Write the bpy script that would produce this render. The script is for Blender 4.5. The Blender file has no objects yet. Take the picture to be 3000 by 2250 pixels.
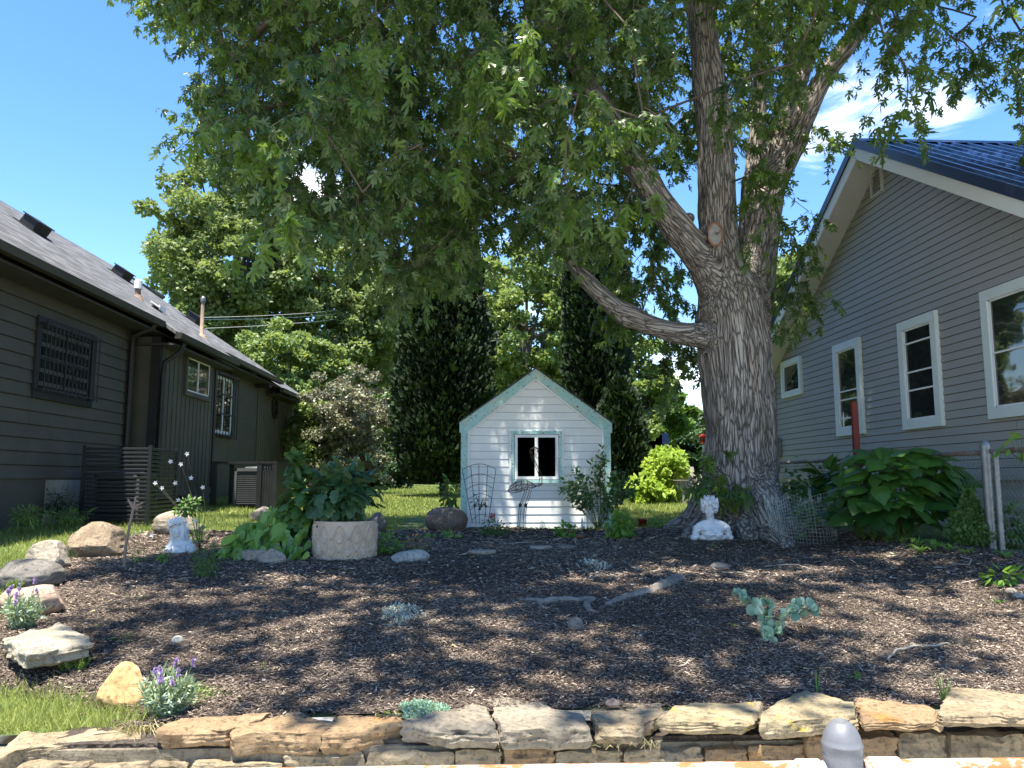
import bpy, math, random
import numpy as np
from mathutils import Vector, Matrix
R = math.radians
S = bpy.context.scene
C = S.collection
rng = np.random.default_rng(7)
random.seed(7)
# ---------------------------------------------------------------- camera
PHI, PITCH, FPX, EYE = R(2.4), R(7.0), 2253.0, 1.6
cam = bpy.data.objects.new('camera', bpy.data.cameras.new('camera'))
C.objects.link(cam); S.camera = cam
cam.location = (0, 0, EYE)
cam.rotation_euler = (R(90) + PITCH, 0, -PHI)
cam.data.sensor_width = 36; cam.data.lens = FPX / 3000 * 36
cam.data.clip_start = .05; cam.data.clip_end = 3000
# ---------------------------------------------------------------- light
SUN = np.array([-.12, -.22, .97]); SUN = SUN / np.linalg.norm(SUN)      # points to the sun
elev = math.asin(SUN[2]); azim = math.atan2(SUN[0], SUN[1])
W = bpy.data.worlds.new('World'); S.world = W; W.use_nodes = True
sl = bpy.data.lights.new('sun', 'SUN'); sl.energy = 5.0; sl.angle = R(.53); sl.color = (1, .94, .835)
so = bpy.data.objects.new('sun', sl); C.objects.link(so); so.location = (-6, -4, 20)
so.rotation_euler = Vector(SUN).to_track_quat('Z', 'Y').to_euler()
S.view_settings.view_transform = 'Standard'; S.view_settings.look = 'None'
S.view_settings.exposure = 1.62; S.view_settings.gamma = 1
S.cycles.use_denoising = True
S.cycles.max_bounces = 7; S.cycles.transparent_max_bounces = 6; S.cycles.diffuse_bounces = 4
S.cycles.glossy_bounces = 3; S.cycles.transmission_bounces = 4; S.cycles.caustics_reflective = False
S.cycles.sample_clamp_indirect = 8

def cray(px, py):
    u = (px - 1500) / FPX; v = (1125 - py) / FPX
    f = np.array([math.sin(PHI) * math.cos(PITCH), math.cos(PHI) * math.cos(PITCH), math.sin(PITCH)])
    r = np.array([math.cos(PHI), -math.sin(PHI), 0.0])
    return f + u * r + v * np.cross(r, f)
CAM = np.array([0, 0, EYE])
def onY(px, py, Y): d = cray(px, py); return CAM + d * (Y / d[1])
def onX(px, py, X): d = cray(px, py); return CAM + d * (X / d[0])
def onZ(px, py, Z): d = cray(px, py); return CAM + d * ((Z - EYE) / d[2])
def project(P):
    P = np.atleast_2d(P) - CAM
    f = np.array([math.sin(PHI) * math.cos(PITCH), math.cos(PHI) * math.cos(PITCH), math.sin(PITCH)])
    r = np.array([math.cos(PHI), -math.sin(PHI), 0.0]); u = np.cross(r, f)
    d = P @ f
    return 1500 + FPX * (P @ r) / d, 1125 - FPX * (P @ u) / d, d

# ---------------------------------------------------------------- node helpers
class N:
    def __init__(s, tree): s.t = tree; s.l = tree.links
    def n(s, kind, **kw):
        nd = s.t.nodes.new(kind)
        for k, v in kw.items():
            if k.startswith('i_'):
                nd.inputs[int(k[2:]) if k[2:].isdigit() else k[2:].replace('_', ' ')].default_value = v
            else: setattr(nd, k, v)
        return nd
    def k(s, a, b): s.l.new(a, b)
    def val(s, sock, v):
        if hasattr(v, 'is_linked') or isinstance(v, bpy.types.NodeSocket): s.k(v, sock)
        else: sock.default_value = v
    def math(s, op, a, b=0.0, clamp=False):
        m = s.n('ShaderNodeMath', operation=op, use_clamp=clamp); s.val(m.inputs[0], a); s.val(m.inputs[1], b); return m.outputs[0]
    def noise(s, co, scale, detail=4, rough=.55, dist=0.0):
        m = s.n('ShaderNodeTexNoise'); s.k(co, m.inputs['Vector']); m.inputs['Scale'].default_value = scale
        m.inputs['Detail'].default_value = detail; m.inputs['Roughness'].default_value = rough; m.inputs['Distortion'].default_value = dist
        return m.outputs['Fac']
    def ramp(s, fac, stops, interp='LINEAR'):
        m = s.n('ShaderNodeValToRGB'); cr = m.color_ramp; cr.interpolation = interp
        while len(cr.elements) < len(stops): cr.elements.new(.5)
        for e, (p, c) in zip(cr.elements, stops):
            e.position = p; e.color = (c, c, c, 1) if isinstance(c, (int, float)) else (*c[:3], 1)
        s.k(fac, m.inputs[0]); return m.outputs[0]
    def mix(s, fac, a, b):
        m = s.n('ShaderNodeMix', data_type='RGBA'); s.val(m.inputs[0], fac)
        for i, c in ((6, a), (7, b)):
            if isinstance(c, bpy.types.NodeSocket): s.k(c, m.inputs[i])
            else: m.inputs[i].default_value = (*c[:3], 1)
        return m.outputs[2]
    def mapping(s, co, scale=(1, 1, 1), rot=(0, 0, 0)):
        m = s.n('ShaderNodeMapping'); s.k(co, m.inputs[0]); m.inputs['Scale'].default_value = scale; m.inputs['Rotation'].default_value = rot
        return m.outputs[0]
    def bump(s, h, strength=.5, dist=.01, normal=None):
        m = s.n('ShaderNodeBump'); s.k(h, m.inputs['Height']); m.inputs['Strength'].default_value = strength; m.inputs['Distance'].default_value = dist
        if normal: s.k(normal, m.inputs['Normal'])
        return m.outputs[0]

# world: physical sky plus soft procedural clouds by direction
w = N(W.node_tree); W.node_tree.nodes.clear()
sky = w.n('ShaderNodeTexSky', sky_type='NISHITA', sun_disc=False, sun_elevation=elev, sun_rotation=azim)
sky.air_density = 1.15; sky.dust_density = .35; sky.ozone_density = 2.2; sky.altitude = 200
tc = w.n('ShaderNodeTexCoord').outputs['Generated']
wm = w.mapping(tc, (1.0, 1.0, 2.6))
cn = w.noise(wm, 5.2, 10, .66, .5)
mask = None
def cloudspot(px, py, r, amt):
    global mask
    d = cray(px, py); d = d / np.linalg.norm(d)
    vm = w.n('ShaderNodeVectorMath', operation='DISTANCE'); w.k(tc, vm.inputs[0]); vm.inputs[1].default_value = tuple(d)
    a = w.n('ShaderNodeMapRange'); w.k(vm.outputs['Value'], a.inputs[0])
    a.inputs[1].default_value = r; a.inputs[2].default_value = 0.0; a.inputs[3].default_value = 0; a.inputs[4].default_value = amt; a.clamp = True
    mask = a.outputs[0] if mask is None else w.math('MAXIMUM', mask, a.outputs[0])
cloudspot(2480, 310, .12, .29); cloudspot(2770, 320, .09, .26); cloudspot(2900, 60, .13, .20)
cloudspot(2300, 900, .12, .34); cloudspot(900, 555, .11, .50); cloudspot(2000, 1170, .2, .36); cloudspot(1550, 800, .2, .2)
sepz = w.n('ShaderNodeSeparateXYZ'); w.k(tc, sepz.inputs[0])
low = w.ramp(sepz.outputs[2], [(0.0, .22), (.13, .06), (.25, 0.0)])
mask = w.math('MAXIMUM', mask, low)
cl = w.math('ADD', cn, mask)
cl = w.ramp(cl, [(.66, 0.0), (1.02, 1.0)], 'EASE')
hsv = w.n('ShaderNodeHueSaturation'); hsv.inputs['Saturation'].default_value = 1.28; hsv.inputs['Hue'].default_value = .508; w.k(sky.outputs[0], hsv.inputs['Color'])
skc = w.mix(cl, hsv.outputs[0], (8.5, 8.8, 9.2))
bg = w.n('ShaderNodeBackground'); w.k(skc, bg.inputs[0]); bg.inputs[1].default_value = .112
wo = w.n('ShaderNodeOutputWorld'); w.k(bg.outputs[0], wo.inputs[0])

# ---------------------------------------------------------------- materials
MATS = {}
def newmat(name):
    m = bpy.data.materials.new(name); m.use_nodes = True; m.node_tree.nodes.clear(); MATS[name] = m
    t = N(m.node_tree); o = t.n('ShaderNodeOutputMaterial'); return m, t, o
def coords(t, kind='Object'):
    if kind == 'bark':
        a = t.n('ShaderNodeAttribute', attribute_name='bark'); return a.outputs['Vector']
    if kind == 'World': return t.n('ShaderNodeNewGeometry').outputs['Position']
    return t.n('ShaderNodeTexCoord').outputs[kind]
def surf(name, c1, c2=None, scale=6, rough=.8, bump=.3, bscale=40, bdist=.004, c3=None, s3=2, th3=.55, metal=0, spec=.4, coord='Object', stretch=(1, 1, 1), detail=6, w3=.06, coat=0):
    """general weathered surface: c1/c2 mottling, c3 patches, fine bump"""
    m, t, o = newmat(name); co = t.mapping(coords(t, coord), stretch)
    p = t.n('ShaderNodeBsdfPrincipled')
    if c2 is None: c2 = tuple(min(1, x * 1.25) for x in c1)
    col = t.mix(t.ramp(t.noise(co, scale, detail, .6), [(.32, 0), (.68, 1)]), c1, c2)
    if c3 is not None:
        col = t.mix(t.ramp(t.noise(co, s3, 8, .65, .3), [(th3, 0), (th3 + w3, 1)]), col, c3)
    t.k(col, p.inputs['Base Color'])
    p.inputs['Roughness'].default_value = rough; p.inputs['Metallic'].default_value = metal
    p.inputs['Specular IOR Level'].default_value = spec; p.inputs['Coat Weight'].default_value = coat
    if bump: t.k(t.bump(t.noise(co, bscale, 6, .65), bump, bdist), p.inputs['Normal'])
    t.k(p.outputs[0], o.inputs[0]); return m
def leafmat(name, dark, light, back=None, trans=.35, rough=.5, tcol=None):
    """leaf: colour varies leaf by leaf, paler underside, light shines through"""
    m, t, o = newmat(name)
    a = t.n('ShaderNodeAttribute', attribute_name='rnd').outputs['Fac']
    col = t.mix(a, dark, light)
    if back is not None:
        col = t.mix(t.n('ShaderNodeNewGeometry').outputs['Backfacing'], col, back)
    p = t.n('ShaderNodeBsdfPrincipled'); t.k(col, p.inputs['Base Color']); p.inputs['Roughness'].default_value = rough
    p.inputs['Specular IOR Level'].default_value = .35
    tr = t.n('ShaderNodeBsdfTranslucent')
    tc_ = tcol or (min(1, light[0] * 2.3), min(1, light[1] * 2.2), light[2] * .9)
    t.k(t.mix(a, tuple(x * .7 for x in tc_), tc_), tr.inputs[0])
    mx = t.n('ShaderNodeMixShader'); mx.inputs[0].default_value = trans
    t.k(p.outputs[0], mx.inputs[1]); t.k(tr.outputs[0], mx.inputs[2]); t.k(mx.outputs[0], o.inputs[0]); return m

# ---------------------------------------------------------------- mesh helpers
class MB:
    def __init__(s): s.V = []; s.L = []; s.T = []; s.n = 0; s.A = []
    def add(s, V, F, rnd=None):
        V = np.asarray(V, float).reshape(-1, 3)
        if isinstance(F, np.ndarray):
            s.L.append((F + s.n).ravel()); s.T.append(np.full(len(F), F.shape[1]))
        else:
            s.L.append(np.array([i + s.n for f in F for i in f], int)); s.T.append(np.array([len(f) for f in F], int))
        s.V.append(V); s.n += len(V)
        s.A.append(np.zeros(len(V)) if rnd is None else np.broadcast_to(np.asarray(rnd, float), (len(V),)))
        return s
    def build(s, name, mat=None, parent=None, smooth=False, attr=False, origin=None, local=False, sharp=0):
        V = np.concatenate(s.V)
        if parent is not None and not local:
            rt = parent
            while rt.parent: rt = rt.parent
            V = (V - np.array(rt.location)) @ rotz(rt.rotation_euler.z) / rt.scale[0]
        L = np.concatenate(s.L).astype(np.int32); T = np.concatenate(s.T).astype(np.int32)
        if origin is not None: V = V - np.asarray(origin)
        me = bpy.data.meshes.new(name)
        me.vertices.add(len(V)); me.vertices.foreach_set('co', V.astype(np.float32).ravel())
        me.loops.add(len(L)); me.loops.foreach_set('vertex_index', L)
        me.polygons.add(len(T)); me.polygons.foreach_set('loop_start', (np.cumsum(T) - T).astype(np.int32))
        me.polygons.foreach_set('use_smooth', np.full(len(T), smooth))
        if attr:
            a = me.attributes.new('rnd', 'FLOAT', 'POINT'); a.data.foreach_set('value', np.concatenate(s.A).astype(np.float32))
        me.update(calc_edges=True); me.validate()
        if sharp: me.set_sharp_from_angle(angle=R(sharp))
        if mat is not None: me.materials.append(mat if isinstance(mat, bpy.types.Material) else MATS[mat])
        o = bpy.data.objects.new(name, me); C.objects.link(o)
        if parent is not None: o.parent = parent
        elif origin is not None: o.location = tuple(origin)
        return o
    def box(s, c, size, M=None, rnd=None):
        x, y, z = np.asarray(size, float) / 2
        V = np.array([[-x,-y,-z],[x,-y,-z],[x,y,-z],[-x,y,-z],[-x,-y,z],[x,-y,z],[x,y,z],[-x,y,z]])
        if M is not None: V = V @ np.asarray(M).T
        return s.add(V + np.asarray(c, float), np.array([[0,3,2,1],[4,5,6,7],[0,1,5,4],[1,2,6,5],[2,3,7,6],[3,0,4,7]]), rnd)
    def span(s, a, b): a = np.asarray(a, float); b = np.asarray(b, float); return s.box((a + b) / 2, np.abs(b - a))
    def bar(s, a, b, w, h, up=(0, 0, 1)):
        a = np.asarray(a, float); b = np.asarray(b, float); d = b - a; l = np.linalg.norm(d); d = d / l
        u = np.asarray(up, float); x = np.cross(d, u); x /= np.linalg.norm(x); z = np.cross(x, d)
        return s.box((a + b) / 2, (w, l, h), np.array([x, d, z]).T)
    def tube(s, pts, rad, k=6, rnd=None, cap=True):
        P = np.asarray(pts, float); n = len(P); rad = np.broadcast_to(np.asarray(rad, float), (n,))
        d = np.gradient(P, axis=0); d /= np.linalg.norm(d, axis=1)[:, None] + 1e-9
        ref = np.array([0, 0, 1.0]) if abs(d[:, 2]).mean() < .8 else np.array([1.0, 0, 0])
        X = np.cross(d, ref); X /= np.linalg.norm(X, axis=1)[:, None] + 1e-9; Y = np.cross(d, X)
        t = np.arange(k) * 2 * math.pi / k
        V = P[:, None] + rad[:, None, None] * (np.cos(t)[None, :, None] * X[:, None] + np.sin(t)[None, :, None] * Y[:, None])
        i = np.arange(n - 1)[:, None] * k; j = np.arange(k)[None]; j2 = (j + 1) % k
        F = np.stack([i + j, i + j2, i + k + j2, i + k + j], -1).reshape(-1, 4)
        s.add(V.reshape(-1, 3), F, rnd)
        if cap and k > 3:
            s.add(V[0], [list(range(k))[::-1]], rnd); s.add(V[-1], [list(range(k))], rnd)
        return s
    def lathe(s, prof, c=(0, 0, 0), k=24, rnd=None):
        prof = np.asarray(prof, float); t = np.arange(k) * 2 * math.pi / k
        V = np.stack([prof[:, 0, None] * np.cos(t), prof[:, 0, None] * np.sin(t), np.repeat(prof[:, 1, None], k, 1)], -1).reshape(-1, 3) + np.asarray(c, float)
        i = np.arange(len(prof) - 1)[:, None] * k; j = np.arange(k)[None]; j2 = (j + 1) % k
        return s.add(V, np.stack([i + j, i + j2, i + k + j2, i + k + j], -1).reshape(-1, 4), rnd)
    def prism(s, poly, vec):
        P = np.asarray(poly, float); v = np.asarray(vec, float); n = len(P)
        F = [list(range(n))[::-1], [i + n for i in range(n)]] + [[i, (i + 1) % n, n + (i + 1) % n, n + i] for i in range(n)]
        return s.add(np.concatenate([P, P + v]), F)
    def quad(s, a, b, c, d): return s.add([a, b, c, d], np.array([[0, 1, 2, 3]]))
    def leaves(s, P, D, Nn, size, proto, rnd):
        pv, pf = proto; P = np.asarray(P); n = len(P)
        D = D / (np.linalg.norm(D, axis=1)[:, None] + 1e-9)
        X = np.cross(D, Nn); X /= np.linalg.norm(X, axis=1)[:, None] + 1e-9; Z = np.cross(X, D)
        sz = np.broadcast_to(np.asarray(size, float), (n,))[:, None, None]
        V = P[:, None] + sz * (pv[None, :, 0:1] * X[:, None] + pv[None, :, 1:2] * D[:, None] + pv[None, :, 2:3] * Z[:, None])
        F = (pf[None] + (np.arange(n) * len(pv))[:, None, None]).reshape(-1, pf.shape[1])
        return s.add(V.reshape(-1, 3), F, np.repeat(np.broadcast_to(rnd, (n,)), len(pv)))

def fan(outline, center, fold=.2, droop=.15):
    o = np.array(outline, float); P = np.vstack([[center], o]); n = len(o)
    z = -fold * np.abs(P[:, 0]) - droop * P[:, 1] ** 2
    return np.c_[P, z], np.array([[0, 1 + i, 1 + (i + 1) % n] for i in range(n)])
def mirror(h): return h + [(-x, y) for x, y in reversed(h) if abs(x) > 1e-6]
MAPLE = fan(mirror([(0, 0), (.16, -.02), (.40, .04), (.15, .2), (.34, .36), (.52, .40), (.56, .70), (.30, .54), (.07, .40), (.13, .66), (.26, .80), (.11, .82), (0, 1.08)]), (0, .27), .25, .22)
def bent(pr, k, tw): v = pr[0].copy(); v[:, 2] += -k * v[:, 1] ** 2 + tw * v[:, 0] * v[:, 1]; v[:, 0] *= 1 - .25 * abs(tw); return v, pr[1]
MAPLE_V = [MAPLE, bent(MAPLE, .35, .5), bent(MAPLE, -.25, -.6), bent(MAPLE, .6, -.2)]
MAPLE_S = fan(mirror([(0, 0), (.42, .05), (.16, .22), (.58, .62), (.10, .45), (.2, .76), (0, 1.05)]), (0, .3), .25, .2)
OVAL = fan(mirror([(0, 0), (.2, .25), (.25, .5), (.15, .8), (0, 1)]), (0, .5), .25, .25)
HEART = fan(mirror([(0, .06), (.18, -.06), (.38, .08), (.46, .34), (.36, .64), (.16, .88), (0, 1.08)]), (0, .4), .22, .3)
LOBED = fan(mirror([(0, 0), (.2, .0), (.34, .18), (.28, .3), (.44, .5), (.26, .6), (.24, .8), (0, 1)]), (0, .45), .25, .3)
LANCE = fan(mirror([(0, 0), (.1, .3), (.1, .6), (0, 1)]), (0, .45), .2, .2)
DIAM = (np.array([[0, 0, 0], [.42, .5, -.1], [0, 1, 0], [-.42, .5, -.1]]), np.array([[0, 1, 2], [0, 2, 3]]))
BLADE = (np.array([[-.5, 0, 0], [.5, 0, 0], [.0, 1, 0]]), np.array([[0, 1, 2]]))
ROUNDL = fan(mirror([(0, 0), (.35, .12), (.5, .45), (.36, .82), (0, 1)]), (0, .5), .12, .1)

def unit(n): v = rng.normal(size=(n, 3)); return v / np.linalg.norm(v, axis=1)[:, None]
def hash3(i, j, k, s=0):
    h = (i * 73856093) ^ (j * 19349663) ^ (k * 83492791) ^ (s * 2654435761)
    h = (h ^ (h >> 13)) * 1274126177; return ((h ^ (h >> 16)) & 0xffffff) / float(0xffffff)
def vnoise(P, s=0):
    P = np.asarray(P, float); I = np.floor(P).astype(np.int64); f = P - I; f = f * f * (3 - 2 * f); r = 0
    for a in (0, 1):
        for b in (0, 1):
            for c in (0, 1):
                wgt = (f[:, 0] if a else 1 - f[:, 0]) * (f[:, 1] if b else 1 - f[:, 1]) * (f[:, 2] if c else 1 - f[:, 2])
                r = r + wgt * hash3(I[:, 0] + a, I[:, 1] + b, I[:, 2] + c, s)
    return r * 2 - 1
def fbm(P, octs=4, s=0):
    r = 0; a = 1.0
    for o in range(octs): r = r + a * vnoise(np.asarray(P) * 2 ** o + 17.3 * o, s); a *= .5
    return r
def inpoly(x, y, poly):
    x = np.asarray(x); y = np.asarray(y); r = np.zeros(x.shape, bool); n = len(poly)
    for i in range(n):
        (x1, y1), (x2, y2) = poly[i], poly[(i + 1) % n]
        c = ((y1 > y) != (y2 > y)) & (x < (x2 - x1) * (y - y1) / (y2 - y1 + 1e-12) + x1); r ^= c
    return r

def tag(o, label=None, cat=None, group=None, kind=None):
    if label: o['label'] = label
    if cat: o['category'] = cat
    if group: o['group'] = group
    if kind: o['kind'] = kind
    return o
def thing(name, loc, label, cat, group=None, rz=0):
    o = bpy.data.objects.new(name, None); C.objects.link(o); o.location = tuple(float(a) for a in loc); o.rotation_euler = (0, 0, rz)
    o.empty_display_size = .2
    return tag(o, label, cat, group)
def rotz(a): c, s = math.cos(a), math.sin(a); return np.array([[c, -s, 0], [s, c, 0], [0, 0, 1]])

# ---------------------------------------------------------------- terrain height
_gy = np.array([-50, 3.2, 3.9, 5, 6, 7, 9, 11.5, 16, 21, 28, 60, 400])
_gz = np.array([.45, .47, .50, .635, .735, .80, .84, .86, .98, 1.10, 1.16, 1.2, 1.2])
TREE = (3.05, 9.9)
def G(x, y):
    x = np.asarray(x, float); y = np.asarray(y, float)
    z = np.interp(y, _gy, _gz)
    z = z + .10 * np.clip((-x - 3.5) / 2.5, 0, 1) * np.clip((y - 6) / 3, 0, 1)
    z = z - .07 * np.clip((-x - 1.2) / 1.6, 0, 1) * np.clip((5.0 - y) / 1.2, 0, 1) - .03 * np.clip((-x - 1.3) / .5, 0, 1) * np.clip((4.3 - y) / .3, 0, 1)
    sx_ = np.clip((x - 3.3) / 1.1, 0, 1); z = z + .15 * sx_ * sx_ * (3 - 2 * sx_) * np.clip((y - 4.3) / 2, 0, 1) * np.clip((16 - y) / 4, 0, 1)
    z = z + .13 * np.exp(-((x - TREE[0]) ** 2 + (y - TREE[1] + .1) ** 2) / .9)
    z = z + .012 * np.sin(x * 2.1 + 1) * np.cos(y * 1.7) * np.clip(1 - (y - 12) / 20, .3, 1)
    return z
def Gs(x, y): return float(G(x, y))
def onG(px, py, lift=0.0):
    d = cray(px, py); t = np.linspace(1.5, 120, 24000); P = CAM + d * t[:, None]
    g = G(P[:, 0], P[:, 1]) + lift; i = np.argmax(P[:, 2] < g)
    return P[i] if P[i, 2] < g[i] else P[-1]
def gp(x, y, dz=0): return np.array([x, y, Gs(x, y) + dz])

def dup(root, loc, rz=None, label=None, scale=None):
    r = root.copy(); C.objects.link(r); r.location = tuple(float(a) for a in loc)
    if rz is not None: r.rotation_euler = (0, 0, rz)
    if label: r['label'] = label
    if scale: r.scale = (scale,) * 3
    def rec(a, b):
        for ch in list(a.children):
            c = ch.copy(); C.objects.link(c); c.parent = b; rec(ch, c)
    rec(root, r); return r
# ================================================================ setting: ground
def gridmesh(name, xs, ys, mat, lift=0.0, keep=None, kind='structure', ripple=0):
    X, Y = np.meshgrid(xs, ys); Z = G(X, Y) + lift
    if ripple: Z = Z + ripple * fbm(np.c_[X.ravel() * 3, Y.ravel() * 3, X.ravel() * 0], 3).reshape(X.shape)
    V = np.c_[X.ravel(), Y.ravel(), Z.ravel()]; nx = len(xs); ny = len(ys)
    i = (np.arange(ny - 1)[:, None] * nx + np.arange(nx - 1)[None]).ravel()
    F = np.stack([i, i + 1, i + nx + 1, i + nx], 1)
    if keep is not None:
        cx = V[F].mean(1); F = F[keep(cx[:, 0], cx[:, 1])]
    u = np.unique(F); mp = np.zeros(len(V), int); mp[u] = np.arange(len(u))
    o = MB().add(V[u], mp[F]).build(name, mat, smooth=True); return tag(o, kind=kind)

# lawn soil/grass base
m, t, o = newmat('lawn'); co = coords(t)
col = t.mix(t.ramp(t.noise(co, 1.3, 6), [(.35, 0), (.65, 1)]), (.085, .125, .025), (.15, .18, .045))
col = t.mix(t.ramp(t.noise(co, 26, 5), [(.35, 0), (.75, 1)]), col, (.045, .08, .015))
p = t.n('ShaderNodeBsdfPrincipled'); t.k(col, p.inputs[0]); p.inputs['Roughness'].default_value = .9
t.k(t.bump(t.noise(co, 60, 4), .8, .02), p.inputs['Normal']); t.k(p.outputs[0], o.inputs[0])
# mulch base
m, t, o = newmat('mulch'); co = t.mapping(coords(t), (1, 1.6, 1))
v = t.n('ShaderNodeTexVoronoi', feature='F1'); t.k(co, v.inputs['Vector']); v.inputs['Scale'].default_value = 42
col = t.mix(t.ramp(v.outputs['Color'], [(.1, 0), (.9, 1)]), (.032, .026, .022), (.12, .097, .08))
col = t.mix(t.ramp(t.noise(co, 1.1, 4), [(.4, 0), (.7, 1)]), col, (.075, .058, .047))
p = t.n('ShaderNodeBsdfPrincipled'); t.k(col, p.inputs[0]); p.inputs['Roughness'].default_value = .92; p.inputs['Specular IOR Level'].default_value = .2
h = t.math('ADD', v.outputs['Distance'], t.noise(co, 30, 5))
t.k(t.bump(h, .9, .02), p.inputs['Normal']); t.k(p.outputs[0], o.inputs[0])
m, t, o = newmat('chip')
a = t.n('ShaderNodeAttribute', attribute_name='rnd').outputs['Fac']
col = t.ramp(a, [(0, (.028, .021, .016)), (.35, (.085, .063, .047)), (.7, (.28, .218, .165)), (.92, (.48, .385, .30)), (1, (.58, .49, .37))])
p = t.n('ShaderNodeBsdfPrincipled'); t.k(col, p.inputs[0]); p.inputs['Roughness'].default_value = .8; p.inputs['Specular IOR Level'].default_value = .3
t.k(p.outputs[0], o.inputs[0])

def far(a, b, n, near, k=2.2):
    s_ = np.linspace(0, 1, n) ** k; return near + s_ * (b - near)
ys = np.concatenate([np.linspace(3.80, 14, 130), 14 + (np.linspace(0, 1, 70)[1:] ** 2.2) * 400])
xs = np.concatenate([-8 - (np.linspace(1, 0, 40)[:-1] ** 2.2) * 300, np.linspace(-8, 8, 150), 8 + (np.linspace(0, 1, 40)[1:] ** 2.2) * 300])
gridmesh('lawn_ground', xs, ys, 'lawn')
# pavement in front of the wall
surf('concrete', (.36, .34, .31), (.46, .44, .40), 3, .9, .4, 60, .003, c3=(.25, .23, .2), s3=1.3)
MB().quad((-60, -30, 0), (60, -30, 0), (60, 3.6, 0), (-60, 3.6, 0)).build('pavement', 'concrete')['kind'] = 'structure'

BED = [(p_[0], p_[1]) for p_ in (
    (2.0, 3.80), (-1.72, 3.80), onG(500, 2095), onG(425, 2090), onG(300, 2070), onG(150, 2035), onG(-60, 2025),
    onG(-60, 1850), onG(40, 1760), onG(100, 1700), onG(180, 1650), onG(330, 1590), onG(440, 1560), onG(560, 1555), onG(720, 1560),
    onG(900, 1560), onG(1120, 1560), onG(1330, 1548), onG(1830, 1556))]
BED += [(1.9, 11.2), (3.0, 11.4), (4.2, 11.0), (4.2, 9.0), (4.3, 7.9), (4.7, 6.9), (6.2, 5.9), (6.5, 5.0), (6.5, 3.80), (2.5, 3.80)]
def inbed(x, y): return inpoly(x, y, BED)
BEDX = np.linspace(-5, 6.6, 330); BEDY = np.linspace(3.78, 12, 240)
gridmesh('mulch_bed', BEDX, BEDY, 'mulch', .012, lambda x, y: inbed(x + .05 * np.sin(y * 23), y + .05 * np.sin(x * 19)), ripple=.006)

# loose bark chips on the bed
def chips(n, x0, x1, y0, y1, ln, wd):
    x = rng.uniform(x0, x1, n); y = rng.uniform(y0, y1, n); k = inbed(x + rng.normal(0, .05, n), y + rng.normal(0, .05, n)) & (fbm(np.c_[x * 1.6, y * 1.6, x * 0], 3, 30) + rng.normal(0, .25, n) > -.85); x, y = x[k], y[k]; n = len(x)
    l = ln * rng.lognormal(0, .45, n); w_ = np.minimum(wd * rng.lognormal(0, .35, n), l * .7)
    a = rng.uniform(0, 2 * math.pi, n); D = np.c_[np.cos(a), np.sin(a), rng.normal(0, .22, n)]
    Nn = np.c_[rng.normal(0, .35, n), rng.normal(0, .35, n), np.ones(n)]
    P = np.c_[x, y, G(x, y) + .014 + rng.uniform(0, .016, n)]
    D /= np.linalg.norm(D, axis=1)[:, None]; X = np.cross(D, Nn); X /= np.linalg.norm(X, axis=1)[:, None]; Z = np.cross(X, D)
    q = np.array([[-.5, -.5, 0], [.4, -.55, 0], [.5, .45, 0], [-.35, .5, 0], [0, 0, .35]])
    V = P[:, None] + q[None, :, 0:1] * X[:, None] * w_[:, None, None] + q[None, :, 1:2] * D[:, None] * l[:, None, None] + q[None, :, 2:3] * Z[:, None] * w_[:, None, None]
    F = (np.array([[0, 1, 4], [1, 2, 4], [2, 3, 4], [3, 0, 4]])[None] + (np.arange(n) * 5)[:, None, None]).reshape(-1, 3)
    r = np.clip(rng.beta(2, 2.6, n) * .93 + .10 * fbm(np.c_[x * .9, y * .9, x * 0], 3, 31) + (rng.random(n) < .025) * .5, 0, 1)
    return V.reshape(-1, 3), F, np.repeat(r, 5)
mb = MB()
mb.add(*chips(210000, -3.6, 4.6, 3.75, 6.2, .018, .0052)); mb.add(*chips(95000, -4.6, 6.4, 6.0, 9, .026, .0085)); mb.add(*chips(22000, -5, 6, 9, 12, .045, .018))
tag(mb.build('mulch_chips', 'chip', attr=True), 'loose dark bark mulch chips strewn over the garden bed', 'mulch', kind='stuff')

# grass blades
leafmat('grass', (.09, .15, .03), (.40, .42, .13), trans=.35, rough=.55, tcol=(.42, .50, .10))
def blades(mb, n, x0, x1, y0, y1, h, wd, fn=None, lo=0.0, hi=1.0):
    x = rng.uniform(x0, x1, n); y = rng.uniform(y0, y1, n); k = ~inbed(x + rng.normal(0, .04, n), y + rng.normal(0, .04, n))
    if fn is not None: k &= fn(x, y)
    k &= ~((x > -1.2) & (x < 1.6) & (y > 11.4) & (y < 13.6))
    x, y = x[k], y[k]; n = len(x)
    hh = h * rng.lognormal(0, .3, n) * (1 + .3 * vnoise(np.c_[x * 1.5, y * 1.5, x * 0]))
    D = np.c_[rng.normal(0, .42, (n, 2)), np.ones(n)]; Nn = np.c_[rng.normal(0, 1, (n, 2)), rng.normal(0, .3, n)]
    D /= np.linalg.norm(D, axis=1)[:, None]; X = np.cross(D, Nn); X /= np.linalg.norm(X, axis=1)[:, None]
    w_ = wd * rng.uniform(.7, 1.3, n); P = np.c_[x, y, G(x, y)]
    V = np.stack([P - X * w_[:, None] / 2, P + X * w_[:, None] / 2, P + D * hh[:, None] + np.c_[rng.normal(0, .15, (n, 2)), np.zeros(n)] * hh[:, None]], 1)
    mb.add(V.reshape(-1, 3), np.arange(3 * n).reshape(n, 3), np.repeat(np.clip(rng.uniform(lo, hi, n) + .25 * vnoise(np.c_[x * .8, y * .8, x * 0], 3), 0, 1), 3))
mb = MB()
blades(mb, 46000, -4.2, -1.5, 3.80, 5.6, .055, .005, lo=.2, hi=1.1)
blades(mb, 26000, -6.2, -3.0, 5.5, 8, .055, .007)
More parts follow.
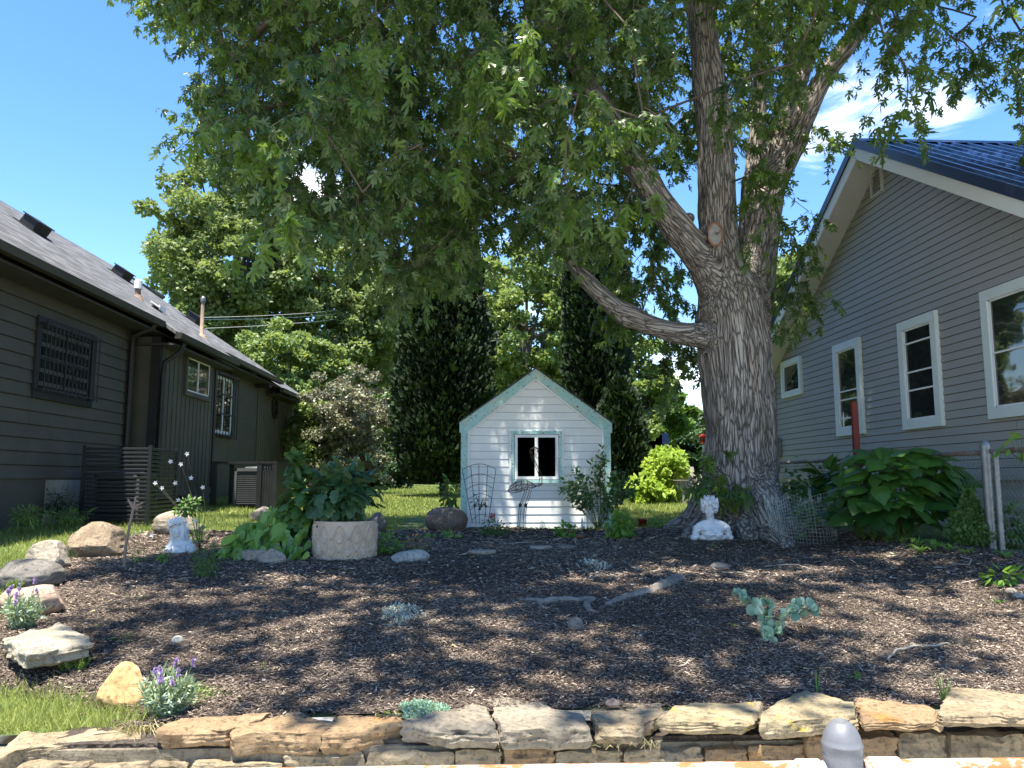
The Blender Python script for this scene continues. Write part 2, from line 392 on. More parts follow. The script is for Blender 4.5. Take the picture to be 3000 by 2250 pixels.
blades(mb, 70000, -6.2, 2.5, 8, 14, .055, .009)
blades(mb, 14000, 1.3, 5, 11, 15, .055, .010)
blades(mb, 90000, -6, 8, 14, 24, .06, .02)
blades(mb, 40000, -8, 10, 24, 40, .07, .04)
tag(mb.build('grass', 'grass', attr=True), 'mown green lawn grass around and behind the mulch bed', 'grass', kind='stuff')

# ================================================================ materials for buildings
surf('left_siding', (.066, .060, .044), (.086, .078, .058), 2.2, .62, .12, 90, .001, c3=(.09, .085, .068), s3=1.1, th3=.6, w3=.3)
surf('left_panel', (.068, .063, .050), (.085, .079, .062), 2.2, .7, .2, 60, .001)
surf('left_tan', (.105, .094, .063), (.13, .117, .08), 2.2, .7, .2, 60, .001)
surf('black_trim', (.009, .009, .010), (.018, .018, .018), 5, .5, .15, 60, .001)
surf('gutter', (.030, .028, .023), (.055, .05, .038), 3, .5, .1, 60, .001, c3=(.08, .075, .05), s3=2.2, th3=.62)
surf('soffit_dark', (.035, .033, .03), (.05, .047, .042), 3, .8, .1)
surf('foundation', (.05, .05, .048), (.10, .095, .09), 4, .95, 1.0, 14, .04, c3=(.14, .135, .125), s3=6)
surf('wood_grey', (.22, .21, .19), (.32, .31, .28), 6, .85, .3, 40, .003, stretch=(1, 1, .2))
m, t, o = newmat('shingles'); co = coords(t, 'Object')
sp = t.n('ShaderNodeSeparateXYZ'); t.k(co, sp.inputs[0])
br = t.n('ShaderNodeTexBrick'); cmb = t.n('ShaderNodeCombineXYZ'); t.k(sp.outputs[1], cmb.inputs[0])
t.k(t.math('MULTIPLY', sp.outputs[0], 1.2), cmb.inputs[1]); t.k(cmb.outputs[0], br.inputs['Vector'])
br.inputs['Scale'].default_value = 1; br.inputs['Brick Width'].default_value = .31; br.inputs['Row Height'].default_value = .14
br.inputs['Mortar Size'].default_value = .006; br.inputs['Color1'].default_value = (.1, .1, .1, 1); br.inputs['Color2'].default_value = (.9, .9, .9, 1); br.inputs['Mortar'].default_value = (0, 0, 0, 1)
f = t.math('ADD', t.math('MULTIPLY', br.outputs['Color'], .5), t.math('MULTIPLY', t.noise(co, 9, 8, .7), .6))
col = t.ramp(f, [(.15, (.045, .046, .048)), (.5, (.10, .101, .104)), (.9, (.215, .215, .22))])
p = t.n('ShaderNodeBsdfPrincipled'); t.k(col, p.inputs[0]); p.inputs['Roughness'].default_value = .95; p.inputs['Specular IOR Level'].default_value = .2
t.k(t.bump(t.math('ADD', br.outputs['Fac'], t.noise(co, 160, 3)), .8, .01), p.inputs['Normal']); t.k(p.outputs[0], o.inputs[0])
surf('joint_shade_dark', (.016, .015, .013)); surf('joint_shade_grey', (.075, .072, .068)); surf('joint_shade_pale', (.20, .21, .22))  # joint line colours: painted lap shadow with grime, also butt seams
surf('iron_black', (.012, .012, .012), (.02, .02, .02), 8, .5, .1)
m, t, o = newmat('glass'); p = t.n('ShaderNodeBsdfPrincipled'); p.inputs[0].default_value = (.02, .024, .024, 1); p.inputs['Roughness'].default_value = .03; p.inputs['IOR'].default_value = 2.1
t.k(t.bump(t.noise(coords(t), 1.6, 2), .12, .03), p.inputs['Normal']); t.k(p.outputs[0], o.inputs[0])
surf('white_frame', (.72, .72, .70), (.8, .8, .78), 5, .5, .05)
surf('galv', (.15, .152, .152), (.25, .255, .255), 9, .45, .15, 60, .001, metal=.55)
surf('rusty_pipe', (.19, .13, .09), (.29, .22, .16), 8, .8, .3, c3=(.2, .09, .04), s3=6)
surf('grey_siding', (.30, .292, .268), (.335, .326, .30), 1.0, .55, .08, 120, .0006, c3=(.27, .262, .24), s3=.9, th3=.55, w3=.3)
surf('pale_soffit', (.46, .45, .41), (.52, .51, .47), 2, .6, .05)
surf('pale_fascia', (.68, .69, .64), (.74, .75, .70), 1.4, .5, .05)
surf('window_trim', (.60, .66, .63), (.67, .72, .69), 3, .5, .05)
m = surf('blue_metal', (.018, .045, .15), (.022, .055, .18), 2, .22, .03, 8, .002, metal=.0, spec=.8, coat=.6)
surf('blue_edge', (.008, .014, .035), (.01, .018, .045), 2, .35, .03)
surf('block_blue', (.14, .175, .19), (.19, .225, .235), 3, .9, .6, 30, .01)

# ================================================================ LEFT HOUSE
XW = -6.0
ZS = 1.60                                   # bottom edge of the siding
HL = thing('dark_house', (XW - 4, 14, 1.0), 'long dark grey-green bungalow with shingled roof at the left edge of the garden', 'house')
def lapwall(mb, X, sgn, y0, y1, z0, z1, ex, depth, topf=None, gap=None, gw=.006):  # gap: mesh for painted lap shadow and grime strips, plus butt seams
    """horizontal laps on a wall facing sgn*X; topf(z) -> (ya, yb) clips to a gable"""
    n = int(round((z1 - z0) / ex)); ex = (z1 - z0) / n
    for i in range(n):
        a = z0 + i * ex; b = a + ex; A = topf(a) if topf else (y0, y1); B = topf(b) if topf else (y0, y1)
        if A[1] - A[0] < .02: continue
        xo, xi = X + sgn * depth, X
        V = [(xo, A[0], a), (xo, A[1], a), (xi, B[1], b), (xi, B[0], b), (xi, A[0], a), (xi, A[1], a)]
        mb.add(V, [[0, 1, 2, 3], [0, 4, 5, 1]] if sgn > 0 else [[3, 2, 1, 0], [1, 5, 4, 0]])
        if gap is not None and i:
            xg = xi + sgn * (depth * gw / ex + .0012); gap.add([(xg, A[0], a - gw), (xg, A[1], a - gw), (xg, A[1], a), (xg, A[0], a)], [[0, 1, 2, 3]])  # dark strip under the lap: lip shadow and grime put in as colour
            if A[1] - A[0] > 1.5 and rng.random() < .55:
                ym = rng.uniform(A[0] + .3, A[1] - .3); xo2 = xo + sgn * .0008; gap.add([(xo2, ym, a), (xo2, ym + .004, a), (xi + sgn * .0008, ym + .004, b), (xi + sgn * .0008, ym, b)], [[0, 1, 2, 3]])
EZ, EX = 4.27, -5.55                        # gutter edge height and position
SL = .67
YA = 13.5; XB = -5.6; YC = 16.45; YD = 20.9; YE = 24.8
jointshade = MB(); mb = MB(); lapwall(mb, XW, 1, 6.0, YA + .02, ZS, 4.30, .185, .022, gap=jointshade, gw=.010)
lapwall(mb, XW, 1, YC, YD, 1.15, 4.30, .38, .006)
mb.build('wall', 'left_siding', HL); jointshade.build('siding_joint_shade', 'joint_shade_dark', HL)
mb = MB(); mb.span((-14.4, 6.0, .6), (XW - .004, YE, 4.3)); mb.span((-14.4, 6, 4.3), (-6.2, YE, 4.5)); mb.build('inner_wall', 'left_panel', HL)
# bump-out: plain front, vertical boards on the side
mb = MB(); mb.span((XW, YA, 1.42), (XB - .006, YA + .02, 4.06)); mb.build('wall', 'left_panel', HL); MB().span((XW, YC - .02, 1.42), (XB - .006, YC, 4.06)).build('wall', 'left_panel', HL)
mb = MB(); mb.span((XB - .02, YA + .1, 1.42), (XB, YC, 4.02))
y = YA + .28
while y < YC - .05: mb.span((XB, y, 1.42), (XB + .012, y + .025, 4.0)); y += .205
mb.span((XB - .006, YA + .02, 1.28), (XB + .035, YC, 1.42))
mb.build('board_wall', 'left_siding', HL)
mb = MB(); mb.span((XB, YA - .02, 1.2), (XB + .03, YA + .12, 4.06)); mb.span((XB - .12, YA - .03, 1.2), (XB, YA - .005, 4.06)); mb.build('corner_trim', 'black_trim', HL); MB().span((XB, YC - .1, 1.2), (XB + .03, YC + .01, 4.02)).build('corner_trim', 'black_trim', HL)
mb = MB(); mb.span((XW, YD + .02, 1.05), (XW + .03, YE, 4.14))
y = YD + .15
while y < YE: mb.span((XW + .03, y, 1.1), (XW + .045, y + .03, 4.1)); y += .2
mb.build('board_wall', 'left_tan', HL)
# foundation
mb = MB(); mb.span((XW - .5, 6, .5), (XW - .06, YE, ZS + .05)); mb.build('foundation', 'foundation', HL)
MB().span((XW - .05, 11.0, .8), (XW + .01, 12.1, ZS - .02)).build('access_panel', 'wood_grey', HL)
# roof
def roofslab(mb, ex, ez, rx, rz_, y0, y1, th=.06): mb.add([(ex, y0, ez), (ex, y1, ez), (rx, y1, rz_), (rx, y0, rz_), (ex, y0, ez - th), (ex, y1, ez - th), (rx, y1, rz_ - th), (rx, y0, rz_ - th)],
        [[0, 1, 2, 3], [4, 7, 6, 5], [0, 4, 5, 1], [1, 5, 6, 2], [2, 6, 7, 3], [3, 7, 4, 0]])
RX = -10.3; RZ = EZ + .06 + SL * (EX - RX)
mb = MB(); roofslab(mb, EX, EZ + .06, RX, RZ, 5, YD + .6); roofslab(mb, EX, EZ + .06, RX, RZ, 5, 5.01)
roofslab(mb, EX + .28, EZ + .06 - SL * .28, EX + .002, EZ + .061, YA - .15, YC + .2)
roofslab(mb, EX, EZ - .14, RX, RZ - .2, YD + .6, YE + .25)
roofslab(mb, RX * 2 - EX, EZ + .06, RX + .01, RZ, 5, YE + .25)
mb.build('roof', 'shingles', HL)
mb = MB()
mb.prism([(XW, YE + .02, 4.1), (RX, YE + .02, RZ - .3), (RX * 2 - XW, YE + .02, 4.1)], (0, .02, 0)); mb.build('gable_wall', 'left_panel', HL)
mb = MB(); mb.span((XW - .1, 5, EZ - .16), (EX - .02, YD + .6, EZ - .13)); mb.span((XW - .1, YD + .6, EZ - .36), (EX - .02, YE + .2, EZ - .33)); mb.span((XW - .1, YA - .1, EZ - .37), (EX + .24, YC + .1, EZ - .33))
mb.build('soffit', 'soffit_dark', HL)
mb = MB(); prof = [(0, 0), (.11, .0), (.13, .10), (.11, .11), (.0, .11)]
def gutterrun(mb, x, z, y0, y1): mb.prism([(x - .02 + a, y0, z + b) for a, b in prof], (0, y1 - y0, 0))
gutterrun(mb, EX, EZ - .075, 5, YA - .16); mb.build('gutter', 'gutter', HL)
mb = MB(); gutterrun(mb, EX + .28, EZ - .075 - SL * .28, YA - .14, YC + .2); mb.build('gutter', 'gutter', HL)
mb = MB(); gutterrun(mb, EX, EZ - .075, YC + .21, YD + .6); mb.build('gutter', 'gutter', HL)
mb = MB(); gutterrun(mb, EX, EZ - .275, YD + .62, YE + .25); mb.build('gutter', 'gutter', HL)
for pts in ([(-5.5, YA - .35, 4.28), (-5.55, YA - .4, 4.15), (-5.9, YA - .35, 4.02), (-5.93, YA - .3, 3.8), (-5.93, YA - .3, 1.75)],
            [(-5.2, YA + .06, 3.95), (-5.24, YA + .05, 3.8), (-5.5, YA + .03, 3.62), (-5.52, YA + .03, 3.4), (-5.52, YA + .03, 1.3)],
            [(-5.5, YE + .05, 4.0), (-5.6, YE, 3.8), (-5.85, YE - .02, 3.7), (-5.86, YE - .02, 1.3)]):
    MB().tube(pts, .045, 8).build('downspout', 'black_trim', HL, smooth=True)
mb = MB(); mb.span((XW, YC - .02 + 4.2, 4.02), (XW + .38, YC + 4.45, 4.16)); mb.build('beam_end', 'black_trim', HL)
# windows
def framewin(parent, X, sgn, q, tw, mat_trim, mat_sash, bars=(), sash=.035, mull=None, proud=.05):
    """q: y0,y1,z0,z1 outer trim edges on plane X facing sgn; window > pane, sash"""
    y0, y1, z0, z1 = q; xo = X + sgn * proud
    mb = MB()
    for a, b in (((y0, z0), (y1, z0 + tw)), ((y0, z1 - tw), (y1, z1)), ((y0, z0 + tw), (y0 + tw, z1 - tw)), ((y1 - tw, z0 + tw), (y1, z1 - tw))):
        mb.span((X - sgn * .02, a[0], a[1]), (xo, b[0], b[1]))
    wn = mb.build('window', mat_trim, parent)
    bv = wn.modifiers.new('bevel', 'BEVEL'); bv.width = .004; bv.segments = 1
    yy0, yy1, zz0, zz1 = y0 + tw, y1 - tw, z0 + tw, z1 - tw; xs_ = X + sgn * (proud - .02)
    mb = MB()
    for a, b in (((yy0, zz0), (yy1, zz0 + sash)), ((yy0, zz1 - sash), (yy1, zz1)), ((yy0, zz0), (yy0 + sash, zz1)), ((yy1 - sash, zz0), (yy1, zz1))):
        mb.span((X, a[0] + .001, a[1] + .001), (xs_, b[0] - .001, b[1] - .001))
    for f in bars: mb.span((X, yy0 + sash, zz0 + f * (zz1 - zz0) - sash / 2), (xs_ + sgn * .002, yy1 - sash, zz0 + f * (zz1 - zz0) + sash / 2))
    if mull: mb.span((X, yy0 + mull * (yy1 - yy0) - sash / 2, zz0 + sash), (xs_ + sgn * .002, yy0 + mull * (yy1 - yy0) + sash / 2, zz1 - sash))
    mb.build('sash', mat_sash, wn)
    MB().span((X, yy0, zz0), (X + sgn * (proud - .035), yy1, zz1)).build('pane', 'glass', wn)
    return wn
def quadX(X, tl, tr, bl, br):
    P = [onX(*q_, X) for q_ in (tl, tr, bl, br)]
    ys_ = sorted([(P[0][1] + P[2][1]) / 2, (P[1][1] + P[3][1]) / 2]); return ys_[0], ys_[1], (P[2][2] + P[3][2]) / 2, (P[0][2] + P[1][2]) / 2
q = quadX(XW, (104, 925), (275, 982), (87, 1166), (259, 1193))
wn = framewin(HL, XW, 1, q, .1, 'black_trim', 'black_trim', bars=(.5,), mull=.5)
y0, y1, z0, z1 = q; gx = XW + .14
mb = MB(); n = 15
for i in range(n): yy = y0 + .06 + (y1 - y0 - .12) * i / (n - 1); mb.tube([(gx, yy, z0 + .08), (gx, yy, z1 - .06)], .008, 5)
for zz in (z0 + .12, z1 - .1): mb.bar((gx, y0 + .03, zz), (gx, y1 - .03, zz), .02, .025)
for yy in (y0 + .05, y1 - .05):
    for zz in (z0 + .12, z1 - .1): mb.bar((XW, yy, zz), (gx, yy, zz), .015, .015)
yc, zc = (y0 + y1) / 2 + .02, (z0 + z1) / 2 + .02
mb.tube([(gx + .012, yc, zc - .3), (gx + .012, yc + .1, zc), (gx + .012, yc, zc + .3), (gx + .012, yc - .1, zc), (gx + .012, yc, zc - .3)], .009, 5)
for sx in (-1, 1):
    for sz in (-1, 1):
        for (oy, oz, rr) in ((.13, .10, .06), (.09, .24, .045)):
            tt = np.linspace(0, 4.6, 12); mb.tube(np.c_[np.full(12, gx + .012), yc + sx * (oy + rr * np.cos(tt) * (1 - tt * .12)), zc + sz * (oz + rr * np.sin(tt) * (1 - tt * .12))], .006, 4)
mb.build('security_bars', 'iron_black', wn)
q = quadX(XB, (541, 1039), (625, 1056), (533, 1157), (600, 1175))
framewin(HL, XB + .012, 1, q, .09, 'left_siding', 'white_frame', mull=.48, sash=.03)
q = quadX(XW, (619, 1084), (681, 1106), (615, 1277), (674, 1286))
wn = framewin(HL, XW + .01, 1, q, .08, 'black_trim', 'white_frame', mull=.5, sash=.07)
y0, y1, z0, z1 = q; mb = MB()
for i in range(8): yy = y0 + .02 + (y1 - y0 - .04) * i / 7; mb.tube([(XW + .16, yy, z0 - .03), (XW + .16, yy, z1 + .05)], .010, 5)
for f in (.03, .35, .65, .97): mb.bar((XW + .16, y0, z0 + f * (z1 - z0)), (XW + .16, y1, z0 + f * (z1 - z0)), .022, .03)
for yy in (y0 + .02, y1 - .02): mb.bar((XW, yy, z1 - .1), (XW + .16, yy, z1 - .1), .015, .015)
mb.build('security_bars', 'iron_black', wn)
c_ = onX(805, 1193, XW + .05); mb = MB(); mo = MB()
oc = [(c_[1] + .30 * math.cos(R(22.5 + 45 * i)), c_[2] + .36 * math.sin(R(22.5 + 45 * i))) for i in range(8)]
ic = [(c_[1] + .21 * math.cos(R(22.5 + 45 * i)), c_[2] + .26 * math.sin(R(22.5 + 45 * i))) for i in range(8)]
for i in range(8):
    j = (i + 1) % 8; X0, X1 = XW + .03, XW + .09
    mb.add([(X0, *oc[i]), (X0, *oc[j]), (X1, *oc[j]), (X1, *oc[i]), (X0, *ic[i]), (X0, *ic[j]), (X1, *ic[j]), (X1, *ic[i])], [[0, 1, 2, 3], [3, 2, 6, 7], [7, 6, 5, 4]])
ow = mb.build('octagon_window', 'black_trim', HL)
mo.prism([(XW + .035, a, b) for a, b in ic], (.025, 0, 0)); mo.build('pane', 'glass', ow)
# roof furniture
def onroof(px, py):
    d = cray(px, py); n_ = np.array([SL, 0, 1.0]); p0 = np.array([EX, 0, EZ + .06]); t_ = (p0 - CAM) @ n_ / (d @ n_); return CAM + d * t_
for (a, b, wv) in ((95, 672, .46), (352, 808, .46), (565, 940, .46)):
    P = onroof(a, b + 2); s_ = 1 / math.hypot(1, SL); M_ = np.array([[-s_, 0, SL * s_], [0, 1, 0], [SL * s_, 0, s_]])
    mb = MB(); M2 = np.array([[s_, 0, SL * s_], [0, 1, 0], [-SL * s_, 0, s_]])
    c0 = P + np.array([SL, 0, 1]) * s_ * .10; mb.box(c0, (.30, wv, .18), M2); mb.box(P + np.array([SL, 0, 1]) * s_ * .20, (.36, wv + .06, .02), M2); mb.box(P + np.array([SL, 0, 1]) * s_ * .012, (.46, wv + .16, .014), M2)
    for i in range(7): mb.box(c0 + M2 @ np.array([.152, -wv / 2 + .03 + (wv - .06) * i / 6, 0]), (.008, .02, .11), M2)
    mb.build('roof_vent', 'black_trim', HL)
P = onroof(403, 872); mb = MB(); mb.lathe([(.14, -.1), (.08, .04), (.055, .05), (.055, .18), (.0, .18)], P, 12); mb.build('flue', 'rusty_pipe', HL, smooth=False)
mb = MB(); mb.lathe([(.07, .17), (.075, .18), (.07, .34), (.05, .36), (0, .36)], P, 12); mb.build('flue_cap', 'white_frame', HL)
P = onroof(590, 985); mb = MB(); mb.lathe([(.15, -.12), (.07, .03), (.04, .04), (.04, .78)], P, 10); mb.build('stove_pipe', 'rusty_pipe', HL, smooth=True)
mb = MB(); mb.lathe([(.045, .74), (.055, .76), (.055, .83), (.035, .88), (0, .89)], P, 12); mb.build('pipe_cap', 'galv', HL, smooth=True)
P = onroof(458, 905); mb = MB(); mb.box(P + (0, 0, .05), (.22, .45, .03), rotz(.3) @ np.array([[.83, 0, .55], [0, 1, 0], [-.55, 0, .83]])); mb.box(P + (.12, 0, .0), (.02, .3, .1)); mb.build('roof_patch', 'white_frame', HL)

# ================================================================ RIGHT HOUSE
XR = 6.0; XO = 5.6                           # wall plane and roof overhang edge
HR = thing('grey_house', (XR + 3, 11, .9), 'grey vinyl-sided house with blue metal roof and gable end facing the maple', 'house')
ap = onX(2508, 413, XO); lf = onX(2264, 944, XO); rt = onX(3000, 560, XO)
sl_l = (ap[2] - lf[2]) / (lf[1] - ap[1]); sl_r = (ap[2] - rt[2]) / (ap[1] - rt[1])
YN, YF = ap[1] - (ap[2] - 4.35) / sl_r, 15.95   # near / far eave
zf = ap[2] - sl_l * (YF - ap[1]); zn = ap[2] - sl_r * (ap[1] - YN)
wy0, wy1 = YN + .35, YF - .38
TH = .26
def under(y): return (ap[2] - sl_l * (y - ap[1]) if y > ap[1] else ap[2] - sl_r * (ap[1] - y)) - TH
def topf(z):
    a = ap[1] - (ap[2] - TH - z) / sl_r; b = ap[1] + (ap[2] - TH - z) / sl_l
    return max(wy0, a), min(wy1, b)
jointshade = MB(); mb = MB(); lapwall(mb, XR, -1, wy0, wy1, 1.62, ap[2] - TH,   .105, .012, topf, gap=jointshade, gw=.009); mb.build('wall', 'grey_siding', HR); jointshade.build('siding_joint_shade', 'joint_shade_grey', HR)
mb = MB(); mb.prism([(XR + .006, wy0, .6), (XR + .006, wy1, .6), (XR + .006, wy1, under(wy1) + .02), (XR + .006, ap[1], ap[2] - TH), (XR + .006, wy0, under(wy0) + .02)], (9, 0, 0)); mb.build('inner_wall', 'grey_siding', HR)
MB().span((XR + .03, wy0 + .05, .5), (XR + .3, wy1 - .05, 1.60)).build('foundation', 'block_blue', HR)
MB().span((XR + .02, wy0, 1.58), (XR - .045, wy1, 1.63)).build('starter_strip', 'grey_siding', HR)
# roof: standing-seam blue metal
mb = MB()
for (ya, za, yb, zb) in ((YN, zn, ap[1], ap[2]), (YF, zf, ap[1], ap[2])):
    mb.add([(XO - .02, ya, za), (15, ya, za), (15, yb, zb), (XO - .02, yb, zb), (XO - .02, ya, za - .05), (15, ya, za - .05), (15, yb, zb - .05), (XO - .02, yb, zb - .05)],
        [[0, 1, 2, 3], [4, 7, 6, 5], [0, 4, 5, 1], [3, 2, 6, 7], [0, 3, 7, 4], [1, 5, 6, 2]])
    L_ = math.hypot(yb - ya, zb - za); nn = np.array([0, -(zb - za), (yb - ya)]) / L_ * (1 if yb > ya else -1)
    x = XO + .22
    while x < 14.8:
        mb.prism([np.array([x + dx, ya, za]) + nn * dz for dx, dz in ((-.025, -.01), (-.012, .028), (.012, .028), (.025, -.01))], (0, yb - ya, zb - za)); 
        for k in (.08, .155): mb.prism([np.array([x + k + dx, ya, za]) + nn * dz for dx, dz in ((-.012, -.01), (-.004, .007), (.004, .007), (.012, -.01))], (0, yb - ya, zb - za))
        x += .23
mb.build('roof', 'blue_metal', HR)
mb = MB(); mb.prism([(XO - .03, ap[1] - .17, ap[2] - .17 * sl_r + .035), (XO - .03, ap[1], ap[2] + .045), (XO - .03, ap[1] + .17, ap[2] - .17 * sl_l + .035), (XO - .03, ap[1], ap[2] + .01)], (9.4, 0, 0)); mb.build('ridge_cap', 'blue_edge', HR)
def rake(mb, x0, x1, o0, o1):
    for (ya, za, s_) in ((YN, zn, 1), (YF, zf, -1)):
        mb.add([(x0, ya, za + o0), (x0, ap[1], ap[2] + o0), (x0, ap[1], ap[2] + o1), (x0, ya, za + o1), (x1, ya, za + o0), (x1, ap[1], ap[2] + o0), (x1, ap[1], ap[2] + o1), (x1, ya, za + o1)],
            [[0, 1, 2, 3], [7, 6, 5, 4], [0, 4, 5, 1], [3, 2, 6, 7], [0, 3, 7, 4], [1, 5, 6, 2]])
mb = MB(); rake(mb, XO - .045, XO - .022, -.10, .045); mb.build('rake_edge', 'blue_edge', HR)
mb = MB(); rake(mb, XO - .02, XO, -.29, -.052); mb.build('fascia', 'pale_fascia', HR)
mb = MB()
for (ya, za) in ((YN, zn), (YF, zf)):
    n = 40
    for i in range(n):
        f0, f1 = i / n, (i + 1) / n; a = ya + (ap[1] - ya) * f0; b = ya + (ap[1] - ya) * f1; zA = za + (ap[2] - za) * f0 - .262; zB = za + (ap[2] - za) * f1 - .262
        mb.add([(XO, a, zA), (XR + .03, a, zA), (XR + .03, b, zB + .008), (XO, b, zB + .008), (XO, b, zB), (XR + .03, b, zB)], [[0, 1, 2, 3], [3, 2, 5, 4]])
mb.add([(XO, YF, zf - .262), (XR + .1, YF, zf - .262), (XR + .1, wy1 - .02, zf - .262), (XO, wy1 - .02, zf - .262)], [[0, 1, 2, 3]])
mb.build('soffit', 'pale_soffit', HR)
for k, (a, bars) in enumerate(((((2289, 1061), (2346, 1044), (2293, 1168), (2351, 1154)), ()), (((2442, 1015), (2519, 986), (2454, 1279), (2533, 1271)), (.36, .47, .12)),
          (((2632, 947), (2742.5, 909), (2649, 1260), (2765, 1248)), (.32, .52, .84)), (((2874.5, 855), (3060, 790), (2900, 1229), (3090, 1208)), (.5,)))):
    q = quadX(XR - .03, *a)
    framewin(HR, XR, -1, q, .13 if k else .1, 'window_trim', 'white_frame', bars=bars, sash=.022, proud=.06)
q = quadX(XR - .03, (2549, 505), (2580, 488), (2552, 580), (2588, 562)); mb = MB(); y0, y1, z0, z1 = q; z1 += .02
for a, b in (((y0, z0), (y1, z0 + .03)), ((y0, z1 - .03), (y1, z1)), ((y0, z0 + .03), (y0 + .03, z1 - .03)), ((y1 - .03, z0 + .03), (y1, z1 - .03))): mb.span((XR, a[0], a[1]), (XR - .05, b[0], b[1]))
zz = z0 + .05
while zz < z1 - .05: mb.add([(XR - .045, y0 + .03, zz), (XR - .045, y1 - .03, zz), (XR - .01, y1 - .03, zz + .045), (XR - .01, y0 + .03, zz + .045)], [[3, 2, 1, 0], [0, 1, 2, 3]][:1]); zz += .05
mb.build('gable_vent', 'pale_soffit', HR)
for (a, b) in ((9.15, 10.0), (6.6, 7.6)):
    mb = MB(); mb.span((XR + .025, a, 1.0), (XR + .05, b, 1.56)); mb.build('basement_window', 'glass', HR)
mb = MB(); mb.tube([onX(2268, 1120, XR - .04), onX(2272, 1290, XR - .04)], .02, 6); mb.box(onX(2278, 1310, XR - .06), (.09, .2, .36)); mb.tube([onX(2274, 1330, XR - .04), onX(2275, 1440, XR - .04)], .015, 6); mb.build('meter_box', 'galv', HR)

# ================================================================ PLAYHOUSE
YP = 11.5
m, t, o = newmat('mint_peeling'); co = t.mapping(coords(t), (1, 1, 1)); 
g1 = t.noise(co, 5, 8, .65, .4); g2 = t.noise(t.mapping(coords(t), (9, 3, 9)), 3.2, 8, .7)
col = t.mix(t.ramp(t.noise(co, 3, 4), [(.3, 0), (.7, 1)]), (.29, .52, .50), (.40, .62, .60))
col = t.mix(t.ramp(g1, [(.52, 0), (.58, 1)]), col, (.42, .55, .48))
col = t.mix(t.ramp(g2, [(.57, 0), (.61, 1)]), col, (.15, .14, .10)); col = t.mix(t.ramp(g2, [(.68, 0), (.71, 1)]), col, (.10, .05, .03))
p = t.n('ShaderNodeBsdfPrincipled'); t.k(col, p.inputs[0]); p.inputs['Roughness'].default_value = .75
t.k(t.bump(g2, .6, .004), p.inputs['Normal']); t.k(p.outputs[0], o.inputs[0])
surf('white_vinyl', (.70, .71, .69), (.76, .77, .75), 3, .45, .06, 90, .001, c3=(.52, .55, .56), s3=5, th3=.62, w3=.2)
surf('white_pvc', (.70, .72, .72), (.78, .79, .79), 3, .45, .06, c3=(.5, .52, .46), s3=7, th3=.64, w3=.1)
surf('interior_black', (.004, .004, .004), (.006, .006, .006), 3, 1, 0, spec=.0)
surf('old_shingle', (.04, .038, .036), (.09, .085, .08), 20, .95, .5, 60, .01, c3=(.16, .09, .07), s3=9, th3=.6)
PH = thing('playhouse', gp(.2, YP + 1), 'small white clapboard playhouse with mint peeling trim and open black window', 'playhouse')
P_l = onY(1351, 1400, YP)[0]; P_r = onY(1788, 1400, YP)[0]; E_l = onY(1347, 1231, YP); E_r = onY(1793, 1245, YP); A_ = onY(1569, 1082, YP)
zb = .84; cx = (P_l + P_r) / 2; A_[0] = cx; ez = (E_l[2] + E_r[2]) / 2; mslope = (A_[2] - ez) / (P_r - cx + .02)
def roofz(x, off=0): return A_[2] - off - mslope * abs(x - cx)
DP = 1.9
# front siding (laps facing -Y) cut round the window
wq = [onY(1497, 1263, YP), onY(1645, 1263, YP), onY(1497, 1415, YP)]; wx0, wx1, wz1, wz0 = wq[0][0], wq[1][0], wq[0][2], wq[2][2]
wx0 += .05; wx1 -= .05; wz0 += .05; wz1 -= .05
jointshade = MB(); mb = MB(); ex = .1165; n = int((A_[2] - zb) / ex) + 1
for i in range(n):
    a = zb + i * ex; b = a + ex
    def xr(z): d = (A_[2] - .10 - z) / mslope; return max(P_l + .02, cx - d), min(P_r - .02, cx + d)
    segs = []
    if b <= wz0 or a >= wz1: segs = [(xr(a), xr(b))]
    else: segs = [((xr(a)[0], wx0), (xr(b)[0], wx0)), ((wx1, xr(a)[1]), (wx1, xr(b)[1]))]
    for (u_, v_) in (((wz1, b),) if a < wz1 < b else ()) + (((a, wz0),) if a < wz0 < b else ()): mb.add([(wx0, YP - .004, u_), (wx1, YP - .004, u_), (wx1, YP - .001, v_), (wx0, YP - .001, v_)], [[0, 1, 2, 3]])
    for (A, B) in segs:
        if A[1] - A[0] < .01: continue
        if B[1] < B[0]: B = (cx, cx)
        mb.add([(A[0], YP - .007, a), (A[1], YP - .007, a), (B[1], YP, b), (B[0], YP, b), (A[0], YP, a), (A[1], YP, a)], [[0, 1, 2, 3], [4, 5, 1, 0]])
        if i: jointshade.add([(A[0], YP - .0022, a - .006), (A[1], YP - .0022, a - .006), (A[1], YP - .0022, a), (A[0], YP - .0022, a)], [[0, 1, 2, 3]])  # strip paints the lip shadow and grime onto the course below
mb.build('siding', 'white_vinyl', PH); jointshade.build('siding_joint_shade', 'joint_shade_pale', PH)
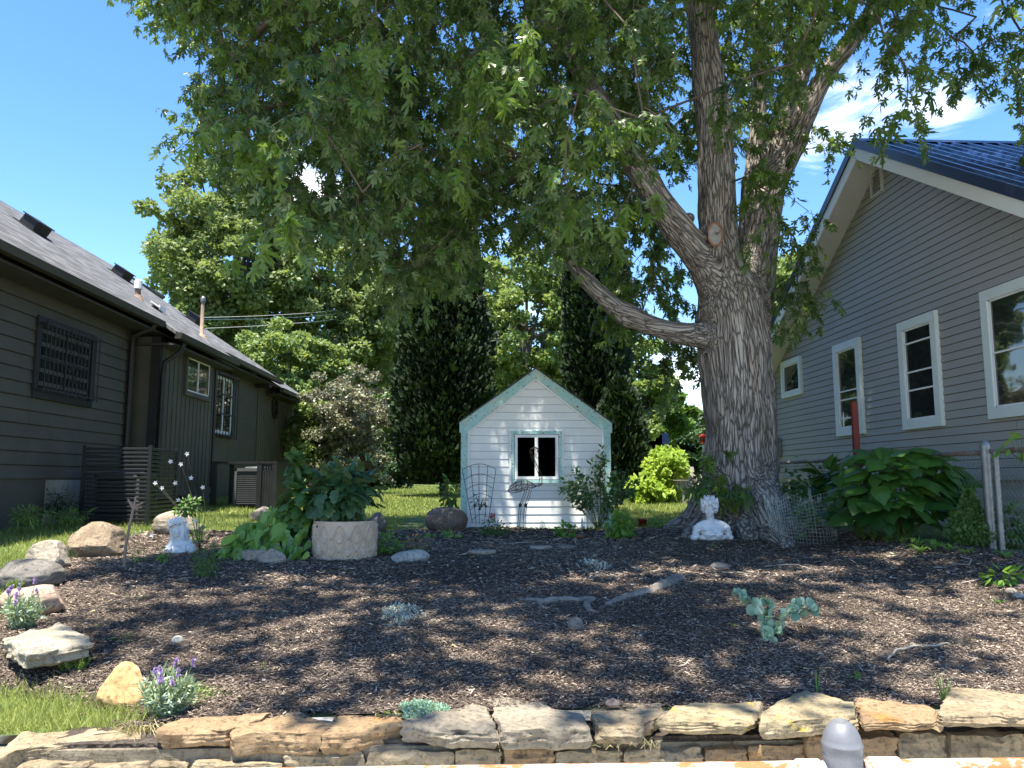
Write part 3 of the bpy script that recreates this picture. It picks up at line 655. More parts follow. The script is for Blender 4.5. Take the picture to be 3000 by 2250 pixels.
# body: side and back walls, floor, window hole framed in front
mb = MB()
for x in (P_l + .015, P_r - .045): mb.span((x, YP + .03, zb - .1), (x + .03, YP + DP, ez - .02))
mb.prism([(P_l + .015, YP + DP - .03, zb - .1), (P_r - .015, YP + DP - .03, zb - .1), (P_r - .015, YP + DP - .03, ez - .03), (cx, YP + DP - .03, A_[2] - .1), (P_l + .015, YP + DP - .03, ez - .03)], (0, .03, 0))
mb.build('wall', 'white_vinyl', PH)
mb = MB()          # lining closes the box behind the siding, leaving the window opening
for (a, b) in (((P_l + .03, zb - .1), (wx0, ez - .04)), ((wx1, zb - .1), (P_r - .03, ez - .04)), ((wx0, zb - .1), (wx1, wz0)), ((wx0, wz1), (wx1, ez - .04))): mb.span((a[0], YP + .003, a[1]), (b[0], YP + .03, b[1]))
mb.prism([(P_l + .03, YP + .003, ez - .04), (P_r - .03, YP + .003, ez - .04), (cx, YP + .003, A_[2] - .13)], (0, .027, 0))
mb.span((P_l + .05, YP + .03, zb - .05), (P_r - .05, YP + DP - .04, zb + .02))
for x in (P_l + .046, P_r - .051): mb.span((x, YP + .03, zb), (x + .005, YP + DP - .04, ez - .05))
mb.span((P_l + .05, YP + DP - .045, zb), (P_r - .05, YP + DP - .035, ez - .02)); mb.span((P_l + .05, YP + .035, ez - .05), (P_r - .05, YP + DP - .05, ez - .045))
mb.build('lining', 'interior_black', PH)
# trim
mb = MB(); tw = .10
if 1:
  pass
for (xa, xb) in ((P_l - .005, P_l + tw * .95), (P_r - tw * .95, P_r + .005)): mb.span((xa, YP - .045, zb - .02), (xb, YP - .017, ez - .06))
for x in (P_l - .006, P_r - .02): mb.span((x, YP - .016, zb - .02), (x + .026, YP + .08, ez - .04))
for sgn in (-1, 1):
    x1 = cx + sgn * (P_r - cx + .03); mb.add([(cx, YP - .055, A_[2]), (x1, YP - .055, roofz(x1)), (x1, YP - .055, roofz(x1) - .15), (cx + sgn * (P_r - cx - tw * .9), YP - .055, roofz(x1) - .135), (cx, YP - .055, A_[2] - .135),
      (cx, YP - .015, A_[2]), (x1, YP - .015, roofz(x1)), (x1, YP - .015, roofz(x1) - .15), (cx + sgn * (P_r - cx - tw * .9), YP - .015, roofz(x1) - .135), (cx, YP - .015, A_[2] - .135)],
      [[0, 4, 3, 2, 1], [5, 6, 7, 8, 9], [0, 1, 6, 5], [1, 2, 7, 6], [2, 3, 8, 7], [3, 4, 9, 8]])
mb.build('trim', 'mint_peeling', PH)
mb = MB(); g = .028
for (xa, xb) in ((P_l + tw * .95, P_l + tw * .95 + g), (P_r - tw * .95 - g, P_r - tw * .95)): mb.span((xa + .001, YP - .032, zb), (xb - .001, YP - .012, ez - .10))
for sgn in (-1, 1):
    a = np.array([cx, YP - .025, A_[2] - .135 - .016]); b = np.array([cx + sgn * (P_r - cx - tw * .9), YP - .025, roofz(P_r + .03) - .135 - .016]); mb.bar(a, b, .018, .03, up=(0, 0, 1))
mb.build('channel', 'white_pvc', PH)
mb = MB()
for sgn in (-1, 1):
    x1 = cx + sgn * (P_r - cx + .045)
    mb.add([(cx, YP - .075, A_[2] + .004), (x1, YP - .075, roofz(x1) + .004), (x1, YP + DP + .06, roofz(x1) + .004), (cx, YP + DP + .06, A_[2] + .004), (cx, YP - .075, A_[2] + .024), (x1, YP - .075, roofz(x1) + .024), (x1, YP + DP + .06, roofz(x1) + .024), (cx, YP + DP + .06, A_[2] + .024)],
        [[0, 1, 2, 3], [4, 7, 6, 5], [0, 4, 5, 1], [1, 5, 6, 2], [2, 6, 7, 3]])
mb.build('roof', 'old_shingle', PH)
def ringY(mb, x0, x1, z0, z1, wd, ya, yb):
    for a, b in (((x0, z0), (x1, z0 + wd)), ((x0, z1 - wd), (x1, z1)), ((x0, z0 + wd), (x0 + wd, z1 - wd)), ((x1 - wd, z0 + wd), (x1, z1 - wd))): mb.span((a[0], ya, a[1]), (b[0], yb, b[1]))
mb = MB(); ringY(mb, wx0 - .05, wx1 + .05, wz0 - .05, wz1 + .05, .046, YP - .062, YP - .012); wn = mb.build('window', 'mint_peeling', PH); mb = MB(); ringY(mb, wx0 - .075, wx1 + .075, wz0 - .080, wz1 + .070, .024, YP - .04, YP - .01); mb.build('casing', 'white_pvc', wn)
mb = MB(); ringY(mb, wx0 + .004, wx1 - .004, wz0 + .004, wz1 - .004, .042, YP - .05, YP + .02); mx_ = onY(1571, 1300, YP)[0]; mb.span((mx_ - .024, YP - .052, wz0 + .046), (mx_ + .024, YP + .02, wz1 - .046)); mb.build('sash', 'white_pvc', wn)
# ================================================================ MAPLE
m, t, o = newmat('bark'); co = coords(t, 'bark')
vo = t.n('ShaderNodeTexVoronoi', feature='DISTANCE_TO_EDGE')
wv = t.n('ShaderNodeTexNoise'); t.k(co, wv.inputs['Vector']); wv.inputs['Scale'].default_value = 7; wv.inputs['Detail'].default_value = 4
ad = t.n('ShaderNodeVectorMath', operation='MULTIPLY_ADD'); t.k(wv.outputs['Color'], ad.inputs[0]); ad.inputs[1].default_value = (.17, .17, .17); t.k(co, ad.inputs[2])
t.k(ad.outputs[0], vo.inputs['Vector']); vo.inputs['Scale'].default_value = 26; vo.inputs['Randomness'].default_value = 1.0
crack = t.ramp(vo.outputs['Distance'], [(0.0, 0), (.16, 1)])
fine = t.noise(co, 42, 8, .7)
big = t.noise(co, 2.2, 5, .6)
col = t.mix(t.ramp(t.noise(co, 9, 6, .65), [(.3, 0), (.7, 1)]), (.22, .195, .17), (.50, .455, .405))
col = t.mix(t.ramp(big, [(.54, 0), (.66, 1)]), col, (.36, .29, .235))
col = t.mix(t.ramp(t.noise(co, 3.1, 4), [(.58, 0), (.7, 1)]), col, (.22, .21, .15))
col = t.mix(t.ramp(fine, [(.35, 1), (.5, 0)]), col, (.10, .082, .068))
col = t.mix(t.math('MULTIPLY', t.math('SUBTRACT', 1.0, crack), .85), col, (.035, .028, .023))
p = t.n('ShaderNodeBsdfPrincipled'); t.k(col, p.inputs[0]); p.inputs['Roughness'].default_value = .9; p.inputs['Specular IOR Level'].default_value = .2
hh = t.math('ADD', crack, t.math('MULTIPLY', fine, .55)); t.k(t.bump(hh, .9, .015), p.inputs['Normal']); t.k(p.outputs[0], o.inputs[0])

def skin_mesh(chains, voxel, extra=None):
    """joins tapered limbs into one continuous surface (voxel remesh) -> verts, faces"""
    mb = MB()
    for ch in chains:
        P = np.array([c[:3] for c in ch]); r = np.array([c[3] for c in ch]); n = len(P)
        tt = np.linspace(0, n - 1, (n - 1) * 6 + 1); Q = np.zeros((len(tt), 4)); A = np.c_[P, r]
        for i, x in enumerate(tt):          # catmull-rom through the joints
            k = min(int(x), n - 2); u = x - k; p0 = A[max(k - 1, 0)]; p1 = A[k]; p2 = A[k + 1]; p3 = A[min(k + 2, n - 1)]
            Q[i] = .5 * (2 * p1 + (p2 - p0) * u + (2 * p0 - 5 * p1 + 4 * p2 - p3) * u * u + (3 * p1 - p0 - 3 * p2 + p3) * u ** 3)
        mb.tube(Q[:, :3], np.maximum(Q[:, 3], .004), 20)
    if extra: extra(mb)
    ob = mb.build('temp', None); md = ob.modifiers.new('r', 'REMESH'); md.mode = 'VOXEL'; md.voxel_size = voxel; md.use_smooth_shade = True
    sm = ob.modifiers.new('s', 'SMOOTH'); sm.factor = .5; sm.iterations = 4
    dg = bpy.context.evaluated_depsgraph_get(); me = bpy.data.meshes.new_from_object(ob.evaluated_get(dg))
    bpy.data.objects.remove(ob)
    V = np.zeros(len(me.vertices) * 3); me.vertices.foreach_get('co', V); V = V.reshape(-1, 3)
    return me, V
def px(a, b, Y, r): p = onY(a, b, Y); return (p[0], p[1], p[2], r)
TRUNK = [px(2176, 1640, 9.9, .56), px(2174, 1560, 9.9, .50), px(2172, 1480, 9.9, .47), px(2168, 1380, 9.9, .455), px(2166, 1250, 9.9, .45), px(2160, 1120, 9.9, .465), px(2150, 990, 9.9, .47), px(2135, 880, 9.85, .42),
         px(2118, 790, 9.8, .31), px(2104, 690, 9.75, .255), px(2098, 550, 9.7, .235), px(2094, 400, 9.65, .225), px(2078, 250, 9.6, .215), px(2062, 110, 9.5, .20), px(2050, -60, 9.4, .18), px(2040, -420, 9.1, .14), px(2060, -900, 8.8, .07)]
RS = [px(2180, 1000, 10.0, .30), px(2196, 880, 10.1, .33), px(2212, 760, 10.15, .30), px(2228, 640, 10.2, .26), px(2262, 540, 10.25, .20), px(2312, 450, 10.2, .155), px(2352, 350, 10.1, .145), px(2400, 250, 10.0, .135), px(2470, 150, 9.9, .125), px(2550, 50, 9.8, .115), px(2650, -100, 9.6, .09), px(2800, -350, 9.3, .06)]
MS = [px(2228, 640, 10.2, .22), px(2250, 560, 10.3, .18), px(2272, 440, 10.4, .15), px(2300, 330, 10.5, .135), px(2350, 210, 10.5, .125), px(2395, 90, 10.5, .11), px(2430, -80, 10.5, .09), px(2480, -350, 10.4, .05)]
VS = [px(2212, 760, 10.3, .2), px(2200, 600, 10.5, .14), px(2212, 450, 10.7, .12), px(2224, 300, 10.8, .11), px(2222, 150, 10.9, .10), px(2200, -80, 11, .08), px(2180, -400, 11.2, .05)]
LB = [px(2120, 900, 9.85, .28), px(2078, 800, 9.75, .25), px(2030, 730, 9.65, .215), px(1975, 655, 9.5, .185), px(1915, 565, 9.35, .165), px(1855, 470, 9.2, .15), px(1785, 345, 9.0, .13), px(1700, 215, 8.8, .115), px(1610, 90, 8.6, .10), px(1520, -60, 8.3, .08), px(1400, -300, 8, .05)]
LL = [px(2110, 985, 9.85, .20), px(2060, 982, 9.75, .155), px(1990, 976, 9.65, .135), px(1905, 955, 9.6, .12), px(1825, 915, 9.6, .11), px(1750, 852, 9.7, .10), px(1685, 780, 9.8, .09), px(1635, 700, 9.9, .078), px(1590, 610, 10.0, .06), px(1530, 510, 10.1, .045), px(1440, 400, 10.2, .03)]
b0 = TRUNK[1]
def root(a, b, r0=.26, r1=.07, Yb=9.75, sx=0):
    g = onG(a, b); s0 = np.array(px(2172 + sx, 1360, Yb + .1, 0)[:3]); mid = s0 * .45 + g * .55; mid[2] = g[2] + .20; q = g + (g - s0) * .12; q[2] = g[2] - .09
    return [(*s0, r0), (*mid, (r0 + r1) * .5), (g[0], g[1], g[2] - .02, r1 + .02), (*q, r1 * .5)]
ROOTS = [root(2305, 1604, .22, .085, 9.7, 40), root(2030, 1572, .22, .10, 9.8, -45), root(1975, 1552, .18, .06, 9.9, -50), root(2335, 1560, .20, .08, 9.9, 45), root(2195, 1578, .22, .10, 9.8, 10), root(2110, 1566, .22, .09, 9.9, -20)]
CH = [TRUNK, RS, MS, VS, LB, LL] + ROOTS
def knots(mb):
    for (a, b, Y, r) in ((2050, 705, 9.62, .14), (2020, 640, 9.6, .07), (2070, 480, 9.55, .06), (2122, 470, 9.5, .06), (2236, 1010, 9.6, .10), (2100, 1400, 9.55, .07), (2180, 1430, 9.5, .07)):
        c = onY(a, b, Y); tt = np.linspace(0, math.pi, 7); mb.lathe([(max(.002, r * math.sin(x)), -r * math.cos(x)) for x in tt], c, 10)
me, V = skin_mesh(CH, .028, knots)
# direction field: bark plates run along the nearest limb
co_ = np.zeros((len(V), 3)); wsum = np.zeros(len(V))
for ci, ch in enumerate(CH):
    sg = -1 if ci >= 6 else 1; cum = ch[0][2]
    for p0_, p1_ in zip(ch[:-1], ch[1:]):
        a = np.array(p0_[:3]); d_ = np.array(p1_[:3]) - a; l = np.linalg.norm(d_); u = d_ / l; r = (p0_[3] + p1_[3]) / 2
        along = (V - a) @ u; q = V - a - along[:, None] * u; tt = np.clip(along, 0, l); dist = np.linalg.norm(V - a - tt[:, None] * u, axis=1) / r
        wg = np.exp(-dist * 7) + 1e-12; co_ += wg[:, None] * (q + np.array([0, 0, 1.0]) * (cum + sg * np.clip(along, -.15, l + .15))[:, None] * .13); wsum += wg; cum += sg * l
barkco = co_ / wsum[:, None]
nrm = np.zeros(len(me.vertices) * 3); me.vertices.foreach_get('normal', nrm); nrm = nrm.reshape(-1, 3)
thick = np.interp(V[:, 2], [1, 5, 7], [1, .75, .5])
rdg = 1 - np.abs(vnoise(barkco * 11, 5)) * 2.0
hgt = .011 * rdg + .007 * fbm(barkco * 26, 2, 9) + .035 * fbm(V * 2.2, 3, 4)
base = np.clip(1 - (V[:, 2] - .9) / .8, 0, 1); hgt = hgt * thick + base * .035 * (1 - np.abs(fbm(barkco * np.array([5, 5, 5]), 3, 12)))
V = V + nrm * hgt[:, None]
me.vertices.foreach_set('co', V.ravel()); at = me.attributes.new('bark', 'FLOAT_VECTOR', 'POINT'); at.data.foreach_set('vector', barkco.astype(np.float32).ravel())
me.materials.clear(); me.materials.append(MATS['bark']); me.update()
TL = (TREE[0], TREE[1], Gs(*TREE))
MP = thing('maple_tree', TL, 'large silver maple with thick forked trunk spreading over the mulch bed', 'tree')
trunk = bpy.data.objects.new('trunk', me); C.objects.link(trunk); trunk.parent = MP
for v_ in (0,):
    me.transform(Matrix.Translation(-Vector(TL)))
for pl in me.polygons: pl.use_smooth = True
# healed pruning scar
surf('scar_wood', (.23, .22, .20), (.34, .32, .29), 18, .8, .6, 60, .006, c3=(.12, .10, .09), s3=14)
surf('scar_lip', (.26, .11, .06), (.34, .17, .09), 14, .85, .6, 40, .01)
sc = onY(2096, 686, 9.44); tt = np.linspace(0, 2 * math.pi, 25)
MB().tube(np.c_[sc[0] + .095 * np.cos(tt), sc[1] + .012 * np.cos(tt) ** 2 + .0 * tt, sc[2] + .15 * np.sin(tt)], .013, 8, cap=False).build('scar_lip', 'scar_lip', trunk, smooth=True)
MB().add([(sc[0], sc[1] + .0, sc[2])] + [(sc[0] + .09 * math.cos(a), sc[1] + .01, sc[2] + .145 * math.sin(a)) for a in tt[:-1]], [[0, 1 + i, 1 + (i + 1) % 24] for i in range(24)]).build('pruning_scar', 'scar_wood', trunk, smooth=True)

leafmat('maple_leaf', (.012, .036, .010), (.092, .160, .024), back=(.115, .165, .065), trans=.30, rough=.38, tcol=(.38, .56, .05))
surf('twig', (.07, .055, .04), (.13, .10, .08), 20, .9, .2)
def sprigs(mbL, mbT, c, r, nt, size, proto=MAPLE, down=.7, nl=9, L0=.42, bright=None, twigs=True):
    c = np.asarray(c, float); s0 = c + unit(nt) * rng.uniform(.1, .75, (nt, 1)) * r * np.array([1, 1, .75])
    d = unit(nt) * np.array([1, 1, .5]) + (s0 - c) / r * .9 + np.array([0, 0, -down * .45]); d /= np.linalg.norm(d, axis=1)[:, None]
    L = L0 * rng.uniform(.6, 1.4, nt)
    def at(tv): return s0[:, None] + d[:, None] * (L[:, None] * tv)[..., None] + np.array([0, 0, -1.0]) * (down * .55 * L[:, None] * tv ** 2)[..., None]
    tv = np.sort(rng.uniform(.1, 1.02, (nt, nl)), 1); P = at(tv).reshape(-1, 3); n = len(P)
    D = unit(n) * np.array([1, 1, .5]) + np.repeat(d, nl, 0) * .5 + np.array([0, 0, -down * 1.25]); D /= np.linalg.norm(D, axis=1)[:, None]
    P = P + D * rng.uniform(.02, .07, (n, 1)); Nn = unit(n) * .75 + np.array([-.15, -.25, .75])
    hi = vnoise(P * 1.3, 21) * .55 + .40
    rn = np.clip(hi + rng.normal(0, .27, n), 0, 1) if bright is None else np.clip(rng.normal(bright, .15, n), 0, 1)
    sz_ = size * rng.lognormal(0, .22, n)
    if proto is MAPLE:
        w_ = rng.integers(0, 4, n)
        for q_ in range(4): m_ = w_ == q_; mbL.leaves(P[m_], D[m_], Nn[m_], sz_[m_], MAPLE_V[q_], rn[m_])
    else: mbL.leaves(P, D, Nn, sz_, proto, rn)
    if twigs:
        for i in range(nt):
            q = s0[i] + d[i] * (L[i] * np.array([0, .5, 1]))[:, None] + np.array([0, 0, -1.0]) * (down * .55 * L[i] * np.array([0, .25, 1]))[:, None]; mbT.tube(q, [.004, .003, .002], 3, cap=False)
CANOPY = [(300, -150), (470, 30), (640, 120), (640, 200), (520, 270), (470, 350), (560, 420), (740, 440), (760, 520), (580, 560), (690, 610), (780, 530), (900, 640), (1000, 670), (1120, 790), (1230, 840), (1330, 840), (1400, 740), (1430, 700), (1530, 650), (1620, 750), (1740, 800),
          (1760, 960), (1900, 1020), (2010, 1070), (2040, 960), (2010, 700), (2010, 480), (2150, 420), (2290, 330), (2380, 180), (2400, 60), (2440, -150)]
blobs = []
for Yc, sp in ((6.4, 200), (7.6, 135), (8.8, 112), (10.2, 105), (11.6, 105)):
    gx = np.arange(250, 2500, sp); gy = np.arange(-140, 1150, sp * .86)
    X, Y = np.meshgrid(gx, gy); X = (X + rng.uniform(-.45, .45, X.shape) * sp).ravel(); Y = (Y + rng.uniform(-.45, .45, Y.shape) * sp).ravel()
    k = inpoly(X, Y, CANOPY)
    if Yc < 7: k &= (Y < 620) & (X > 650)
    elif Yc < 8: k &= (Y < 800)
    for a, b in zip(X[k], Y[k]):
        if 1925 < a < 2265 and Yc < 9.9 and rng.random() < .96: continue
        lr = 2230 + (640 - b) * .50
        if abs(a - lr) < 110 and b < 640 and Yc < 10.4 and rng.random() < .85: continue        # trunk stays in view
        if 1700 < a < 2080 and 300 + (a - 1830) * .9 < b < 980 and Yc < 9.5: continue
        if 1640 < a < 2060 and b > 700 and Yc < 9.4: continue
        if b > 560 and a < 900 and rng.random() < .35: continue
        blobs.append((*onY(a, b, Yc + rng.uniform(-.5, .5)), .31))
EXTRA = [(2250, 560, 9.2), (2290, 650, 9.2), (2250, 700, 9.3), (2330, 700, 9.3), (2340, 800, 9.4), (2360, 860, 9.4), (2240, 470, 9.3), (2300, 500, 9.3), (2190, 330, 9.2), (2200, 180, 9.0), (2260, 60, 9.1), (2370, 620, 9.8), (2395, 430, 10),
         (2440, 400, 10), (2180, 520, 9.3), (2340, 850, 9.5), (2330, 350, 9.9), (2120, 40, 8.6), (2300, 860, 11), (1990, 1120, 10.5), (2040, 1030, 10.8), (1930, 1060, 10.6), (2350, 930, 10.6)]
for a, b, Y in EXTRA: blobs.append((*onY(a, b, Y), .26))
STR = [(2570, -60), (2600, 20), (2590, 110), (2630, 60), (2640, 170), (2660, 240), (2650, 320), (2690, 10), (2550, 20)]
for a, b in STR: blobs.append((*onY(a, b, 7.2 + rng.uniform(-.2, .2)), .2))
for a, b in ((2750, 20), (2790, 110), (2800, 190), (2860, 50), (2850, 150), (2920, 110), (2960, 200), (2940, 20), (2990, 90), (3030, 200), (2880, 230), (3040, 390), (2760, -60), (2900, -60), (3060, 30), (2700, 40), (2640, -40), (2720, -30), (2440, 20), (2480, -40), (2990, 330)): blobs.append((*onY(a, b, 8.6 + rng.uniform(-.5, .5)), .27))
blobs = np.array(blobs)
# upper crown outside the picture: same tree, shaped to throw shade on the bed
up = []
cc = np.array([2.0, 8.9, 9.0]); rr_ = np.array([7.3, 6.2, 5.8])
while len(up) < 330:
    v_ = unit(1)[0] * rng.uniform(.45, 1) ** .5; p_ = cc + v_ * rr_
    if p_[2] < 4.6: continue
    a, b, d_ = project(p_)
    if d_[0] > 0 and -250 < a[0] < 3250 and b[0] > -170: continue
    up.append(p_)
up = np.array(up)
# openings in the crown that let the sun reach the bed
def sunhit(p, gz=.75): return p - SUN * ((p[2] - gz) / SUN[2])
OPEN = [(2750, 1900, .75), (2420, 1790, .42), (2950, 1960, .9), (2550, 1980, .6), (2900, 1780, .5), (1000, 2010, .6), (1180, 1960, .35), (1500, 1895, .40), (700, 1840, .42), (860, 2060, .6), (450, 1745, .45), (300, 1800, .4), (1500, 2020, .28), (2100, 2050, .3), (120, 1850, .8), (300, 2100, .8),
        (600, 2040, .35), (1900, 1655, .24), (250, 1600, .8), (1700, 2050, .42), (2330, 2060, .3), (450, 1625, .3), (2500, 1730, .2), (1610, 1690, .2), (2150, 1700, .2), (950, 1850, .22), (1750, 1900, .2), (1130, 1700, .16), (2560, 1610, .16), (2700, 1630, .2), (1300, 2060, .3), (60, 1560, 1.0), (720, 1580, .5), (515, 1612, .4), (1063, 1700, .2), (1606, 1690, .2), (1937, 1654, .25), (2338, 1668, .24), (1260, 1765, .15), (1760, 1715, .15), (820, 1695, .2), (1800, 2070, .3), (2600, 1850, .4)]
og = np.array([(*onG(a, b)[:2], r) for a, b, r in OPEN])
DARK = [(1400, 1700, .6), (800, 1740, .4), (1820, 1850, .35), (1300, 1800, .4), (2060, 1930, .34), (2000, 2020, .22), (1010, 1955, .20), (1120, 1920, .22), (1250, 1880, .25), (1560, 1965, .16), (1090, 2055, .18), (2310, 1950, .24), (2450, 2010, .22), (1800, 2010, .22), (520, 1850, .2), (650, 1800, .22), (2200, 1720, .5), (600, 1720, .25), (2620, 1690, .45), (2480, 1640, .4), (760, 1960, .14), (2560, 1890, .10), (2750, 1830, .14), (300, 1880, .18)]
dk = []  # unseen leaf clusters added upsun to cast chosen dark patches
keep = []
for p_ in list(up):
    h = sunhit(p_); dd = np.hypot(og[:, 0] - h[0], og[:, 1] - h[1])
    if (dd < og[:, 2] + .25).any() or h[1] < 4.7 or (h[0] < -3.3 and h[1] > 5.5) or (h[1] < 6.2 and h[0] > 1.6 and rng.random() < .6): continue
    keep.append(p_)
for a, b, r in DARK:
    g = onG(a, b)
    for q in range(max(1, int(r * 6))):
        ang = rng.uniform(0, 6.28); rad = max(0, r - .12) * math.sqrt(rng.random()); z = rng.uniform(8.5, 11); p_ = g + np.array([rad * math.cos(ang), rad * math.sin(ang), 0]); p_ = p_ + SUN * ((z - p_[2]) / SUN[2])
        dk.append(p_)
# dense unseen leaf clusters added to shade the bed outside the openings
for gy_ in np.arange(4.5, 10.8, .40):
    for gx_ in np.arange(-3.1, 5.6, .42):
        h = np.array([gx_ + rng.uniform(-.15, .15), gy_ + rng.uniform(-.15, .15)]); dd = np.hypot(og[:, 0] - h[0], og[:, 1] - h[1]) - og[:, 2]
        if dd.min() < .34 or (gy_ < 5.2 and rng.random() < .6) or rng.random() < .04: continue
        for q in range(2): z = rng.uniform(8.5, 12.5); keep.append(np.array([h[0], h[1], .75]) + SUN * ((z - .75) / SUN[2]))
keep2 = []
for p_ in keep:
    h = sunhit(p_)
    if (np.hypot(og[:, 0] - h[0], og[:, 1] - h[1]) < og[:, 2] + .18).any(): continue
    keep2.append(p_)
keep = keep2 + dk; keep2 = []
hb = blobs[:, :3] - SUN * ((blobs[:, 2] - .8) / SUN[2])[:, None]; dd = (np.hypot(hb[:, 0:1] - og[:, 0], hb[:, 1:2] - og[:, 1]) - og[:, 2]).min(1)
blobs = blobs[~((dd < .05) & (rng.random(len(blobs)) < .6))]
for p_ in keep:                 # gaps that dapple the playhouse front
    t_ = (p_[1] - YP) / SUN[1]; h = p_ + SUN * (-(p_[1] - YP) / SUN[1]); st_ = min(abs(h[0] - v_) for v_ in (-.12, .42, .78, 1.05))
    if .8 < h[2] < 3.1 and -.4 < h[0] < 1.4 and st_ < .20: continue
    keep2.append(p_)
keep = keep2
hb = blobs[:, :3] + SUN * (-(blobs[:, 1] - YP) / SUN[1])[:, None]; st_ = np.abs(hb[:, 0:1] - np.array([[-.12, .42, .78, 1.05]])).min(1)
blobs = blobs[~((blobs[:, 1] > 9.0) & (hb[:, 2] > .8) & (hb[:, 2] < 3.1) & (hb[:, 0] > -.4) & (hb[:, 0] < 1.4) & (st_ < .15))]
# branches over the grey house keep its gable shaded
for q in range(90):
    p_ = np.array([5.95, rng.uniform(8.0, 14.3), 0]); p_[2] = rng.uniform(1.5, 6.8) ; p_ = p_ + SUN * (rng.uniform(7.6, 10.5) - p_[2]) / SUN[2]
    keep.append(p_)
up = np.array(keep); a, b, d_ = project(up); up = up[~((d_ > 0) & (a > -200) & (a < 3200) & (b > -110))]
# branches: grow a tree joining every leaf cluster to the limbs
lim = np.array([c[:4] for ch in (TRUNK[9:], RS[4:], MS[1:], VS[1:], LB[3:], LL[3:]) for c in ch])
nodes = [tuple(x[:3]) for x in lim]; par = [-1] * len(nodes); todo = np.vstack([blobs[:, :3], up])
NP_ = np.array(nodes); dmin = np.full(len(todo), 1e9); near = np.zeros(len(todo), int); done = np.zeros(len(todo), bool)
for i, q in enumerate(NP_):
    d = np.linalg.norm(todo - q, axis=1); k = d < dmin; dmin[k] = d[k]; near[k] = i
order = []
for _ in range(len(todo)):
    i = int(np.argmin(np.where(done, 1e9, dmin))); done[i] = True; par.append(int(near[i])); nodes.append(tuple(todo[i])); idx = len(nodes) - 1
    d = np.linalg.norm(todo - todo[i], axis=1) * 1.04; k = d < dmin; dmin[k] = d[k]; near[k] = idx; order.append(idx)
cnt = np.ones(len(nodes))
for i in reversed(order): cnt[par[i]] += cnt[i] if par[i] >= 0 else 0
mbT = MB(); nodes = np.array(nodes)
for i in order:
    j = par[i]; a = nodes[j]; b = nodes[i]; ln = np.linalg.norm(b - a)
    if ln < .02: continue
    r1 = min(.045, .0045 * cnt[i] ** .42); r0 = min(.045, .0045 * cnt[j] ** .42, r1 * 1.5) if par[j] >= -1 and j >= len(lim) else r1 * 1.35
    midp = (a + b) / 2 + unit(1)[0] * ln * .08 + np.array([0, 0, .06 * ln]); mbT.tube([a, (a + midp) / 2, midp, (midp + b) / 2, b], np.linspace(r0, r1, 5), 5, cap=False)
mbL = MB()
for bx_ in blobs:
    near_cam = bx_[1] < 7.2
    sprigs(mbL, mbT, bx_[:3], bx_[3], 9 if bx_[3] > .3 else 5, .089, MAPLE, .8, 10, .36, twigs=True)
for bx_ in up: sprigs(mbL, mbT, bx_, .5, 9, .17, MAPLE_S, .6, 10, .5, twigs=False)
# brighter low sprays close to the camera
for a, b, Y in ((1370, 190, 6.0), (1440, 260, 6.0), (840, 560, 6.2), (810, 430, 6.3), (800, 640, 6.3), (1540, 60, 5.8), (1050, 120, 6.2), (1180, 140, 6.0), (700, 330, 6.4), (1860, 540, 6.8), (1780, 380, 6.6), (1720, 560, 7.0), (1330, 380, 6.4), (1020, 250, 6.2)):
    sprigs(mbL, mbT, onY(a, b, Y), .22, 4, .13, MAPLE, 1.0, 8, .34, bright=.85)
mbL.build('crown', 'maple_leaf', MP, attr=True); mbT.build('branches', 'twig', MP, smooth=True)
# low sprout of leaves out of the trunk
mbL = MB(); mbS = MB()
for a, b in ((2085, 1330), (2070, 1380), (2095, 1425), (2120, 1440), (2060, 1440), (2140, 1420)): sprigs(mbL, mbS, onY(a, b, 9.15), .12, 4, .12, MAPLE, .5, 5, .2)
mbL.build('sprout', 'maple_leaf', MP, attr=True); mbS.build('sprout_stems', 'twig', MP)

# ================================================================ arborvitae and background trees
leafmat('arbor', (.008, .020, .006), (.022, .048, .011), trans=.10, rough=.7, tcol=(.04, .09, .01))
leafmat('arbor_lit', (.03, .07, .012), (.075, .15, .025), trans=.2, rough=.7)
leafmat('tree_a', (.085, .125, .04), (.225, .28, .10), back=(.15, .21, .08), trans=.35, tcol=(.34, .44, .10))
leafmat('tree_b', (.09, .15, .045), (.225, .30, .09), trans=.35, tcol=(.40, .50, .10))
leafmat('tree_c', (.035, .08, .018), (.10, .18, .04), trans=.3)
leafmat('tree_far', (.05, .09, .035), (.11, .17, .06), trans=.2)
leafmat('purple_leaf', (.065, .085, .035), (.27, .28, .17), back=(.36, .36, .29), trans=.2, rough=.35, tcol=(.25, .16, .08))
leafmat('lime_leaf', (.16, .27, .03), (.38, .50, .07), trans=.4, tcol=(.6, .75, .10))
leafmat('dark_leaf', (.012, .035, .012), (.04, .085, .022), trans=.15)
surf('trunk_bark', (.07, .06, .05), (.14, .12, .10), 5, .95, .8, 12, .03, stretch=(1, 1, .3))
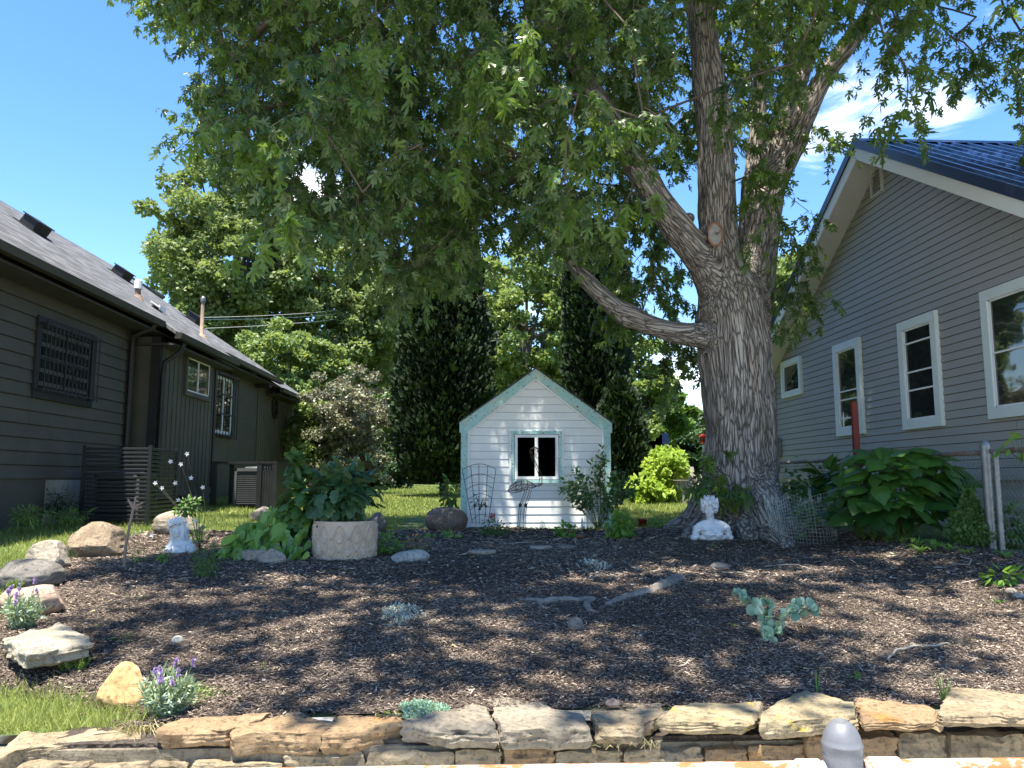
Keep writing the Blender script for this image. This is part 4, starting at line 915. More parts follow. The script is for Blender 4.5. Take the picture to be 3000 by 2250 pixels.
def crownleaves(mb, c, rad, nclump, per, size, proto=DIAM, clump=.28, seed=0, shell=.5, flat=.7, flatn=.5):
    c = np.asarray(c, float); rad = np.asarray(rad, float)
    d = unit(nclump); rr = (shell + (1 - shell) * rng.random((nclump, 1))) * (1 + .22 * vnoise(d * 2.3 + seed, seed)[:, None]); K = c + d * rr * rad
    cr = clump * rad.mean() * rng.uniform(.6, 1.35, nclump)
    k = rng.integers(0, nclump, nclump * per); n = len(k); o_ = unit(n); o_[:, 2] = np.abs(o_[:, 2]) * rng.choice([1, 1, 1, -.6], n)
    P = K[k] + o_ * (cr[k] * rng.uniform(.55, 1.05, n))[:, None] * np.array([1, 1, flat])
    D = o_ * .6 + unit(n) * .8 + np.array([0, 0, -.35]); Nn = o_ * flatn + unit(n) * .7 + np.array([0, 0, .5])
    rn = np.clip(.45 + .3 * vnoise(P * (1.5 / max(.5, cr.mean())), seed + 3) + rng.normal(0, .2, n), 0, 1)
    mb.leaves(P, D, Nn, size * rng.lognormal(0, .25, n), proto, rn); return K
def tree(name, label, cat, px_, py_, Y, rad, nclump, per, size, mat, trunk_r=.2, group=None, proto=DIAM, seed=0, base_r=None, **kw):
    c = onY(px_, py_, Y); g = np.array([c[0], c[1], Gs(c[0], c[1])]); T = thing(name, g, label, cat, group)
    mb = MB(); K = crownleaves(mb, c, rad, nclump, per, size, proto, seed=seed, **kw); mb.build('crown', mat, T, attr=True)
    mb = MB(); top = c + np.array([0, 0, rad[2] * .45]); mid = (g + top) / 2 + np.array([rng.normal(0, .1), 0, 0]) * rad[0] * .3
    mb.tube([g - np.array([0, 0, .1]), (g + mid) / 2, mid, (mid + top) / 2, top], [trunk_r * 1.25, trunk_r, trunk_r * .8, trunk_r * .5, trunk_r * .15], 8)
    for q in K[::max(1, nclump // 14)]:
        f = rng.uniform(.25, .8); s_ = g * (1 - f) + top * f if q[2] > (g * (1 - f) + top * f)[2] - .2 else g * .7 + top * .3
        mb.tube([s_, (s_ * .5 + q * .5) + np.array([0, 0, .08 * rad[2]]), q], [trunk_r * .4, trunk_r * .25, trunk_r * .08], 5)
    mb.build('trunk', 'trunk_bark', T, smooth=True); return T
def column(label, px_, Y, zb_, zt, r, n, mat, prof, name='arborvitae', group='arborvitae behind the playhouse', size=.13, lean=0):
    x = onY(px_, 1400, Y)[0]; g = np.array([x, Y, Gs(x, Y)]); T = thing(name, g, label, 'tree', group)
    zz = rng.uniform(0, 1, n); aa = rng.uniform(0, 2 * math.pi, n); pr = np.interp(zz, [p_[0] for p_ in prof], [p_[1] for p_ in prof]) * r
    q = np.c_[np.cos(aa) * 2.5, np.sin(aa) * 2.5, zz * 9]; pr = pr * (1 + .08 * vnoise(q, 2) + .12 * vnoise(q * np.array([1.6, 1.6, .9]), 5) + .10 * vnoise(q * 4, 6)) * rng.uniform(.72, 1.02, n)
    P = np.c_[x + pr * np.cos(aa) + lean * zz, Y + pr * np.sin(aa), g[2] + zb_ + zz * (zt - zb_)]
    out = np.c_[np.cos(aa), np.sin(aa), 0 * aa]; D = out * .6 + np.array([0, 0, .75]) + unit(n) * .5; Nn = np.cross(out, [0, 0, 1]) + unit(n) * .8
    rn = np.clip(.38 + .6 * vnoise(q * np.array([2.2, 2.2, 1.0]), 8) + rng.normal(0, .16, n), 0, 1)
    mb = MB(); mb.leaves(P, D, Nn, size * rng.lognormal(0, .3, n), LOBED if size > .3 else DIAM, rn)
    ks = np.linspace(0, 1, 14); pk = np.interp(ks, [p_[0] for p_ in prof], [p_[1] for p_ in prof]) * r * .66
    mb.lathe([(max(.02, a), g[2] + zb_ + .1 + k * (zt - zb_) * .95) for a, k in zip(pk, ks)], (x, Y, 0), 14, rnd=0.0)
    mb.build('crown', mat, T, attr=True); MB().tube([g - (0, 0, .1), g + (0, 0, zb_ + .8)], .12, 8).build('trunk', 'trunk_bark', T); return T
PR = [(0, .62), (.06, .86), (.2, 1), (.45, .95), (.7, .72), (.88, .42), (1, .06)]
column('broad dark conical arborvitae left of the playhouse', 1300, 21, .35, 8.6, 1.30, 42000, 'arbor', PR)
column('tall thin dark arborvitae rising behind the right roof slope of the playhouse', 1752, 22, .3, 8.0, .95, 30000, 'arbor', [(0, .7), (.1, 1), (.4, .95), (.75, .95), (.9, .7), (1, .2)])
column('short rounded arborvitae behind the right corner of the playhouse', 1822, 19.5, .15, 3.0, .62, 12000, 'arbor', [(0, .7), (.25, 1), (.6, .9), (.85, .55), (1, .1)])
GB = 'trees beyond the back lawn'
tree('shade_tree', 'tall sunlit green tree rising behind the shingled roof of the dark house', 'tree', 690, 800, 38, (4.1, 4.0, 5.5), 230, 260, .20, 'tree_a', .35, GB, seed=1, clump=.16)
tree('shade_tree', 'tree behind the utility pole, left of the broad arborvitae', 'tree', 985, 930, 42, (4.0, 4, 5.0), 200, 220, .21, 'tree_a', .3, GB, seed=2, clump=.16)
tree('shade_tree', 'bushy bright green tree low behind the far end of the dark house', 'tree', 850, 1130, 31, (2.6, 2.2, 2.3), 150, 220, .15, 'tree_b', .15, GB, seed=3, clump=.16)
tree('shade_tree', 'pale yellow-green tree showing between the two dark arborvitae', 'tree', 1545, 960, 46, (4.6, 4, 5.0), 170, 220, .22, 'tree_b', .3, GB, seed=4, clump=.16)
tree('shade_tree', 'slender olive tree just right of the thin arborvitae', 'tree', 1872, 1140, 30, (1.25, 1.2, 2.3), 46, 340, .17, 'tree_b', .1, GB, seed=5)
tree('shade_tree', 'dark leafy tree in front of the tan-roofed house', 'tree', 1945, 1225, 33, (1.45, 1.2, 1.1), 40, 320, .16, 'tree_c', .1, GB, seed=6)
tree('shade_tree', 'grey-green distant tree left of the maple trunk, beyond the roofs', 'tree', 2022, 1258, 75, (2.3, 2.3, 2.0), 40, 240, .35, 'tree_far', .2, GB, seed=7)
tree('shade_tree', 'tree top peeking over the low end of the grey house roof', 'tree', 2285, 905, 46, (2.6, 2.4, 3.4), 60, 260, .25, 'tree_b', .2, GB, seed=8)
for i, (a, b, Y, rx, rz__, lb) in enumerate(((560, 1240, 60, 5, 3.6, 'distant tree mostly hidden by the dark house roof end'), (1180, 1130, 58, 5.5, 5.5, 'distant tree behind the broad arborvitae'), (1420, 1200, 62, 4.5, 4.2, 'distant tree above the left roof slope of the playhouse'), (1700, 1180, 60, 4.5, 4.2, 'distant tree behind the thin arborvitae'))):
    tree('shade_tree', lb, 'tree', a, b, Y, (rx, rx, rz__), 60, 300, .36, 'tree_far', .25, GB, seed=20 + i)
tree('silvery_shrub', 'loose grey-green shrub with silvery pinkish leaves left of the broad arborvitae', 'shrub', 1030, 1272, 23, (1.5, 1.1, 1.9), 230, 80, .08, 'purple_leaf', .06, seed=31, clump=.15, shell=.12)
tree('garden_shrub', 'bright green shrub between the dark house and the silvery shrub', 'shrub', 915, 1280, 24, (.85, .8, 1.35), 55, 300, .11, 'tree_b', .05, 'garden shrubs at the back', seed=32)
tree('lime_shrub', 'tall lime green leafy shrub on the back lawn between playhouse and maple', 'shrub', 1945, 1395, 18, (.42, .4, .78), 46, 90, .13, 'lime_leaf', .04, proto=OVAL, seed=33, clump=.30)
tree('lime_shrub', 'low lime green shrub at the left foot of the tall lime one', 'shrub', 1895, 1440, 17.5, (.36, .3, .34), 26, 80, .12, 'lime_leaf', .03, proto=OVAL, seed=36, clump=.30)
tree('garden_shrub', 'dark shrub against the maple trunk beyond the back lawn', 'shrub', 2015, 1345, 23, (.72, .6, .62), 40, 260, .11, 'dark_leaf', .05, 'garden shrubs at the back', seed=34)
for i, (a, b, lb) in enumerate(((1080, 1345, 'distant low tree far behind the silvery shrub'), (700, 1350, 'distant low tree behind the mesh enclosure'), (1500, 1360, 'distant low tree behind the left wall of the playhouse'), (1880, 1365, 'distant low tree behind the lime shrubs'))):
    tree('shade_tree', lb, 'tree', a, b, 52, (5.5, 2, 2.2), 60, 220, .3, 'tree_far', .2, GB, seed=60 + i)
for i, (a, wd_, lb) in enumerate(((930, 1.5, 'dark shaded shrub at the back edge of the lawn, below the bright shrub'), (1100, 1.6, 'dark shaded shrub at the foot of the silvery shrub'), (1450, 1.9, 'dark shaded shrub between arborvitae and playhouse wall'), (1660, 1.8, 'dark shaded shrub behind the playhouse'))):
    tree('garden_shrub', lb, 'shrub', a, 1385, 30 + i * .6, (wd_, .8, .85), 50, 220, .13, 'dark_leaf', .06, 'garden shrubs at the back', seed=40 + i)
# ================================================================ STONE WALL
def stonemat(name, c1, c2, c3, th=.55, s3=3.0, bump=.9, spots=(.33, .30, .08), spth=.72):
    m, t, o = newmat(name); co = coords(t, 'Object')
    n1 = t.noise(co, 5, 10, .68, .2); n2 = t.noise(co, 34, 8, .75); n3 = t.noise(t.mapping(co, (1, 1, 3)), s3, 8, .6, .4)
    col = t.mix(t.ramp(n1, [(.34, 0), (.66, 1)]), c1, c2)
    col = t.mix(t.ramp(n3, [(th, 0), (th + .12, 1)]), col, c3)
    col = t.mix(t.ramp(n2, [(.36, .8), (.5, 0)]), col, (c1[0] * .3, c1[1] * .3, c1[2] * .3))
    col = t.mix(t.ramp(t.noise(co, 13, 8, .7), [(spth, 0), (spth + .04, 1)]), col, spots)
    p = t.n('ShaderNodeBsdfPrincipled'); t.k(col, p.inputs[0]); p.inputs['Roughness'].default_value = .9; p.inputs['Specular IOR Level'].default_value = .25
    lay = t.noise(t.mapping(co, (2, 2, 16)), 3, 8, .7)
    t.k(t.bump(t.math('ADD', t.math('ADD', n2, t.math('MULTIPLY', lay, .8)), n1), bump, .02), p.inputs['Normal']); t.k(p.outputs[0], o.inputs[0]); return m
stonemat('stone_tan', (.25, .195, .12), (.42, .34, .22), (.17, .14, .105))
stonemat('stone_orange', (.25, .165, .09), (.38, .27, .155), (.40, .20, .06), th=.60)
stonemat('stone_grey', (.22, .19, .145), (.36, .31, .23), (.12, .11, .095), th=.52, spots=(.40, .39, .36))
stonemat('stone_lichen', (.30, .24, .14), (.40, .33, .21), (.22, .20, .13), spots=(.42, .36, .04), spth=.60)
stonemat('mortar', (.20, .17, .12), (.30, .26, .19), (.14, .12, .09))
SW = thing('stone_wall', (0, 3.7, 0), 'low retaining wall of rough tan sandstone along the front of the bed', 'wall')
def extrude_stone(poly, z_top, z_bot, seed, rough=.011, res=.012, dome=.003):
    """irregular slab: fine grid over the outline polygon, chipped rim, rough sides"""
    P = np.array(poly); n = len(P); pts = []
    for i in range(n):
        a, b = P[i], P[(i + 1) % n]; k = max(1, int(np.linalg.norm(b - a) / res))
        for j in range(k): pts.append(a + (b - a) * j / k)
    pts = np.array(pts); c = pts.mean(0); n = len(pts)
    o_ = pts - c; L = np.linalg.norm(o_, axis=1)[:, None]; o_ = o_ / L
    pts = pts + o_ * (fbm(np.c_[pts * 14, np.full(n, seed)], 3, seed) * .009)[:, None]
    V = []; rings = []
    zt = z_top; th = z_top - z_bot
    fr = [.35, .6, .8, .92, .985]
    for f in fr: q = c + (pts - c) * f; V.append(np.c_[q, np.full(n, zt) + dome * (1 - f)])
    levels = [(.0, 1.004), (.1, 1.012), (.22, 1.006), (.34, 1.014), (.46, 1.004), (.58, 1.012), (.7, .998), (.82, .996), (.92, .985), (1.0, .965)]
    for d, f in levels: q = c + (pts - c) * 1.0 + o_ * ((f - 1) * .55); V.append(np.c_[q, np.full(n, zt - .006 - d * (th - .006))])
    V = np.array(V); m_ = len(V); A = V.reshape(-1, 3)
    nz = fbm(A * 9 + seed * 3.1, 3, seed) * rough
    A[:, 2] += nz * np.where(np.arange(len(A)) < len(fr) * n, 1.0, .7)
    side = np.arange(len(A)) >= len(fr) * n; oo = np.tile(o_, (m_, 1))
    sn = fbm(A * np.array([16, 16, 26]) + seed, 4, seed + 1)
    st = vnoise(np.c_[A[:, 0] * 5, A[:, 1] * 5, A[:, 2] * 55] + seed, seed + 2)
    A[:, :2] += oo * ((sn * rough * 1.2 + st * .007) * side)[:, None]
    ch = np.clip(vnoise(A * 12 + seed, seed + 5) - .35, 0, 1) * .05; A[:, :2] -= oo * (ch * (np.abs(A[:, 2] - zt) < .03))[:, None]
    ctr = np.array([[c[0], c[1], zt + dome]]); A = np.vstack([A, ctr]); ic = len(A) - 1
    F = []
    for r in range(m_ - 1):
        for i in range(n): j = (i + 1) % n; F.append([r * n + i, r * n + j, (r + 1) * n + j, (r + 1) * n + i])
    for i in range(n): F.append([ic, (i + 1) % n, i])
    F.append([(m_ - 1) * n + i for i in range(n)])
    return A, F
CAPS = [  # outline pixels of each top face, front pixel row, bottom pixel row, material
    ([(-160, 2215), (-20, 2199), (65, 2150), (348, 2129), (423, 2139), (413, 2164), (278, 2174), (75, 2193), (20, 2212), (-160, 2250)], 2185, 2232, 'stone_tan'),
    ([(477, 2124), (537, 2104), (796, 2090), (776, 2109), (664, 2141), (552, 2140), (462, 2141)], 2140, 2192, 'stone_orange'),
    ([(664, 2136), (806, 2099), (865, 2087), (975, 2113), (938, 2149), (746, 2148), (690, 2154)], 2148, 2214, 'stone_orange'),
    ([(948, 2150), (985, 2099), (1163, 2093), (1172, 2127), (1000, 2150)], 2150, 2214, 'stone_orange'),
    ([(1170, 2118), (1289, 2070), (1425, 2067), (1454, 2134), (1325, 2136), (1226, 2122)], 2128, 2190, 'stone_grey'),
    ([(1430, 2050), (1497, 2047), (1540, 2057), (1588, 2055), (1615, 2077), (1701, 2088), (1730, 2129), (1472, 2130)], 2128, 2198, 'stone_grey'),
    ([(1733, 2070), (1796, 2061), (1936, 2066), (1942, 2088), (1862, 2138), (1748, 2138)], 2136, 2182, 'stone_tan'),
    ([(1933, 2112), (1937, 2098), (1981, 2070), (2023, 2055), (2232, 2061), (2218, 2088), (2181, 2124), (2000, 2116)], 2116, 2154, 'stone_lichen'),
    ([(2228, 2084), (2357, 2018), (2390, 2022), (2475, 2052), (2504, 2052), (2504, 2092), (2411, 2106), (2228, 2120)], 2108, 2158, 'stone_lichen'),
    ([(2510, 2043), (2542, 2046), (2705, 2064), (2740, 2084), (2726, 2111), (2533, 2113), (2512, 2086)], 2111, 2142, 'stone_orange'),
    ([(2746, 2082), (2787, 2012), (2859, 2016), (3000, 2030), (3060, 2034), (3080, 2100), (2931, 2094), (2760, 2092)], 2092, 2134, 'stone_tan'),
    ([(3088, 2100), (3070, 2040), (3240, 2050), (3260, 2100)], 2100, 2140, 'stone_grey')]
YW = 3.50
for i, (pl, fr_, bt, mt) in enumerate(CAPS):
    zt = onY(1500, fr_, YW)[2]; zbt = onY(1500, bt, YW)[2]
    pp = [onZ(a, b, zt)[:2] for a, b in pl]
    A, F = extrude_stone(pp, zt, zbt, 3 + i * 7); MB().add(A, F).build('cap_stone', mt, SW, smooth=True, sharp=38)
rs = random.Random(5)
for row, (z1, z0) in enumerate(((.415, .305), (.298, .20), (.193, .095), (.088, -.02))):
    x = -3.2 + rs.uniform(0, .2)
    while x < 3.4:
        wd_ = rs.uniform(.15, .42); dz = rs.uniform(-.012, .016); zt = z1 + dz + (.0 if x > -1.2 else -.03) + (.035 if x > 1.4 and row == 0 else 0); yf = 3.535 + rs.uniform(-.012, .02)
        pp = [(x + .008 + rs.uniform(0, .01), yf), (x + wd_ * .5, yf - rs.uniform(0, .012)), (x + wd_ - .008, yf + rs.uniform(0, .01)), (x + wd_ - .008, 3.75), (x + .008, 3.75)]
        A, F = extrude_stone([np.array(q) for q in pp], zt, z0 + rs.uniform(0, .012), rs.randint(0, 999), rough=.012, dome=0); MB().add(A, F).build('wall_stone', rs.choice(['stone_tan', 'stone_grey', 'stone_tan', 'stone_lichen', 'stone_orange']), SW, smooth=True, sharp=38)
        x += wd_
mb = MB(); mb.span((-3.4, 3.575, -.02), (-1.9, 3.85, .375)); mb.span((-1.9, 3.575, -.02), (3.6, 3.85, .43)); mb.build('mortar_core', 'mortar', SW); MB().span((-1.88, 3.60, .425), (3.6, 3.84, .448)).build('soil_fill', 'mulch', SW)

# ================================================================ FRONT PIPE FENCE
m, t, o = newmat('flaking_pipe'); co = t.mapping(coords(t), (.5, 1, 1)); n1 = t.noise(co, 22, 10, .7, .3); n2 = t.noise(co, 5, 4)
f = t.ramp(t.math('ADD', t.math('MULTIPLY', n1, .7), t.math('MULTIPLY', n2, .3)), [(.46, 0), (.53, 1)])
col = t.mix(f, (.66, .60, .53), t.mix(n1, (.22, .06, .02), (.42, .16, .05)))
p = t.n('ShaderNodeBsdfPrincipled'); t.k(col, p.inputs[0]); p.inputs['Roughness'].default_value = .8; t.k(t.bump(f, .5, .002), p.inputs['Normal']); t.k(p.outputs[0], o.inputs[0])
surf('cap_metal', (.11, .115, .125), (.19, .195, .21), 14, .55, .35, 180, .0008, metal=.25)
surf('grey_clamp', (.40, .42, .44), (.5, .52, .54), 12, .55, .2, metal=.4)
YFZ = 1.62
cp = onY(2468, 2200, YFZ); r_a = onY(700, 2249, YFZ) - [0, 0, .022]; r_b = onY(2790, 2222, YFZ) - [0, 0, .022]
PF = thing('pipe_fence', (cp[0], YFZ, 0), 'flaking white pipe rail and post with domed grey cap before the stone wall', 'fence')
zr_ = lambda x: r_b[2] + (r_a[2] - r_b[2]) * (r_b[0] - x) / (r_b[0] - r_a[0])
MB().tube([(cp[0] + .04, YFZ, zr_(cp[0])), (1.6, YFZ, zr_(1.6))], .021, 16).build('rail', 'flaking_pipe', PF, smooth=True)
MB().tube([(-1.8, YFZ, zr_(-1.8)), (cp[0] - .05, YFZ, zr_(cp[0] - .05))], .0205, 16).build('rail', 'flaking_pipe', PF, smooth=True)
MB().tube([(cp[0] + .055, YFZ, zr_(cp[0] + .06)), (cp[0] + .115, YFZ, zr_(cp[0] + .1))], .026, 16).build('rail_sleeve', 'white_frame', PF, smooth=True)
MB().tube([(cp[0] - .095, YFZ, zr_(cp[0] - .1)), (cp[0] - .05, YFZ, zr_(cp[0] - .05))], .024, 16).build('rail_sleeve', 'white_frame', PF, smooth=True)
zc_ = onY(2468, 2228, YFZ)[2]
MB().lathe([(.031, -1.02), (.031, .0)], (cp[0], YFZ, zc_), 20).build('post', 'rusty_pipe', PF, smooth=True)
ct = onY(2468, 2118, YFZ)[2] - zc_
MB().lathe([(.0375, -.03), (.0385, .010), (.0375, .014), (.0385, .018), (.0385, .028), (.0405, .031), (.0405, .034), (.0383, .037), (.0372, .044), (.0348, .052), (.031, .060), (.0262, .067), (.020, .0735), (.0135, .0785), (.007, ct - .003), (.002, ct)], (cp[0], YFZ, zc_), 40).build('post_cap', 'cap_metal', PF, smooth=True)
for sx in (-1, 1): mb = MB(); mb.tube([(cp[0] + sx * .036, YFZ - .004, zc_ - .022), (cp[0] + sx * .062, YFZ, zc_ - .028)], [.024, .018], 10); mb.build('rail_clamp', 'grey_clamp', PF, smooth=True)

# ================================================================ ROCKS
def icosph(sub=4):
    import bmesh
    bm = bmesh.new(); bmesh.ops.create_icosphere(bm, subdivisions=sub, radius=1); V = np.array([v.co[:] for v in bm.verts]); F = np.array([[v.index for v in f.verts] for f in bm.faces]); bm.free(); return V, F
ICO = icosph(5); ICO3 = icosph(3)
def rock(name, label, cat, box, mat, seed=0, depth=.8, cuts=5, rough=.06, group=None, sink=.12, rz=0, lift=0, low=False, flat=None, cutd=(.62, .9), bot=True, taper=None):
    x0, x1, y0, y1 = box; g = onG((x0 + x1) / 2, y1, lift); D_ = project(g)[2][0]; wd_ = (x1 - x0) / FPX * D_ / 2; hh = (y1 - y0) / FPX * D_
    V, F = (ICO3 if low else ICO); V = V.copy(); r_ = np.random.default_rng(seed)
    for i in range(cuts):
        n_ = r_.normal(size=3); n_[2] = abs(n_[2]) * .8; n_ /= np.linalg.norm(n_); c = r_.uniform(*cutd); d = V @ n_ - c; V -= np.where(d > 0, d, 0)[:, None] * n_ * .92
    V *= (1 + rough * 1.3 * fbm(V * 1.6 + seed, 2, seed) + rough * .35 * fbm(V * 7, 3, seed + 1))[:, None]
    if flat: V[:, 2] = np.minimum(V[:, 2], flat + .04 * fbm(V * 3, 2, seed))
    if taper: V[:, :2] *= (1 - taper * np.clip(V[:, 2:3], -1, 1))
    mn, mx = V.min(0), V.max(0); V = (V - (mn + mx) / 2) / ((mx - mn) / 2)
    c_, s_ = math.cos(rz), math.sin(rz)
    V = V * np.array([wd_, wd_ * depth, hh * (.5 + sink * .5)]); V = V @ rotz(rz).T if rz else V
    k = wd_ / np.abs(V[:, 0]).max(); V[:, 0] *= k
    cy = g[1] + wd_ * depth * .75; V += np.array([g[0], cy, g[2] + hh * (.5 - sink * .5)])
    o = MB().add(V, F).build(name, mat, smooth=True, origin=(g[0], cy, g[2]), sharp=26 if cuts > 3 else 0); return tag(o, label, cat, group)
stonemat('rock_brown', (.17, .125, .085), (.32, .25, .17), (.10, .08, .065), th=.56, s3=2.4, spots=(.42, .36, .28), bump=.5)
stonemat('rock_beige', (.27, .23, .18), (.38, .33, .26), (.17, .15, .13), th=.58, s3=3, bump=.6, spots=(.2, .18, .12))
stonemat('rock_dark', (.13, .12, .105), (.21, .19, .165), (.08, .075, .07), th=.56, s3=2.5, bump=.4, spots=(.3, .29, .25))
stonemat('rock_pink', (.36, .24, .17), (.45, .32, .24), (.30, .19, .13), th=.6, bump=.3, spots=(.5, .42, .34), spth=.66)
stonemat('rock_orange', (.46, .28, .12), (.52, .35, .17), (.24, .18, .13), th=.60, s3=3.2, bump=.25, spots=(.55, .45, .3))
stonemat('rock_slab', (.30, .27, .20), (.43, .38, .28), (.25, .24, .21), th=.54, s3=4, bump=.8, spots=(.12, .12, .11), spth=.68)
stonemat('rock_pale', (.27, .275, .25), (.36, .365, .34), (.30, .32, .29), th=.56, s3=4, bump=.3, spots=(.25, .27, .22))
stonemat('rock_round', (.15, .115, .09), (.22, .17, .135), (.12, .09, .07), th=.6, bump=.5, spots=(.3, .25, .2))
rock('boulder', 'big domed brown boulder on the lawn edge, behind the forked stick', 'boulder', (168, 342, 1532, 1640), 'rock_brown', 11, .8, 5, .07, taper=.10)
rock('boulder', 'squat beige boulder left of the domed brown one', 'boulder', (58, 184, 1586, 1672), 'rock_beige', 5, .75, 6, .06, taper=-.03)
rock('boulder', 'smooth dark grey boulder above the pink one at the left edge', 'boulder', (-60, 142, 1644, 1735), 'rock_dark', 8, .8, 2, .06)
rock('boulder', 'smooth pinkish boulder behind the left lavender', 'boulder', (-25, 160, 1726, 1816), 'rock_pink', 17, .7, 4, .05)
rock('boulder', 'orange flat-topped stone leaning behind the front lavender', 'boulder', (268, 432, 1950, 2082), 'rock_orange', 23, .55, 5, .06, taper=.42)
rock('boulder', 'long grey boulder behind the hooded bust', 'boulder', (432, 586, 1495, 1572), 'rock_beige', 31, .6, 5, .07)
rock('boulder', 'rounded reddish brown boulder beside the trellis', 'boulder', (1244, 1370, 1486, 1560), 'rock_round', 41, .75, 1, .03)
rock('boulder', 'dark brown rock half hidden behind the right side of the planter', 'boulder', (1075, 1132, 1502, 1558), 'rock_dark', 43, .8, 5, .08)
rock('boulder', 'pale boulder in the grass behind the wilting plant', 'boulder', (725, 800, 1484, 1530), 'rock_beige', 45, .7, 4, .06)
rock('flat_stone', 'flat grey-tan stone lying left of the planter', 'stone', (702, 780, 1614, 1650), 'rock_beige', 51, .6, 5, .05, flat=.3)
rock('flat_stone', 'tilted pointed stone against the flat one left of the planter', 'stone', (752, 834, 1608, 1656), 'rock_beige', 54, .5, 7, .06, taper=.3)
rock('flat_stone', 'pale grey-green wedge stone right of the planter', 'stone', (1142, 1258, 1612, 1652), 'rock_pale', 58, .5, 4, .05)
rock('stepping_stone', 'flat stepping stone in the mulch in front of the trellis', 'stone', (1370, 1455, 1613, 1632), 'rock_beige', 61, .6, 4, .05, flat=.3, low=True)
rock('stepping_stone', 'flat stepping stone in the mulch below the flamingo', 'stone', (1552, 1620, 1600, 1616), 'rock_beige', 62, .6, 4, .05, flat=.3, low=True)
rock('stepping_stone', 'small flat stone in the mulch below the playhouse window', 'stone', (1632, 1690, 1598, 1614), 'rock_dark', 63, .6, 4, .05, flat=.3, low=True)
rock('half_buried_stone', 'grey half buried stone below the exposed roots', 'stone', (1664, 1712, 1812, 1852), 'rock_dark', 66, .8, 3, .05, low=True)
rock('half_buried_stone', 'low grey stone half buried in front of the right bust', 'stone', (2082, 2146, 1650, 1672), 'rock_dark', 67, .8, 3, .05, low=True)
rock('pebble', 'lone pale pebble on the mulch right of the star-leaved weed', 'stone', (499, 532, 1864, 1890), 'rock_pale', 70, .8, 2, .05, low=True)
o = rock('pebble', 'smooth flat pebble resting on a cap stone of the wall', 'stone', (1772, 1818, 2052, 2078), 'rock_pink', 71, .8, 1, .03, low=True, sink=0)
pz = onY(1500, 2136, YW)[2]; pp = onZ(1795, 2078, pz); sc_ = 3.6 / o.location[1]; o.scale = (sc_, sc_, sc_); o.location = (pp[0], pp[1], pz + .006)
for i, (a, b, c, d) in enumerate(((2944, 2975, 1686, 1702), (2962, 2996, 1700, 1716), (2952, 2990, 1724, 1744), (2986, 3020, 1712, 1730), (2975, 3008, 1738, 1758), (2925, 2946, 1680, 1692), (3000, 3030, 1690, 1708), (3010, 3045, 1735, 1756))):
    rock('pebble', 'rounded pebble in the little pile at the right edge under the leafy seedling', 'stone', (a, b, c, d), ('rock_pink', 'rock_pale', 'rock_beige')[i % 3], 80 + i, .8, 1, .03, low=True, group='pebble pile at the right edge')
# slab: cut block outlined from its top face
def slab(label, tops, zlift, th, mat, seed):
    g = onG(*tops[0]); pz = Gs(*onG(*tops[1])[:2]) + zlift; pp = [onZ(a, b, pz)[:2] for a, b in tops]
    A, F = extrude_stone(pp, pz, pz - th, seed, rough=.02, res=.03, dome=.02); c_ = A.mean(0); c_[2] = pz - th
    return tag(MB().add(A, F).build('stone_slab', mat, smooth=True, origin=c_, sharp=38), label, 'boulder')
slab('long pale cut sandstone slab lying at the left edge of the bed', [(18, 1862), (130, 1838), (172, 1826), (264, 1862), (262, 1880), (190, 1890), (80, 1912), (22, 1880)], .06, .085, 'rock_slab', 7)

# ================================================================ SURFACE ROOTS, STICKS
surf('root_bark', (.13, .11, .09), (.26, .225, .19), 14, .9, .8, 50, .008)
surf('pale_twig', (.30, .26, .20), (.42, .37, .30), 20, .9, .3)
def gpath(pts, rad, lift=0.0, k=8, name='root', mat='root_bark', label='', cat='root', group=None, wob=.012):
    P = []
    for i, (a, b) in enumerate(pts): g = onG(a, b); P.append((g[0], g[1], g[2] + lift))
    P = np.array(P); n = len(P); tt = np.linspace(0, n - 1, n * 6); Q = np.array([[np.interp(x, range(n), P[:, j]) for j in range(3)] for x in tt]); r = np.interp(tt, range(n), rad)
    Q += fbm(Q * 9, 2, 3)[:, None] * np.array([.6, .6, .7]) * wob
    o = MB().tube(Q, r * (1 + .15 * vnoise(Q * 30, 2)), k).build(name, mat, smooth=True, origin=Q[0]); return tag(o, label, cat, group)
gpath([(1990, 1700), (1950, 1722), (1900, 1742), (1840, 1755), (1780, 1778), (1740, 1790)], [.06, .07, .055, .05, .035, .01], .0, 10, 'surface_root', label='thick weathered root surfacing in the middle of the mulch bed')
gpath([(1740, 1762), (1690, 1768), (1640, 1766), (1590, 1772), (1555, 1766), (1520, 1768)], [.02, .028, .024, .03, .02, .01], .02, 8, 'surface_root', label='thin pale root running left from the thick weathered root')
gpath([(1740, 1764), (1715, 1780), (1728, 1800), (1750, 1806)], [.02, .024, .02, .008], .02, 8, 'surface_root', label='short hooked root end just left of the thick weathered root')
gpath([(1575, 1770), (1590, 1784), (1602, 1792)], [.022, .02, .01], .01, 8, 'surface_root', label='short forked root stub at the left end of the thin pale root')
gpath([(2602, 1950), (2625, 1925), (2680, 1912), (2740, 1908), (2785, 1900)], [.006, .007, .007, .006, .004], .035, 6, 'fallen_twig', 'pale_twig', 'long curved pale twig on the mulch at the right', 'twig')
